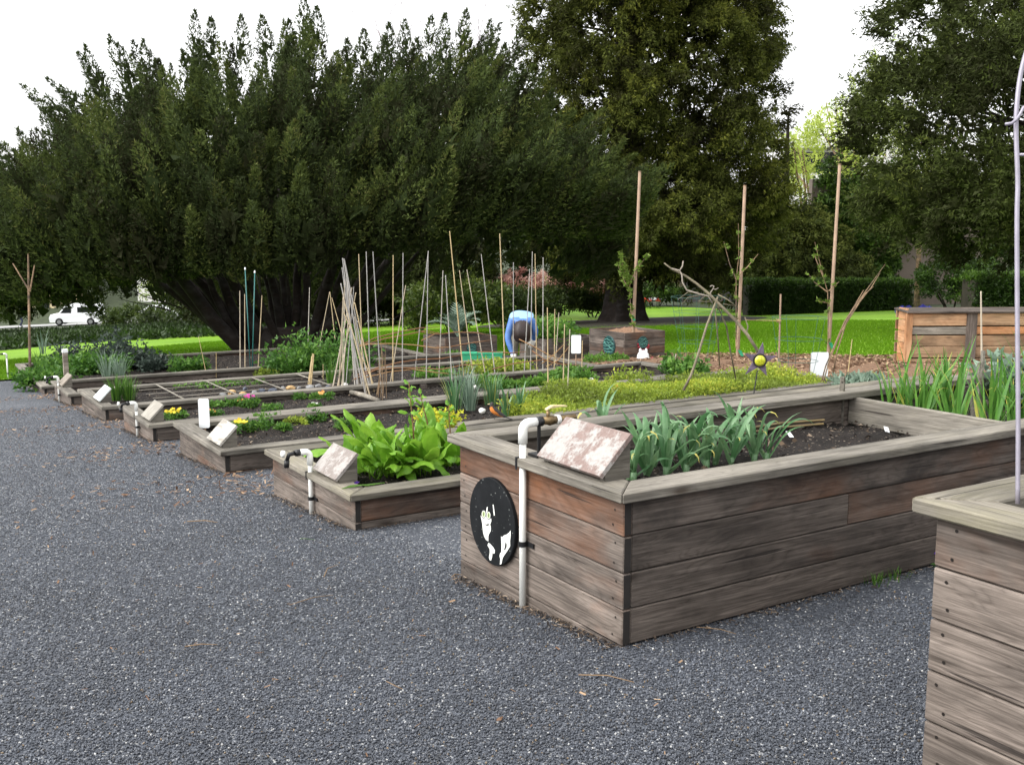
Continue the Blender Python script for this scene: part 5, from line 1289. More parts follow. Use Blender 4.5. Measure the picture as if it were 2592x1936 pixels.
for k, (dx, tx, ty) in enumerate(((0, 1640, 775), (-35, 1510, 1190), (35, 1680, 1290), (10, 1600, 900))):
    mb = MB(); mb.tube([at('m', 1580 + dx, 1520, depth=depth_of(b)) - b, at('m', tx, ty, depth=depth_of(b)) - b], [.018, .012], 5); mb.build('splinter', M['cap'], o, color=(.3, .55, .1, 1))
# wire cages
M['wire'] = plain('green_wire', (.03, .10, .08), .5, .2)
def cage(label, base, r, h, rings, n):
    o = thing('wire_cage', label, 'wire cage', base, 'wire plant cages')
    for k in range(rings):
        z = h * (k + 1) / rings; rr = r * (.6 + .4 * z / h); mb = MB(); mb.tube([(rr * math.cos(a), rr * math.sin(a), z) for a in np.linspace(0, 2 * PI, 25)], .003, 4, cap=False); mb.build('ring', M['wire'], o)
    for k in range(n):
        a = 2 * PI * k / n; mb = MB(); mb.tube([(r * .55 * math.cos(a), r * .55 * math.sin(a), -.02), (r * math.cos(a), r * math.sin(a), h)], .003, 4); mb.build('wire', M['wire'], o)
cage('green wire plant cage left of the branch tripod', at('q', 230, 1480, z=-.42), .42, .95, 4, 8)
cage('grey wire plant cage behind the star', at('c', 620, 1010, z=-.3), .33, .8, 3, 5)

# ================================================================ signs, planters, bin
def placard(label, fr, x0, y0, x1, y1, dpt, stake=True, tilt=0.0):
    a = at(fr, x0, y0, depth=dpt); b = at(fr, x1, y1, depth=dpt); c = (a + b) / 2; w_ = abs((b - a).dot(RIGHT)); h_ = abs(a.z - b.z)
    base = Vector((c.x, c.y, c.z - h_ / 2)); o = thing('placard', label, 'sign', base, 'blank white placards')
    mb = MB(); ex = RIGHT * w_ / 2; r = .012
    pl = [-ex + RIGHT * r, ex - RIGHT * r, ex + UP * r, ex + UP * (h_ - r), ex - RIGHT * r + UP * h_, -ex + RIGHT * r + UP * h_, -ex + UP * (h_ - r), -ex + UP * r]
    mb.prism(pl, AWAY * .006); mb.build('board', M['white'], o)
    if stake: mb = MB(); mb.tube([AWAY * .015 + UP * h_ * .8, AWAY * .015 - UP * .28], .009, 6); mb.build('stake', M['pole'], o)
    return o
placard('tall narrow white placard on the seedling bed corner', 'h', 1235, 1003, 1302, 1190, 9.3)
placard('white placard on a cane left of the square planter', 'p', 962, 972, 1085, 1205, 14.6)
placard('largest white placard beside the tall pole at the mulch edge', 'r2', 1745, 130, 1885, 327, 13.0)
pb_ = at('r4', 662, 378, depth=depth_of(Vector((.3, 13.9, -.7)))); o = thing('white_post', 'short white capped post at the bare soil bed corner', 'post', pb_); mb = MB(); mb.box((0, 0, .16), (.07, .07, .36)); mb.build('post', M['greybark'], o, color=(0, .75, 0, 1)); mb = MB(); mb.box((0, 0, .35), (.078, .078, .05)); mb.build('cap', M['white'], o)

def planter(label, corner, lx, ly, h, rows, fill, cols=None):
    o = thing('planter', label, 'planter', corner, 'square wooden planters'); ch = h / rows
    for r in range(rows):
        z = ch * (r + .5)
        for (L, c, rz) in ((lx, (lx / 2, .015, z), 0), (lx, (lx / 2, ly - .015, z), PI), (ly - .064, (.015, ly / 2, z), -PI / 2), (ly - .064, (lx - .015, ly / 2, z), PI / 2)):
            add_board('plank', o, L, ch - .006, .03, c, rz, rnd_col(.45 if r % 2 else .2, .42, .2))
    for x, y in ((.05, .05), (.05, ly - .05), (lx - .05, .05), (lx - .05, ly - .05)): add_board('post', o, h - .02, .035, .035, (x, y, h / 2), 0, rnd_col(.2, .3, .3)).rotation_euler = (0, PI / 2, 0)
    xs = np.linspace(.034, lx - .034, 22); ys = np.linspace(.034, ly - .034, 22); Xg, Yg = np.meshgrid(xs, ys, indexing='ij'); Zg = h - .04 + .025 * np.sin(Xg * 5) * np.sin(Yg * 4) + RNG.normal(0, .008, Xg.shape)
    I = np.arange(484).reshape(22, 22); F = np.stack([I[:-1, :-1], I[1:, :-1], I[1:, 1:], I[:-1, 1:]], -1).reshape(-1, 4)
    link('fill', mesh_np('fill', np.stack([Xg, Yg, Zg], -1).reshape(-1, 3), F, fill, True), o)
    return o
M['mulchfill'] = plain('bark_mulch', (.21, .12, .07), .95, .5, 30, bump=.8)
pc = at('p', 1622, 1305); pc.z = G(pc.x, pc.y) - .02
PLN = planter('square wooden planter with dark medallions holding the tall pole', pc, .98, 1.12, .56, 4, M['mulchfill'])
M['teal'] = plain('dark_teal_enamel', (.012, .05, .05), .35, .6, 30); M['tealight'] = plain('pale_teal_paint', (.10, .26, .22), .5, .3); M['redtrim'] = plain('dark_red_trim', (.22, .02, .03), .6, .4)
def medallion(label, c, rot, r, ribbon=False, ry=None):
    o = thing('medallion', label, 'plaque', c, 'dark teal medallions on the planters')
    mb = MB(); mb.lathe([(r, 0), (r, .012), (r * .94, .018)], n=26, rot=rot)
    mb.build('disc', M['teal'], o)
    for k in range(6):
        mb = MB(); yy = r * (.55 - .22 * k); ww = math.sqrt(max(0, r * r * .75 - yy * yy)); pts = [rot @ Vector((yy + random.uniform(-.02, .02), -ww + 2 * ww * t, .02)) for t in np.linspace(0, 1, 7)]
        mb.tube(pts, .006, 5); mb.build('painted_stroke', M['tealight'], o)
    if ribbon:
        for k in range(7):
            a = PI * (.62 + .76 * k / 6); p = rot @ Vector((r * 1.02 * math.cos(a), r * 1.02 * math.sin(a), .02)); q = rot @ Vector((r * 1.35 * math.cos(a + .3), r * 1.25 * math.sin(a + .3), .03)); mb = MB(); mb.tube([p, (p + q) / 2 + Vector((0, -.02, .02)), q], .018, 6); mb.build('ribbon', M['redtrim'], o)
rxn = Matrix.Rotation(-PI / 2, 3, 'Y'); ryn = Matrix(((0., 1., 0.), (0., 0., -1.), (1., 0., 0.)))
c1 = at('p', 1438, 1105, X=pc.x - .002); medallion('oval looking dark teal medallion on the left face of the square planter', c1, rxn, .19)
c2 = at('p', 1850, 1070, Y=pc.y - .002); medallion('dark teal medallion with red ribbon on the right face of the square planter', c2, ryn, .125, True)
# white jug and the red thing beside it
wj = at('w', 750, 930, depth=depth_of(c2) - .35); wj.z -= .1
o = thing('white_jug', 'rounded white plastic jug in front of the square planter', 'jug', wj); mb = MB(); mb.lathe([(.10, 0), (.118, .06), (.118, .16), (.10, .24), (.055, .29), (.03, .30)], n=20); mb.build('body', M['white'], o, smooth=True)
for s in (-1, 1):
    mb = MB(); mb.lathe([(.02, 0), (.028, .02), (.02, .06), (.008, .075)], RIGHT * .055 * s + UP * .265, n=10); mb.build('shoulder', M['white'], o, smooth=True)
p = at('w', 975, 960, depth=depth_of(c2) - .35); o = thing('red_trowel', 'small red plastic scoop beside the white jug', 'scoop', p); mb = MB(); mb.lathe([(.02, -.06), (.045, -.04), (.05, .03), (.03, .07), (.012, .10)], n=12, rot=Matrix.Rotation(.3, 3, 'Y')); mb.build('scoop', plain('magenta_red', (.45, .02, .08), .4, .1), o, smooth=True)
p2 = Vector((8.9, 13.9, G(8.9, 13.9) - .02)); planter('long low wooden planter with leafy greens left of the square planter', p2, 1.3, .95, .45, 3, M['soil'])
p3 = Vector((7.75, 15.9, G(7.75, 15.9) - .02)); PL3 = planter('wooden planter with the silvery artichoke behind the canes', p3, 1.25, 1.0, .5, 3, M['soil'])
c3 = Vector((p3.x + .62, p3.y - .003, p3.z + .27)); medallion('dark half hidden medallion on the artichoke planter', c3, ryn, .12)

# compost bin, its front squarely facing the path
base = at('m', 812, 940, depth=16.0); base.z = G(base.x, base.y) - .02; dpc = depth_of(base)
CBN = thing('compost_bin', 'wooden slatted compost bin with light new boards at the right', 'compost bin', base, rz=yaw0)
def mz(y): return at('m', 1150, y, depth=dpc).z - base.z
mpx = FPX / .24213 / dpc; Hc = mz(378)
def mx_(x): return (x - 800) / (FPX * 1.0 / dpc) * .24213
for x0, x1, col, mt in ((800, 868, (.7, .60, .1, 1), 'fresh'), (1448, 1555, (.05, .52, .1, 1), 'wood'), (2180, 2280, (.05, .52, .1, 1), 'wood')):
    add_board('post', CBN, Hc, mx_(x1) - mx_(x0), .06, ((mx_(x0) + mx_(x1)) / 2, .03, Hc / 2), 0, col, mat=mt).rotation_euler = (0, PI / 2, 0)
for ya, yb in ((385, 512), (527, 604), (618, 730), (735, 850), (862, 935)):
    z1, z0 = mz(ya), mz(yb)
    for k, (x0, x1) in enumerate(((862, 1455), (1548, 2190))):
        if ya == 527 and k == 0: col = (.0, .95, .0, 1); mt = 'cap'
        elif ya < 600: col = (random.uniform(.3, .8), .62, .1, 1); mt = 'fresh'
        else: col = (random.uniform(.2, .5), .36, .4, 1); mt = 'fresh'
        add_board('slat', CBN, mx_(x1) - mx_(x0), z1 - z0, .025, ((mx_(x0) + mx_(x1)) / 2, .045, (z0 + z1) / 2), 0, col, mat=mt)
for r in range(5):
    add_board('side_slat', CBN, .3, .172, .03, (.045, .22, .1 + .18 * r), PI / 2, (.7, .55, .1, 1), mat='fresh'); add_board('back_slat', CBN, mx_(2280), .15, .025, (mx_(2280) / 2, .4, .1 + .18 * r), 0, rnd_col(.4, .4, .2), mat='fresh')
for x0, x1 in ((790, 1500), (1504, 2290)):
    o_ = add_board('lid', CBN, mx_(x1) - mx_(x0), .5, .03, ((mx_(x0) + mx_(x1)) / 2, .20, Hc + .03), 0, (.1, .30, .3, 1), mat='wood'); o_.rotation_euler = (PI / 2 + .05, 0, 0)
dk = MB(); dk.box((mx_(2280) / 2, .23, .2), (mx_(2280) - .15, .28, .4)); dk.build('compost', M['soil'], CBN)
for i, (x, y) in enumerate(((820, 345), (1020, 345))):
    p = at('m', x, y, depth=40); p.z = G(p.x, p.y); o = bush('bluebells', ('clump of blue flowers left behind the compost bin', 'clump of blue flowers right behind the compost bin')[i], 'flowers', p, leafmat('blue_flowers' + str(i), [(0, (.04, .04, .30)), (1, (.10, .10, .5))], .3), .35, .28, 24, 30, (.05, .035), 170 + i, (0, 1), 'blue flowers behind the bin', stems=2, ln=(.08, .15), rr=(.08, .12))
# ================================================================ plants
M['leek'] = leafmat('leek_leaf', [(0, (.045, .13, .045)), (.5, (.085, .205, .08)), (.85, (.19, .33, .16)), (1, (.50, .44, .10))], .35, .38, .5)
M['sorrel'] = leafmat('sorrel_leaf', [(0, (.09, .22, .014)), (.5, (.15, .34, .022)), (1, (.26, .46, .05))], .4, .48, .4, 22.0)
M['iris'] = leafmat('iris_leaf', [(0, (.05, .15, .025)), (.5, (.10, .25, .04)), (.85, (.17, .34, .06)), (1, (.42, .38, .07))], .35, .5, .35, 14.0)
M['redstem'] = plain('reddish_stem', (.16, .085, .03), .6, .3)
M['herb'] = leafmat('herb_leaves', [(0, (.03, .09, .015)), (.5, (.07, .17, .025)), (1, (.14, .27, .04))], .35, .5)
M['lime'] = leafmat('lime_ground_cover', [(0, (.12, .15, .03)), (.4, (.19, .26, .035)), (.8, (.31, .40, .045)), (1, (.48, .50, .07))], .4, .5)
M['kale'] = leafmat('dusky_kale', [(0, (.025, .035, .03)), (1, (.07, .10, .075))], .25, .5)
M['silver'] = leafmat('silver_green', [(0, (.10, .16, .11)), (1, (.26, .34, .26))], .25, .6)
M['golden'] = leafmat('golden_leaves', [(0, (.38, .42, .02)), (1, (.62, .60, .05))], .35)
M['petal_y'] = leafmat('yellow_petals', [(0, (.70, .50, .02)), (1, (.82, .66, .05))], .3)
M['petal_o'] = leafmat('orange_petals', [(0, (.70, .25, .05)), (1, (.80, .45, .15))], .3)
M['petal_m'] = leafmat('magenta_petals', [(0, (.40, .02, .20)), (1, (.60, .08, .35))], .3)
M['petal_v'] = leafmat('violet_petals', [(0, (.10, .04, .30)), (1, (.22, .12, .45))], .3)
M['petal_w'] = leafmat('white_petals', [(0, (.65, .62, .6)), (1, (.8, .8, .76))], .3)

def blade_mesh(name, L, w0, th0, bend, start, mat, tip=.35, tint=.5, n=11, curl=.22, yellow=0.0):
    """strap leaf rising along Z and bowing towards +X"""
    P = []; W = []; T = []; p = Vector((0, 0, 0)); ds = L / n
    for i in range(n + 1):
        s = i / n; P.append(p.copy()); W.append(w0 * (.75 + .25 * min(1, s * 4)) * min(1, (1.02 - s) / tip))
        th = th0 + bend * max(0, (s - start) / (1 - start)) ** 1.5
        p = p + Vector((math.sin(th), 0, math.cos(th))) * ds
    mb = MB(); mb.strip(P, [max(.0015, x) for x in W], Vector((0, 1, 0)), curl)
    mb.t = [min(1, tint + (yellow if (k // 2) / n > .8 else 0) + random.uniform(-.08, .08)) for k in range(len(mb.f))]
    return mb.mesh(name, mat, True, fix=False)

random.seed(3)
LEEK = [blade_mesh('leek_leaf', random.uniform(.26, .38), random.uniform(.030, .042), random.uniform(.05, .35), b, st, M['leek'], tint=random.uniform(.3, .8), yellow=y)
        for b, st, y in ((2.6, .42, 0), (2.9, .5, .5), (2.2, .35, 0), (.5, .3, 0), (1.3, .3, 0), (2.5, .45, .5), (1.0, .2, 0), (3.0, .4, 0))]
lk = [(400, 545), (440, 552), (560, 520), (600, 440), (735, 505), (760, 420), (920, 480), (960, 400), (1100, 430), (1180, 395), (1320, 410), (1345, 330), (1530, 380), (1640, 372), (165, 165)]
lw = ['leek nearest the sign box on the tall bed', 'leek with cut top beside the sign box', 'short leek behind the first pair', 'tall leek with drooping tips, third back from the sign box', 'leek leaning low over the bed edge', 'leek half hidden in the middle of the row',
      'broad leek with the widest upright leaf', 'leek behind the broad leek', 'leek with yellowing lower leaf', 'slender leek behind the yellowing one', 'leek with grey arching leaf over the cap', 'back row leek right of centre', 'tallest upright leek near the right end', 'last leek with yellow tips at the right end', 'lone leek behind the sign box']
for i, (x, y) in enumerate(lk):
    p = at('k', x, y + 60, z=.405); o = thing('leek', lw[i], 'leek', p, 'leeks in the tall bed'); base = random.uniform(0, PI)
    mb = MB(); mb.tube([(0, 0, -.03), (0, 0, .05)], [.013, .016], 8, t=.7); mb.build('shank', M['leek'], o, smooth=True)
    for k in range(random.randint(8, 11)):
        a = base + (k % 2) * PI + random.gauss(0, .5); s = random.uniform(.58, .92)
        link('leaf', LEEK[(i * 3 + k * 5) % 8], o, (0, 0, .0 + .010 * k), (random.gauss(0, .16), random.gauss(.17, .18), a), scale=(s, s, s))

IRIS = [blade_mesh('iris_leaf', random.uniform(.42, .62), random.uniform(.017, .027), random.uniform(.0, .35), b, st, M['iris'], tip=.5, tint=t, curl=.15, yellow=y)
        for b, st, t, y in ((.3, .3, .4, 0), (.5, .3, .6, 0), (2.2, .55, .5, .4), (.2, .2, .3, 0), (.8, .4, .7, .3), (2.8, .6, .5, .5), (.4, .3, .5, 0), (.3, .3, .95, 0))]
random.seed(5)
ir = []
for i in range(38):
    x = 2.72 + random.random() * 2.0; y = random.uniform(.15, 1.08); ir.append((x, y))
ir.sort()
for i, (x, y) in enumerate(ir):
    o = thing('iris_clump', 'green strap leaved iris clump, %s from the divider board' % (ORD + ['twenty ' + q for q in ORD[2:9]] + ['thirtieth'] + ['thirty ' + q for q in ORD[:9]])[i], 'iris', (x, y, .43), 'iris clumps in the tall bed'); base = random.uniform(0, PI)
    for k in range(random.randint(10, 14)):
        a = base + (k % 2) * PI + random.gauss(0, .8); s = random.uniform(.55, .95)
        link('leaf', IRIS[(i + k * 3) % 8], o, (random.gauss(0, .02), random.gauss(0, .02), -.01), (random.gauss(0, .12), random.gauss(0, .1), a), scale=(s, s, s))

def broad_leaf(name, L, w, mat, pet, bow, tint, wavy=.01, n=9, m=5, th0=.2):
    """long oval leaf on a stalk rising along Z, bowing towards +X, with a midrib fold and wavy edge"""
    mb = MB(); P = []; p = Vector((0, 0, 0)); ds = (L + pet) / (n + 3); th = th0
    sp = []
    for i in range(n + 4):
        sp.append((p.copy(), th)); s = i / (n + 3); th = th0 + bow * s ** 1.4; p = p + Vector((math.sin(th), 0, math.cos(th))) * ds
    k0 = max(1, int((n + 3) * pet / (L + pet)))
    mb.tube([q for q, _ in sp[:k0 + 1]], [.005, .004] if k0 == 1 else [.006 - .002 * i / k0 for i in range(k0 + 1)], 5, t=tint + .15)
    b0 = len(mb.v); cnt = len(sp) - k0
    ph = random.uniform(0, 6)
    for i in range(cnt):
        q, th = sp[k0 + i]; s = i / (cnt - 1); ww = w * (math.sin(PI * min(1, .06 + .94 * s ** .85)) ** .75) + .002
        nx = Vector((math.cos(th), 0, -math.sin(th)))
        for j in range(m):
            x = (j / (m - 1)) * 2 - 1
            mb.v.append(q + Vector((0, 1, 0)) * x * ww / 2 - nx * (abs(x) ** 1.2 * ww * .22) * -1 + nx * wavy * math.sin(ph + s * 11 + x * 4) * abs(x))
    for i in range(cnt - 1):
        for j in range(m - 1): mb.face([b0 + i * m + j, b0 + i * m + j + 1, b0 + (i + 1) * m + j + 1, b0 + (i + 1) * m + j], 0, min(1, max(0, tint + random.uniform(-.1, .1))))
    return mb.mesh(name, mat, True, fix=False)
random.seed(8)
SOR = [broad_leaf('sorrel_leaf', random.uniform(.19, .28), random.uniform(.08, .115), M['sorrel'], random.uniform(.06, .15), b, t, .012, th0=h) for b, t, h in ((.7, .4, .1), (1.3, .6, .3), (1.9, .75, .5), (.3, .3, .05), (1.0, .9, .2), (2.3, .5, .6), (.6, .7, .2), (1.6, .25, .4))]
for i, (gx_, gy_, l, cnt, sc_) in enumerate([(960, 770, 'leafy sorrel clump beside the sign box in the second bed', 20, .95), (1180, 810, 'full sorrel clump in the middle of the second bed', 26, 1.1), (1420, 800, 'largest sorrel clump with the tall seed stalk', 28, 1.15), (1700, 720, 'sorrel clump partly behind the tall bed corner', 24, 1.0), (1560, 620, 'sorrel clump at the back of the second bed', 22, 1.05), (1120, 640, 'back left sorrel clump of the second bed', 22, 1.05)]):
    p = at('g', gx_, gy_, z=-.03); o = thing('sorrel', l, 'sorrel', p, 'sorrel clumps in the second bed')
    for k in range(cnt):
        a = random.uniform(0, 2 * PI); s = sc_ * random.uniform(.62, 1.08); ti = random.uniform(0, .35)
        link('leaf', SOR[(k * 5 + i) % 8], o, (random.gauss(0, .05), random.gauss(0, .05), 0), (0, ti - .1, a), scale=(s, s, s))
    if i in (2, 3, 4):
        t = at('g', (0, 0, 1375, 1690, 1465)[i], (0, 0, 60, 240, 150)[i], depth=depth_of(p)) - p
        mb = MB(); mb.tube([(0, 0, 0), t * .5 + RIGHT * .01, t], [.007, .006, .003], 6); mb.build('seed_stalk', M['redstem'], o)
        for k in range(12):
            f = .62 + .38 * k / 12; s = .32 * (1.25 - f * .6); link('stalk_leaf', SOR[k % 8], o, tuple(t * f), (random.gauss(0, .3), random.uniform(.0, .7), k * 2.4), scale=(s, s, s))
gp = at('g', 675, 560, z=.02)
link('leaf', SOR[2], [x for x in COL.objects if x.name == 'sorrel'][0], (0, .18, .06), (0, .5, 2.5), scale=(1.3, 1.3, 1.3))

def tuft(name, label, cat, base, mat, r, h, n, leaf, seed, tint=(.1, .9), group=None, flowers=None, nf=0, ln=None, core=0.0, up=.6, droop=0.0, flat=.7):
    """small plant: leafy mound, optional flowers as parts"""
    rg = np.random.default_rng(seed); o = thing(name, label, cat, base, group)
    m = max(5, int(n)); a = rg.uniform(0, 2 * PI, m); rr = r * np.sqrt(rg.random(m)) * .7
    C = np.stack([np.cos(a) * rr, np.sin(a) * rr, np.full(m, .0)], -1); A = np.stack([np.cos(a) * rr / r, np.sin(a) * rr / r, np.full(m, up)], -1) + rg.normal(0, .15, (m, 3))
    foliage('foliage', o, mat, C, A, np.full(m, h) * rg.uniform(.6, 1.1, m), np.full(m, r * .45), rg.uniform(*tint, m), 16, leaf[0], leaf[1], out=.8, along=.6, noise=.5, droop=droop, seed=seed, prof=.35, core=core)
    if flowers:
        for k in range(nf):
            f = MB(); a_ = random.uniform(0, 6.28); q = Vector((math.cos(a_) * r * random.uniform(.1, .8), math.sin(a_) * r * random.uniform(.1, .8), h * random.uniform(.8, 1.15)))
            c = -AWAY * .6 + UP * .8 + Vector((random.gauss(0, .3), random.gauss(0, .3), 0)); c.normalize(); e1 = c.cross(Vector((1, .3, 0))).normalized(); e2 = c.cross(e1); R0 = random.uniform(.016, .024)
            for j in range(5):
                b = 2 * PI * j / 5; u = e1 * math.cos(b) + e2 * math.sin(b); v = c.cross(u); i0 = len(f.v)
                f.v += [q.copy(), q + u * R0 * .6 + v * R0 * .6, q + u * R0 * 1.15 + c * R0 * .2, q + u * R0 * .6 - v * R0 * .6]; f.face([i0, i0 + 1, i0 + 2, i0 + 3], 0, random.random())
            f.build('flower', flowers, o, fix=False)
    return o
S3, S4, S5, S6, S7 = -.245, -.435, -.58, -.83, -1.0
for i, (fr, x, y, z, l, r, h, fl, nf, mt) in enumerate([
        ('r3', 390, 885, S3, 'pansy plant with yellow flowers beside the whitish sign box', .10, .09, 'petal_y', 7, 'herb'), ('r3', 580, 870, S3, 'leafy seedling right of the yellow pansy', .09, .12, None, 0, 'herb'), ('r3', 635, 815, S3, 'leafy seedling against the far board of the seedling bed', .09, .12, None, 0, 'herb'),
        ('r3', 790, 875, S3, 'tiny seedling with reddish leaves in the seedling bed', .06, .06, None, 0, 'herb'), ('r3', 920, 815, S3, 'flat pale green seedling in the seedling bed', .13, .05, None, 0, 'lime'), ('r3', 1100, 785, S3, 'seedling under the middle of the far board', .09, .10, None, 0, 'herb'), ('r3', 1380, 855, S3, 'round leafy seedling left of the sorrel', .11, .10, None, 0, 'herb'),
        ('r3', 150, 665, S4, 'pansy seedling just right of the narrow placard', .10, .08, None, 0, 'herb'), ('r3', 275, 655, S4, 'bushy seedling second right of the narrow placard', .11, .09, None, 0, 'herb'), ('r3', 405, 655, S4, 'pansy with small orange flowers', .08, .07, 'petal_o', 3, 'herb'), ('r3', 480, 655, S4, 'pansy with a big magenta flower', .10, .12, 'petal_m', 6, 'herb'),
        ('r3', 695, 695, S4, 'round bright seedling alone in the bamboo bed', .11, .08, None, 0, 'herb'), ('r3', 950, 590, S4, 'small seedling at the far board of the bamboo bed', .08, .07, None, 0, 'herb'), ('r3', 1165, 595, S4, 'pansy with two orange flowers near the cane bundle', .13, .09, 'petal_o', 5, 'herb'), ('r3', 1095, 675, S4, 'tiny white flowered seedling on the bed edge', .06, .05, 'petal_w', 5, 'herb'),
        ('r4', 1740, 825, S4, 'pansy with bright yellow flowers beside the plain grey sign box', .12, .09, 'petal_y', 12, 'herb'), ('r3', 170, 745, S4, 'pansy with peach flowers behind the narrow placard', .09, .06, 'petal_o', 3, 'herb')]):
    tuft('seedling', l, 'seedling', at(fr, x, y, z=z), M[mt], r, h, 22, (.035, .022), 200 + i, group='seedlings and pansies', flowers=M[fl] if fl else None, nf=nf)
# strawberries and greens further right
for i, (fr, x, y, z, l, r, h) in enumerate([('r1', 890, 470, S4, 'strawberry plant left of the soil mound', .16, .16), ('r1', 985, 490, S4, 'strawberry plant close to the near board', .16, .12), ('r1', 1130, 485, S4, 'low strawberry plant in the middle of the row', .12, .08), ('r1', 1265, 470, S4, 'strawberry plant right of the soil mound', .12, .10), ('r1', 1385, 465, S4, 'strawberry plant before the short canes', .13, .10),
        ('r1', 1520, 440, S4, 'large strawberry plant under the white placard', .22, .16), ('r1', 1640, 410, S4, 'tallest strawberry plant beside the placard stake', .22, .2), ('r1', 1760, 420, S4, 'rightmost strawberry plant of the row', .15, .12), ('r1', 330, 380, S5, 'row of salad leaves behind the grey canes', .3, .10), ('r1', 450, 385, S5, 'salad patch right of the grey canes', .25, .08), ('p', 1300, 1330, -.8, 'leafy greens before the square planter', .35, .16), ('p', 1520, 1300, -.8, 'low weeds at the planter corner', .2, .12)]):
    tuft('strawberry_plant' if 'straw' in l else 'salad_patch', l, 'plant', at(fr, x, y, z=z), M['herb'], r, h, 26, (.06, .045), 240 + i, (.4, 1), 'low leafy plants')
tuft('leafy_greens', 'tall leafy greens growing in the long low planter', 'plant', p2 + Vector((.45, .5, .42)), M['herb'], .55, .42, 60, (.10, .07), 260, (.4, 1))
# salad rows and grass clumps in the string grid bed
for i, (x, y, l) in enumerate([(100, 475, 'seedling row at the left of the string grid'), (320, 470, 'seedling row at the right of the string grid')]):
    rg = np.random.default_rng(270 + i); p = at('r3', x, y, z=S5); n = 14; C = np.stack([np.linspace(-.45, .45, n), rg.normal(0, .03, n), np.zeros(n)], -1); o = thing('seedling_row', l, 'seedlings', p, 'seedling rows'); foliage('foliage', o, M['herb'], C, np.tile([[0, 0, 1.]], (n, 1)), np.full(n, .06), np.full(n, .06), rg.uniform(.5, 1, n), 16, .035, .025, out=.9, seed=i)
def grass_clump(label, base, h, n, mat, seed, spread=.35, group=None, name='grass_clump', r=.07, wd=.008):
    random.seed(seed); o = thing(name, label, 'plant', base, group); mb = MB()
    for k in range(n):
        a = random.uniform(0, 6.28); q = Vector((math.cos(a), math.sin(a), 0)); L = h * random.uniform(.6, 1.15); b = q * r * random.random(); th = random.uniform(.02, spread); bd = random.uniform(.1, 1.2); P = []; p = b.copy()
        for i in range(6):
            P.append(p.copy()); t_ = th + bd * (i / 5) ** 2; p = p + (q * math.sin(t_) + UP * math.cos(t_)) * L / 5
        mb.strip(P, [wd, wd, wd * .9, wd * .75, wd * .5, wd * .1], q.cross(UP), .1, t=random.random(), rows=2)
    tag(mb.build('blades', mat, o, fix=False), kind='stuff'); return o
for i, (fr, x, y, z, h, n, mt, l) in enumerate([('r4', 1170, 645, S5, .32, 110, 'herb', 'dense bright green chive clump beside the laminated sign'), ('r4', 1290, 640, S5, .30, 90, 'herb', 'chive clump arching right beside the string grid'), ('r4', 1080, 480, S6, .55, 60, 'silver', 'tall pale garlic clump behind the chives'), ('r4', 1200, 470, S6, .5, 60, 'silver', 'second tall garlic clump behind the chives'), ('r3', 1380, 440, S5, .45, 70, 'herb', 'tall grass clump left of the cane bundle'), ('r3', 1240, 450, S5, .4, 50, 'herb', 'thin grass clump behind the stones'),
        ('r1', 560, 690, S3, .42, 60, 'leek', 'onion clump left of the robin'), ('r1', 700, 690, S3, .40, 70, 'silver', 'greyish onion clump behind the white stone'), ('r1', 620, 640, S3, .45, 60, 'silver', 'tallest onion clump against the far board'), ('r1', 900, 640, S3, .35, 60, 'leek', 'onion clump right above the robin'), ('r1', 1150, 765, S3, .34, 16, 'leek', 'small leek fan right of the robin'), ('r1', 1040, 770, S3, .34, 16, 'leek', 'small leek fan directly behind the robin'),
        ('r4', 380, 330, S7, .35, 40, 'herb', 'tall green shoots at the far left bed'), ('r4', 1750, 330, S7, .3, 90, 'herb', 'fine grassy clump at the right of the kale'), ('l', 480, 1090, S7, .5, 14, 'silver', 'leaning leek stalk in the far left bed'), ('d', 1890, 1262, .0, .06, 40, 'herb', 'small grass tuft at the foot of the tall bed'), ('d', 1935, 1248, .0, .05, 30, 'herb', 'smaller grass tuft right at the foot of the tall bed')]):
    grass_clump(l, at(fr, x, y, z=z) if z != 0 else at(fr, x, y), h, n, M[mt], 300 + i, wd=.028 if 'fan' in l or 'leek' in l else (.010 if h > .1 else .004), r=.03 if 'fan' in l else .08, group='grassy clumps')
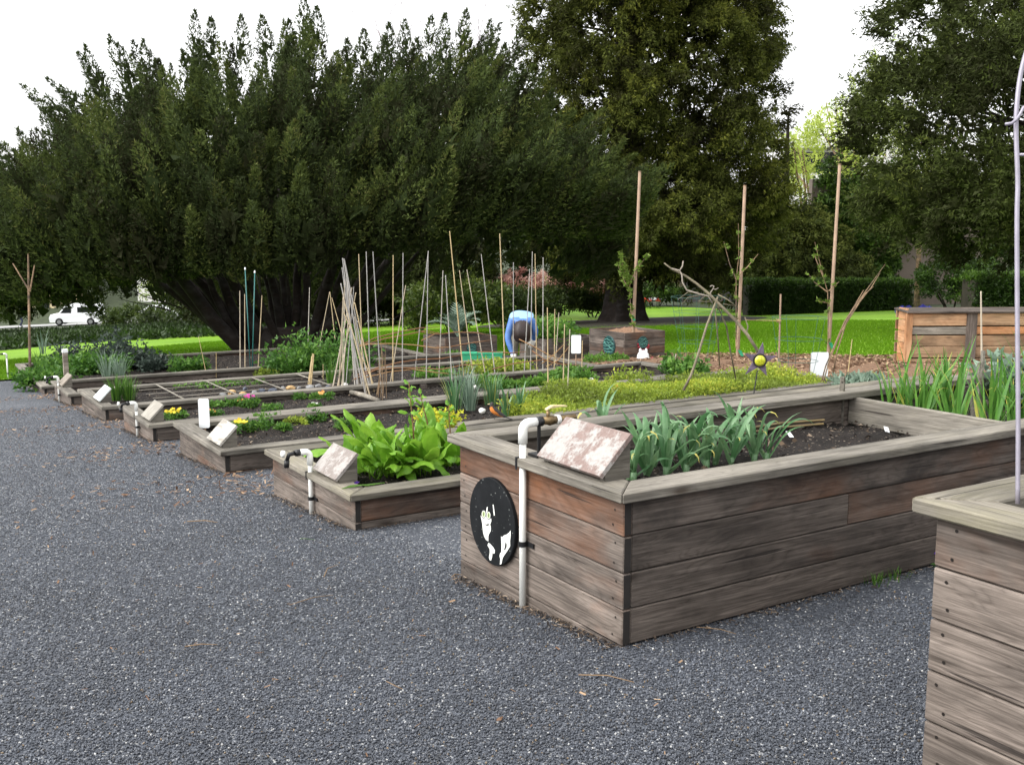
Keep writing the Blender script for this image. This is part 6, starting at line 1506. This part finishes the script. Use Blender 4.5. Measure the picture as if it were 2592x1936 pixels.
for i, (fr, x, y, z, mt, r, h, l) in enumerate([('r3', 950, 350, S6, 'herb', .55, .62, 'left half of the big curly parsley clump'), ('r3', 1200, 330, S6, 'herb', .5, .85, 'tallest feathery fennel clump behind the stones'), ('r3', 1370, 345, S6, 'herb', .42, .6, 'feathery green clump left of the cane bundle'), ('r4', 460, 460, S7, 'herb', .45, .3, 'leafy clump at the corner of the farthest bed'), ('r4', 640, 350, S7, 'herb', .45, .3, 'leafy clump behind the white capped post'), ('r4', 850, 340, S7, 'herb', .45, .28, 'broad leafy clump in the farthest bed'),
        ('r4', 740, 270, S7, 'kale', .26, .5, 'dark purple kale left in the farthest bed'), ('r4', 1130, 300, S7, 'kale', .28, .7, 'tall dark kale in the farthest bed'), ('r4', 1280, 310, S7, 'kale', .32, .5, 'broad dusky kale right in the farthest bed'), ('r4', 1560, 330, S7, 'kale', .25, .3, 'small dark bush right of the kale'), ('r4', 1020, 350, S7, 'herb', .45, .4, 'green bush before the kale'), ('r4', 1900, 335, S7, 'herb', .3, .25, 'small green bush near the juniper'),
        ('r3', 700, 365, S6, 'lime', .3, .12, 'pale straggly herbs in the bare soil bed'), ('r1', 560, 240, -.95, 'herb', .25, .2, 'green plant behind the willow rods'), ('r2', 310, 420, S4 + .06, 'lime', .23, .27, 'rounded grey green thyme bush at the bed corner'), ('r1', 900, 340, S5, 'lime', .5, .22, 'mossy green mound behind the right hand canes'), ('r1', 1090, 320, S5, 'lime', .35, .16, 'low green mound under the gardener glove'), ('r1', 385, 835, -.03, 'golden', .15, .16, 'bright yellow green golden oregano behind the sorrel'), ('r2', 750, 330, S3, 'herb', .18, .32, 'bright leafy plant under the branch tripod'), ('c', 1060, 1060, -.2, 'silver', .3, .18, 'grey green leaves beyond the tall bed cap'), ('m', 2040, 1280, .45, 'silver', .18, .3, 'silvery leafy plant at the right edge behind the rod')]):
    b = at(fr, x, y, z=z)
    tuft('leafy_bush' if mt != 'kale' else 'kale', l, 'plant', b, M[mt], r, h, 70 if r > .3 else 45, (.05 if mt == 'lime' else .075, .03 if mt == 'lime' else .05) if mt != 'golden' else (.03, .025), 330 + i, (.1, .9), 'bushy garden plants', core=.5, up=.8 if h > .5 else .55)

# artichoke
p = p3 + Vector((.55, .45, .45)); o = thing('artichoke', 'silvery arching artichoke growing in the planter behind the canes', 'artichoke', p); random.seed(4)
def jag_leaf(L, bow):
    mb = MB(); P = []; q = Vector((0, 0, 0)); n = 12
    for i in range(n + 1):
        P.append(q.copy()); th = .25 + bow * (i / n) ** 1.3; q = q + Vector((math.sin(th), 0, math.cos(th))) * L / n
    mb.tube(P, [.012 * (1 - i / n) + .002 for i in range(n + 1)], 5, t=.9)
    for i in range(2, n):
        for s in (-1, 1):
            w_ = .16 * math.sin(PI * i / n) + .03; d = (P[i + 1] - P[i]).normalized(); i0 = len(mb.v); tip = P[i] + Vector((0, s * w_, 0)) + d * w_ * .7 + UP * .02
            mb.v += [P[i] - d * .03, P[i] + d * .04, tip]; mb.face([i0, i0 + 1, i0 + 2], 0, random.random())
    return mb.mesh('artichoke_leaf', M['silver'], False, fix=False)
JL = [jag_leaf(random.uniform(.7, 1.05), b) for b in (1.2, 1.6, 2.0, .8)]
for k in range(15): link('leaf', JL[k % 4], o, (0, 0, 0), (0, random.uniform(-.2, .3), k * 2.4), scale=(.9, .9, .9))

# lime green ground cover over the right half of the third bed
rg = np.random.default_rng(66); n = 1500
X_ = rg.uniform(2.9, 7.15, n); Y_ = 5.08 + .05 + rg.random(n) * 1.32; keep = ~((X_ < 4.0) & (Y_ > 5.7 + (X_ - 2.9) * .5)) & ~((X_ > 6.0) & (Y_ > 6.1)); X_, Y_ = X_[keep], Y_[keep]; n = len(X_)
hh = .10 + .08 * np.sin(X_ * 2.1) * np.sin(Y_ * 3.3) + .05; T_ = np.clip(.55 + .28 * np.sin(X_ * 3.1 + Y_ * 2) + rg.normal(0, .12, n), 0, 1)
V, F, t = foliage_arrays(np.stack([X_, Y_, np.full(n, S3)], -1), np.tile([[0, 0, 1.]], (n, 1)) + rg.normal(0, .3, (n, 3)), np.maximum(.08, hh), np.full(n, .07), T_, 42, .03, .016, out=.8, noise=.6, seed=67, prof=.3, core=.5)
tag(link('lime_ground_cover', mesh_np('lime_ground_cover', V, F, M['lime'], tint=t)), 'lime green low ground cover filling the right of the third bed', 'ground cover', kind='stuff')

# ---- string grid of laths in the fifth bed
GRD = thing('lath_grid', 'grid of thin laths laid over the fifth bed', 'planting grid', (0, 10.0, -.535))
for x in (.95, 1.62, 2.28, 2.95):
    add_board('lath', GRD, 1.45, .012, .025, (x, .82, .012), PI / 2, (.1, .7, .1, 1), mat='cap')
for y in (.42, .80, 1.2): add_board('lath', GRD, 2.5, .010, .022, (1.9, y, -.002), 0, (.1, .7, .1, 1), mat='cap')
# ---- stones along the near board
def stone_mesh(seed, sx, sy, sz):
    rg = np.random.default_rng(seed); bm = bmesh.new(); bmesh.ops.create_icosphere(bm, subdivisions=2, radius=1)
    d = rg.normal(0, 1, (5, 3)); d /= np.linalg.norm(d, axis=1)[:, None]
    for v in bm.verts:
        c = np.array(v.co); k = 1.0
        for q in d: k = min(k, .72 / max(.01, float(c @ q))) if c @ q > .72 else k
        v.co = Vector((c[0] * sx * k, c[1] * sy * k, c[2] * sz * k)) * rg.uniform(.95, 1.05)
    me = bpy.data.meshes.new('stone'); bm.to_mesh(me); bm.free(); return me
SM = {'grey': plain('grey_stone', (.20, .20, .20), .8, .3, 12), 'dark': plain('slate_stone', (.07, .08, .105), .7, .3, 12), 'tan': plain('tan_stone', (.46, .30, .14), .8, .25, 12), 'white': plain('white_stone', (.72, .70, .66), .7, .1, 12)}
for i, (x, y, s_, c, l) in enumerate([(235, 548, .05, 'grey', 'pale grey stone at the left end of the stone row'), (320, 530, .085, 'tan', 'large tan stone in the row'), (430, 545, .06, 'tan', 'flat tan stone right of the large one'), (530, 535, .06, 'grey', 'grey stone before the slate one'), (600, 510, .06, 'dark', 'dark blue slate stone'), (700, 515, .07, 'dark', 'second dark slate stone'), (795, 492, .055, 'grey', 'grey stone left of the sticks'), (870, 490, .07, 'tan', 'brownish stone left of the pale sticks'), (950, 488, .05, 'grey', 'small grey stone near the pale sticks'), (1050, 480, .065, 'grey', 'rough grey stone at the foot of the pale sticks'), (1130, 472, .06, 'grey', 'grey stone right of the pale sticks'), (1220, 475, .05, 'dark', 'small dark stone near the end of the row'), (1370, 460, .055, 'white', 'white stone at the right end of the row'), (445, 495, .05, 'dark', 'dark stone inside the lath grid')]):
    me = stone_mesh(i, s_, s_ * .7, s_ * .6); me.materials.append(SM[c]); p = at('r3', x, y, z=S5 + .03); o = link('stone', me, None, p, (0, 0, i * 1.3)); tag(o, l, 'stone', 'stones along the fifth bed')
for fr, x, y, z, l in (('rb', 560, 540, S3 + .03, 'small white stone left of the robin'), ('r1', 1300, 365, S4 + .03, 'white stone near the upright canes'), ('r1', 740, 480, S4 + .02, 'pale flat stone among the onions'), ('r1', 1830, 415, S4 + .03, 'white plastic scrap right of the strawberries')):
    me = stone_mesh(int(x), .045, .035, .035); me.materials.append(SM['white']); o = link('stone', me, None, at(fr, x, y, z=z), (0, 0, x)); tag(o, l, 'stone', 'pale stones in the beds')
# green trays behind the canes
for i, (x0, x1) in enumerate(((665, 870), (880, 1220))):
    a = at('o', x0, 1600, depth=17.2); b = at('o', x1, 1600, depth=17.2); c = (a + b) / 2; w_ = (b - a).length; o = thing('green_tray', ('smaller green plastic tray left behind the canes', 'larger green plastic tray right behind the canes')[i], 'tray', (c.x, c.y, c.z - .1), 'green plastic trays', rz=math.atan2(RIGHT.y, RIGHT.x)); mb = MB(); mb.box((0, 0, .11), (w_, .25, .2)); mb.build('body', M['green_tape'], o); mb = MB(); mb.box((0, 0, .215), (w_ + .02, .27, .015)); mb.build('rim', M['green_tape'], o)
# seed packet
p = at('r2', 180, 430, z=S3 + .08); o = thing('seed_packet', 'small colourful seed packet on a stick at the bed edge', 'seed packet', p); s = NT('packet_print'); tc = s.n('TexCoord').outputs['Object']; M['packet'] = s.done(s.ramp(s.noise(tc, 30, 3), [(.35, (.5, .04, .12)), (.5, (.75, .45, .05)), (.62, (.8, .75, .6))]), .4)
mb = MB(); mb.prism([RIGHT * -.05 + UP * -.01, RIGHT * .01 + UP * -.06, RIGHT * .07 + UP * .0, RIGHT * .02 + UP * .055], AWAY * .004); mb.build('packet', M['packet'], o); mb = MB(); mb.tube([AWAY * .008, AWAY * .008 - UP * .1], .004, 5); mb.build('stick', M['pole'], o)
# violets and cut stems
for i, (x, y, l) in enumerate(((2030, 1205, 'violet and white pansy at the foot of the tall bed by the near bed'),)):
    p = at('d', x, y + 12); tuft('pansy', l, 'pansy', p, M['herb'], .05, .06, 12, (.03, .02), 400, flowers=M['petal_v'], nf=3)
p = at('g', 960, 880, z=.056); o = thing('cut_flower', 'cut violet flower with green stems lying on the second bed cap', 'flower', p)
for k in range(4):
    mb = MB(); a = at('g', 840 + 20 * k, 905 - 8 * k, z=.058) - p; b = at('g', 1180 - 40 * k, 858 + 8 * k, z=.058) - p; mb.tube([a, (a + b) / 2 + UP * .004, b], .003, 5, t=.7); mb.build('stem', M['herb'], o)
mb = MB()
for j in range(9):
    u = Vector((random.gauss(0, 1), random.gauss(0, 1), abs(random.gauss(0, 1)))).normalized(); i0 = len(mb.v); v = u.cross(Vector((.3, .5, 1))).normalized(); mb.v += [Vector((0, 0, .01)), u * .014 + v * .008 + UP * .01, u * .02 + UP * .01, u * .014 - v * .008 + UP * .01]; mb.face([i0, i0 + 1, i0 + 2, i0 + 3], 0, random.random())
mb.build('flower', M['petal_v'], o, fix=False)

# ---- robin
p = at('rb', 990, 845, z=-.16); o = thing('robin', 'robin with orange breast perched on the bed board', 'bird', p, rz=math.atan2(RIGHT.y, RIGHT.x))
M['rob_o'] = plain('orange_breast', (.52, .17, .03), .8, .25, 60); M['rob_d'] = plain('dark_grey_feathers', (.035, .030, .028), .8, .3, 60)
mb = MB(); prof = [((.105, .018), .010), ((.085, .028), .022), ((.05, .045), .034), ((.018, .065), .041), (( -.008, .088), .040), ((-.020, .108), .031), ((-.024, .122), .023), ((-.024, .136), .0235), ((-.026, .150), .019), ((-.028, .158), .008)]
n = 14
for (x, z), r in prof:
    for k in range(n):
        a = 2 * PI * k / n; mb.v.append(Vector((x + r * math.cos(a) * .75, r * math.sin(a), z + r * math.cos(a) * .35)))
for i in range(len(prof) - 1):
    for k in range(n):
        k2 = (k + 1) % n; front = math.cos(2 * PI * (k + .5) / n) < .35; mi = 0 if (1 <= i <= 5 and front) else 1
        mb.face([i * n + k, i * n + k2, (i + 1) * n + k2, (i + 1) * n + k], mi)
mb.face([k for k in range(n)][::-1], 1); mb.face([(len(prof) - 1) * n + k for k in range(n)], 1)
mb.build('body', [M['rob_o'], M['rob_d']], o, smooth=True)
mb = MB(); mb.prism([(.085, -.014, .024), (.165, -.018, -.004), (.165, .018, -.004), (.085, .014, .024)], (0, 0, .006)); mb.build('tail', M['rob_d'], o)
mb = MB(); mb.tube([(-.044, 0, .142), (-.066, 0, .140)], [.006, .001], 6); mb.build('beak', M['yellow'], o)
for s in (-1, 1):
    mb = MB(); mb.tube([(.005, s * .014, .035), (.0, s * .015, .0)], .0025, 5); mb.build('leg', M['rob_d'], o)
    mb = MB(); mb.prism([(.0, s * .041, .10), (.045, s * .038, .075), (.105, s * .022, .022), (.05, s * .040, .042)], (0, s * .005, 0)); mb.build('wing', M['rob_d'], o)

# ================================================================ people
def skin_body(name, joints, edges, parent, regions, levels=2):
    me = bpy.data.meshes.new(name); names = list(joints); me.from_pydata([joints[k][:3] for k in names], [(names.index(a), names.index(b)) for a, b in edges], [])
    ob = bpy.data.objects.new(name, me); COL.objects.link(ob)
    sk = ob.modifiers.new('skin', 'SKIN'); sk.use_smooth_shade = True
    for i, k in enumerate(names):
        r = joints[k][3]; me.skin_vertices[0].data[i].radius = (r, joints[k][4] if len(joints[k]) > 4 else r)
    me.skin_vertices[0].data[0].use_root = True
    sb = ob.modifiers.new('sub', 'SUBSURF'); sb.levels = levels; sb.render_levels = levels
    dg = bpy.context.evaluated_depsgraph_get(); m2 = bpy.data.meshes.new_from_object(ob.evaluated_get(dg)); bpy.data.objects.remove(ob); bpy.data.meshes.remove(me)
    m2.materials.clear()
    for m in [x for x, _ in regions]: m2.materials.append(m)
    for f in m2.polygons:
        c = f.center
        for i, (_, test) in enumerate(regions):
            if test(c): f.material_index = i; break
        f.use_smooth = True
    m2.name = name
    return link(name, m2, parent)
M['jacket'] = plain('blue_rain_jacket', (.075, .17, .43), .5, .25, 9); M['ltblue'] = plain('pale_blue_yoke', (.24, .40, .60), .5, .12, 9); M['navy'] = plain('navy_cloth', (.015, .02, .045), .8, .3); M['khaki'] = plain('khaki_trousers', (.16, .145, .11), .85, .25, 12)
M['hair'] = plain('dark_brown_hair', (.022, .012, .010), .5, .5, 60); M['skin'] = plain('skin', (.42, .26, .19), .55, .08); M['glove'] = plain('white_work_glove', (.76, .74, .68), .8, .1, 20); M['boot'] = plain('black_boot', (.015, .015, .017), .6)
yaw = math.atan2(RIGHT.y, RIGHT.x)
gb = at('o', 1490, 1790, depth=18.3); gb.z = G(gb.x, gb.y)
gz = at('o', 1490, 900, depth=18.4).z - gb.z      # height of the bent back
k_ = gz / 1.03
PE = thing('person', 'bending gardener in blue jacket with dark hair and white gloves', 'person', gb, rz=yaw); PE.scale = (k_, k_, k_)
# local axes: x = picture right, -y = towards the viewer
J_ = {'pelvis': (0, .14, .93, .16, .13), 'spine': (0, -.02, .98, .17, .12), 'chest': (0, -.24, .91, .185, .12), 'neck': (0, -.37, .80, .065), 'head': (.0, -.44, .70, .095), 'crown': (.0, -.47, .57, .07),
      'shl': (-.17, -.25, .88, .08), 'ell': (-.245, -.32, .58, .062), 'wrl': (-.15, -.40, .30, .042), 'shr': (.17, -.25, .88, .08), 'elr': (.235, -.20, .66, .06), 'wrr': (.20, -.12, .52, .04),
      'hpl': (-.10, .12, .80, .105), 'knl': (-.12, .02, .46, .075), 'anl': (-.13, .08, .09, .055), 'tol': (-.14, -.08, .045, .05), 'hpr': (.10, .12, .80, .105), 'knr': (.12, .02, .46, .075), 'anr': (.13, .08, .09, .055), 'tor': (.15, -.08, .045, .05)}
E_ = [('pelvis', 'spine'), ('spine', 'chest'), ('chest', 'neck'), ('neck', 'head'), ('head', 'crown'), ('chest', 'shl'), ('shl', 'ell'), ('ell', 'wrl'), ('chest', 'shr'), ('shr', 'elr'), ('elr', 'wrr'), ('pelvis', 'hpl'), ('hpl', 'knl'), ('knl', 'anl'), ('anl', 'tol'), ('pelvis', 'hpr'), ('hpr', 'knr'), ('knr', 'anr'), ('anr', 'tor')]
def _hd(c): return c.y < -.37 and abs(c.x) < .12 and .45 < c.z < .86
skin_body('body', J_, E_, PE, [(M['skin'], _hd), (M['boot'], lambda c: c.z < .13), (M['khaki'], lambda c: c.z < .80 and c.y > -.10 and abs(c.x) < .19), (M['navy'], lambda c: c.y > -.08 and c.z > .8), (M['ltblue'], lambda c: c.z > .93 and c.y < -.08), (M['jacket'], lambda c: True)])
mb = MB(); mb.lathe([(.03, .135), (.085, .11), (.125, .05), (.135, -.02), (.125, -.09), (.09, -.15), (.04, -.175)], n=20, rot=Matrix.Rotation(-.35, 3, 'X'))
for i, v in enumerate(mb.v): mb.v[i] = v * 1.2 * (1 + .05 * math.sin(i * 1.9)) + Vector((0, -.46, .735))
mb.build('hair', M['hair'], PE, smooth=True)
def glove(wr, dirv, s):
    g = MB(); wr = Vector(wr); d = Vector(dirv).normalized(); sd = d.cross(Vector((0, 1, 0))).normalized() if abs(d.y) < .9 else Vector((1, 0, 0)); nn = sd.cross(d)
    g.tube([wr - d * .05, wr, wr + d * .05, wr + d * .095], [.05, .045, .05, .042], 10)
    for q, (o_, L, b) in enumerate(((-.030, .07, .2), (-.010, .085, .25), (.010, .08, .3), (.030, .06, .35))):
        r0 = wr + d * .085 + sd * o_; g.tube([r0, r0 + d * L * .5 + nn * b * .03, r0 + d * L * .9 + nn * b * .1], [.012, .011, .008], 7)
    g.tube([wr + d * .03 + sd * s * .04, wr + d * .065 + sd * s * .07, wr + d * .10 + sd * s * .072], [.014, .013, .009], 7)
    return g.build('glove', M['glove'], PE, smooth=True)
glove((-.14, -.405, .27), (.12, -.1, -1), 1); glove((.19, -.10, .50), (-.3, .4, -.8), -1)

cp = at('d', 47, 707, depth=99); cp.z = G(cp.x, cp.y)
PE2 = thing('person', 'distant person in dark clothes leaning forward with a backpack by the street', 'person', cp, rz=yaw)
J2 = {'pelvis': (-.1, 0, .95, .15), 'spine': (-.02, 0, 1.15, .17), 'chest': (.14, 0, 1.38, .2), 'neck': (.26, 0, 1.52, .07), 'head': (.33, 0, 1.64, .12), 'crown': (.34, 0, 1.76, .09), 'shl': (.16, -.2, 1.4, .09), 'ell': (.4, -.25, 1.15, .06), 'wrl': (.66, -.2, 1.0, .05), 'shr': (.16, .2, 1.4, .09), 'elr': (.4, .25, 1.15, .06), 'wrr': (.66, .2, 1.0, .05),
      'hpl': (-.1, -.12, .9, .11), 'knl': (.18, -.13, .6, .09), 'anl': (-.02, -.13, .12, .06), 'tol': (.16, -.13, .06, .05), 'hpr': (-.1, .12, .9, .11), 'knr': (.05, .13, .5, .09), 'anr': (-.25, .13, .14, .06), 'tor': (-.1, .13, .06, .05)}
skin_body('body', J2, E_, PE2, [(M['skin'], lambda c: c.x > .3 and c.z > 1.5), (M['navy'], lambda c: True)], 1)
mb = MB(); mb.lathe([(.05, -.27), (.17, -.2), (.2, 0), (.17, .2), (.05, .27)], n=12, rot=Matrix.Rotation(.5, 3, 'Y'))
for i, v in enumerate(mb.v): mb.v[i] = v + Vector((-.1, 0, 1.42))
mb.build('backpack', M['black'], PE2, smooth=True)
mb = MB(); mb.lathe([(.135, -.02), (.13, .05), (.09, .11), (.02, .14)], (.325, 0, 1.68), n=12); mb.build('hair', M['hair'], PE2, smooth=True)

# ================================================================ things behind the cypress
M['rail'] = plain('black_rail', (.012, .014, .016), .5)
a = at('d', 1350, 652, depth=59); b = at('d', 1470, 652, depth=59); zr = at('d', 1400, 602, depth=59).z
RL = thing('railing', 'black metal railing behind the cypress trunk', 'railing', a); d_ = b - a; d_.z = 0
mb = MB(); mb.tube([UP * (zr - a.z), d_ + UP * (zr - a.z)], .05, 6); mb.build('top_rail', M['rail'], RL)
for k in range(9): mb = MB(); mb.tube([d_ * k / 8 - UP * .3, d_ * k / 8 + UP * (zr - a.z)], .022, 5); mb.build('bar', M['rail'], RL)
sg = at('p', 1338, 545, depth=57); o = thing('warning_sign', 'small yellow diamond sign left of the cypress trunk', 'sign', sg); mb = MB(); r = .17; mb.prism([RIGHT * -r, UP * -r * 1.2, RIGHT * r, UP * r * 1.2], AWAY * .02); mb.build('board', plain('amber_sign', (.62, .36, .03), .5, .1), o); mb = MB(); mb.tube([AWAY * .04 + UP * .42, AWAY * .04 - UP * 1.2], .03, 6); mb.build('post', M['rail'], o); mb = MB(); mb.box(UP * .42, (.45, .1, .12), Matrix.Rotation(yaw, 3, 'Z')); mb.build('box', M['rail'], o)
mb = MB(); mb.tube([UP * -.1 + AWAY * .05, RIGHT * -.75 - UP * .55], .045, 6); mb.build('arm', M['rail'], o)
wp = at('p', 340, 300, depth=70); o = thing('white_pillar', 'small white pillar among the pink blossom', 'pillar', Vector((wp.x, wp.y, wp.z - .9))); mb = MB(); mb.lathe([(.28, 0), (.24, .15), (.22, .9), (.3, 1.0), (.26, 1.1), (.12, 1.3), (.08, 1.45)], n=12); mb.build('column', M['concrete'], o, smooth=True)
for i, (x, y) in enumerate(((1900, 552), (2020, 548))):
    p = at('p', x, y, depth=56); o = thing('tulips', ('left patch of red tulips behind the cypress', 'right patch of red tulips behind the cypress')[i], 'tulips', p, 'red tulips'); rg = np.random.default_rng(i); n = 6; C = np.stack([rg.normal(0, .25, n), rg.normal(0, .15, n), rg.uniform(-.1, .1, n)], -1)
    foliage('petals', o, leafmat('red_tulip%d' % i, [(0, (.45, .04, .02)), (1, (.6, .08, .04))], .2), C, np.tile([[0, 0, 1.]], (n, 1)), np.full(n, .07), np.full(n, .04), rg.random(n), 10, .06, .045, seed=i)
    mb = MB()
    for c in C: mb.tube([Vector(c), Vector(c) - UP * .45], .012, 4)
    tag(mb.build('stems', M['hedge'], o), kind='stuff')

# ================================================================ litter
def chips(name, label, region, n, size, seed, mat=None, dz=.01):
    rg = np.random.default_rng(seed); P = np.array([region(rg) for _ in range(n)])
    z = np.array([G(x, y) for x, y in P]) + dz + rg.uniform(0, .012, n); c = np.stack([P[:, 0], P[:, 1], z], -1)
    D = unit(rg.normal(0, 1, (n, 3)) * [1, 1, .18]); S = unit(np.cross(D, np.tile([[0, 0, 1.]], (n, 1)) + rg.normal(0, .3, (n, 3)))); N_ = np.cross(D, S)
    l = rg.uniform(size[0], size[1], (n, 1)); w_ = l * rg.uniform(.15, .4, (n, 1)); t_ = l * .08
    V = np.stack([c - D * l - S * w_, c + D * l - S * w_ * .6, c + D * l * .9 + S * w_, c - D * l + S * w_ * .7, c - D * l * .8 + N_ * t_, c + D * l * .8 + N_ * t_ * 1.5], 1).reshape(-1, 3)
    I = np.arange(n * 6).reshape(n, 6); F = np.concatenate([I[:, [0, 1, 4]], I[:, [1, 5, 4]], I[:, [1, 2, 5]], I[:, [2, 3, 5]], I[:, [3, 4, 5]], I[:, [3, 0, 4]]])
    return tag(link(name, mesh_np(name, V, F, mat or M['chips'], tint=np.tile(rg.random(n), 6))), label, kind='stuff')
def reg_mulch(rg):
    t = rg.random() * 5.999; i = int(t); f = t - i; u = rg.random()
    a = np.array(MF[i]) * (1 - f) + np.array(MF[i + 1]) * f; b = np.array(MBk[i]) * (1 - f) + np.array(MBk[i + 1]) * f
    return a * (1 - u) + b * u
chips('mulch_chips', 'loose reddish wood chips on the mulch strip', reg_mulch, 14000, (.02, .05), 500, dz=.06)
def reg_gap(rg):
    k = rg.integers(0, 5); y0 = (3.95, 6.5, 8.95, 11.62, 14.05)[k]; y1 = (5.06, 7.53, 9.98, 12.48, 15.1)[k]; x = -.25 + abs(rg.normal(0, 1.2)) if rg.random() < .75 else rg.normal(-.5, .5)
    return np.array([min(x, 7), rg.uniform(y0, y1)])
chips('path_chips', 'tan wood chips strewn between the low beds', reg_gap, 3000, (.008, .028), 501)
def reg_path(rg):
    x = rg.uniform(-4.5, .1) if rg.random() < .7 else rg.normal(-.6, .5); return np.array([x, rg.uniform(-3, 13) if rg.random() < .6 else rg.uniform(3, 13)])
chips('leaf_litter', 'scattered tan leaf bits and twigs on the gravel', reg_path, 1100, (.004, .017), 502, dz=.008)
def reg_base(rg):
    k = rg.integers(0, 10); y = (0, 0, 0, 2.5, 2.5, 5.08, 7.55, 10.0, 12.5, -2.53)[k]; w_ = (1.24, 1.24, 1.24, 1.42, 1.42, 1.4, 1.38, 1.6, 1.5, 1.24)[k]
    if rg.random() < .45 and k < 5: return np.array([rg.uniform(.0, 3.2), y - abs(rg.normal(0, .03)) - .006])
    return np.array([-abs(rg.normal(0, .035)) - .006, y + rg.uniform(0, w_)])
chips('bed_foot_shade_litter', 'dark earth crumbs and bits along the feet of the beds, also standing in for contact shadow', reg_base, 4200, (.004, .013), 503, M['crumb'], dz=.004)  # debris at the bed feet; its dark colour doubles as contact shadow
random.seed(21)
for i, (x0, y0, x1, y1, r, l) in enumerate([(975, 1252, 1005, 1246, .004, 'pale twig lying at the tall bed corner'), (1250, 1464, 1370, 1480, .004, 'forked brown twig on the gravel in front of the tall bed'), (700, 1250, 728, 1225, .005, 'bent tan twig left of the cat plaque'), (625, 1312, 720, 1290, .003, 'long thin straw on the gravel'), (400, 1402, 470, 1398, .004, 'curved brown twig in the left foreground'), (648, 1168, 680, 1170, .003, 'green stem lying below the sorrel bed'), (1505, 1360, 1590, 1375, .003, 'dry straw at the foot of the tall bed side'), (405, 1130, 470, 1132, .006, 'reddish leaf strip on the gravel path'), (835, 1478, 870, 1495, .003, 'pale curled twig in the foreground')]):
    a = at('d', x0, y0); b = at('d', x1, y1); o = thing('twig', l, 'twig', a + UP * .012, 'twigs on the gravel'); mid = (b - a) * .5 + Vector((random.uniform(-.02, .02), random.uniform(-.02, .02), .01)); mb = MB(); mb.tube([(0, 0, 0), mid, b - a], [r * .55, r * .55, r * .3], 6, t=.4); mb.build('stick', M['litter'] if 'green' not in l else M['herb'], o)
p = at('d', 1072, 1562); o = thing('fallen_leaf', 'small curled brown leaf on the gravel in the foreground', 'leaf', p + UP * .012); mb = MB(); mb.strip([(0, 0, 0), (.012, 0, .006), (.026, .004, .004)], [.006, .02, .004], Vector((0, 1, 0)), .3, t=.3); mb.build('blade', M['chips'], o, fix=False)
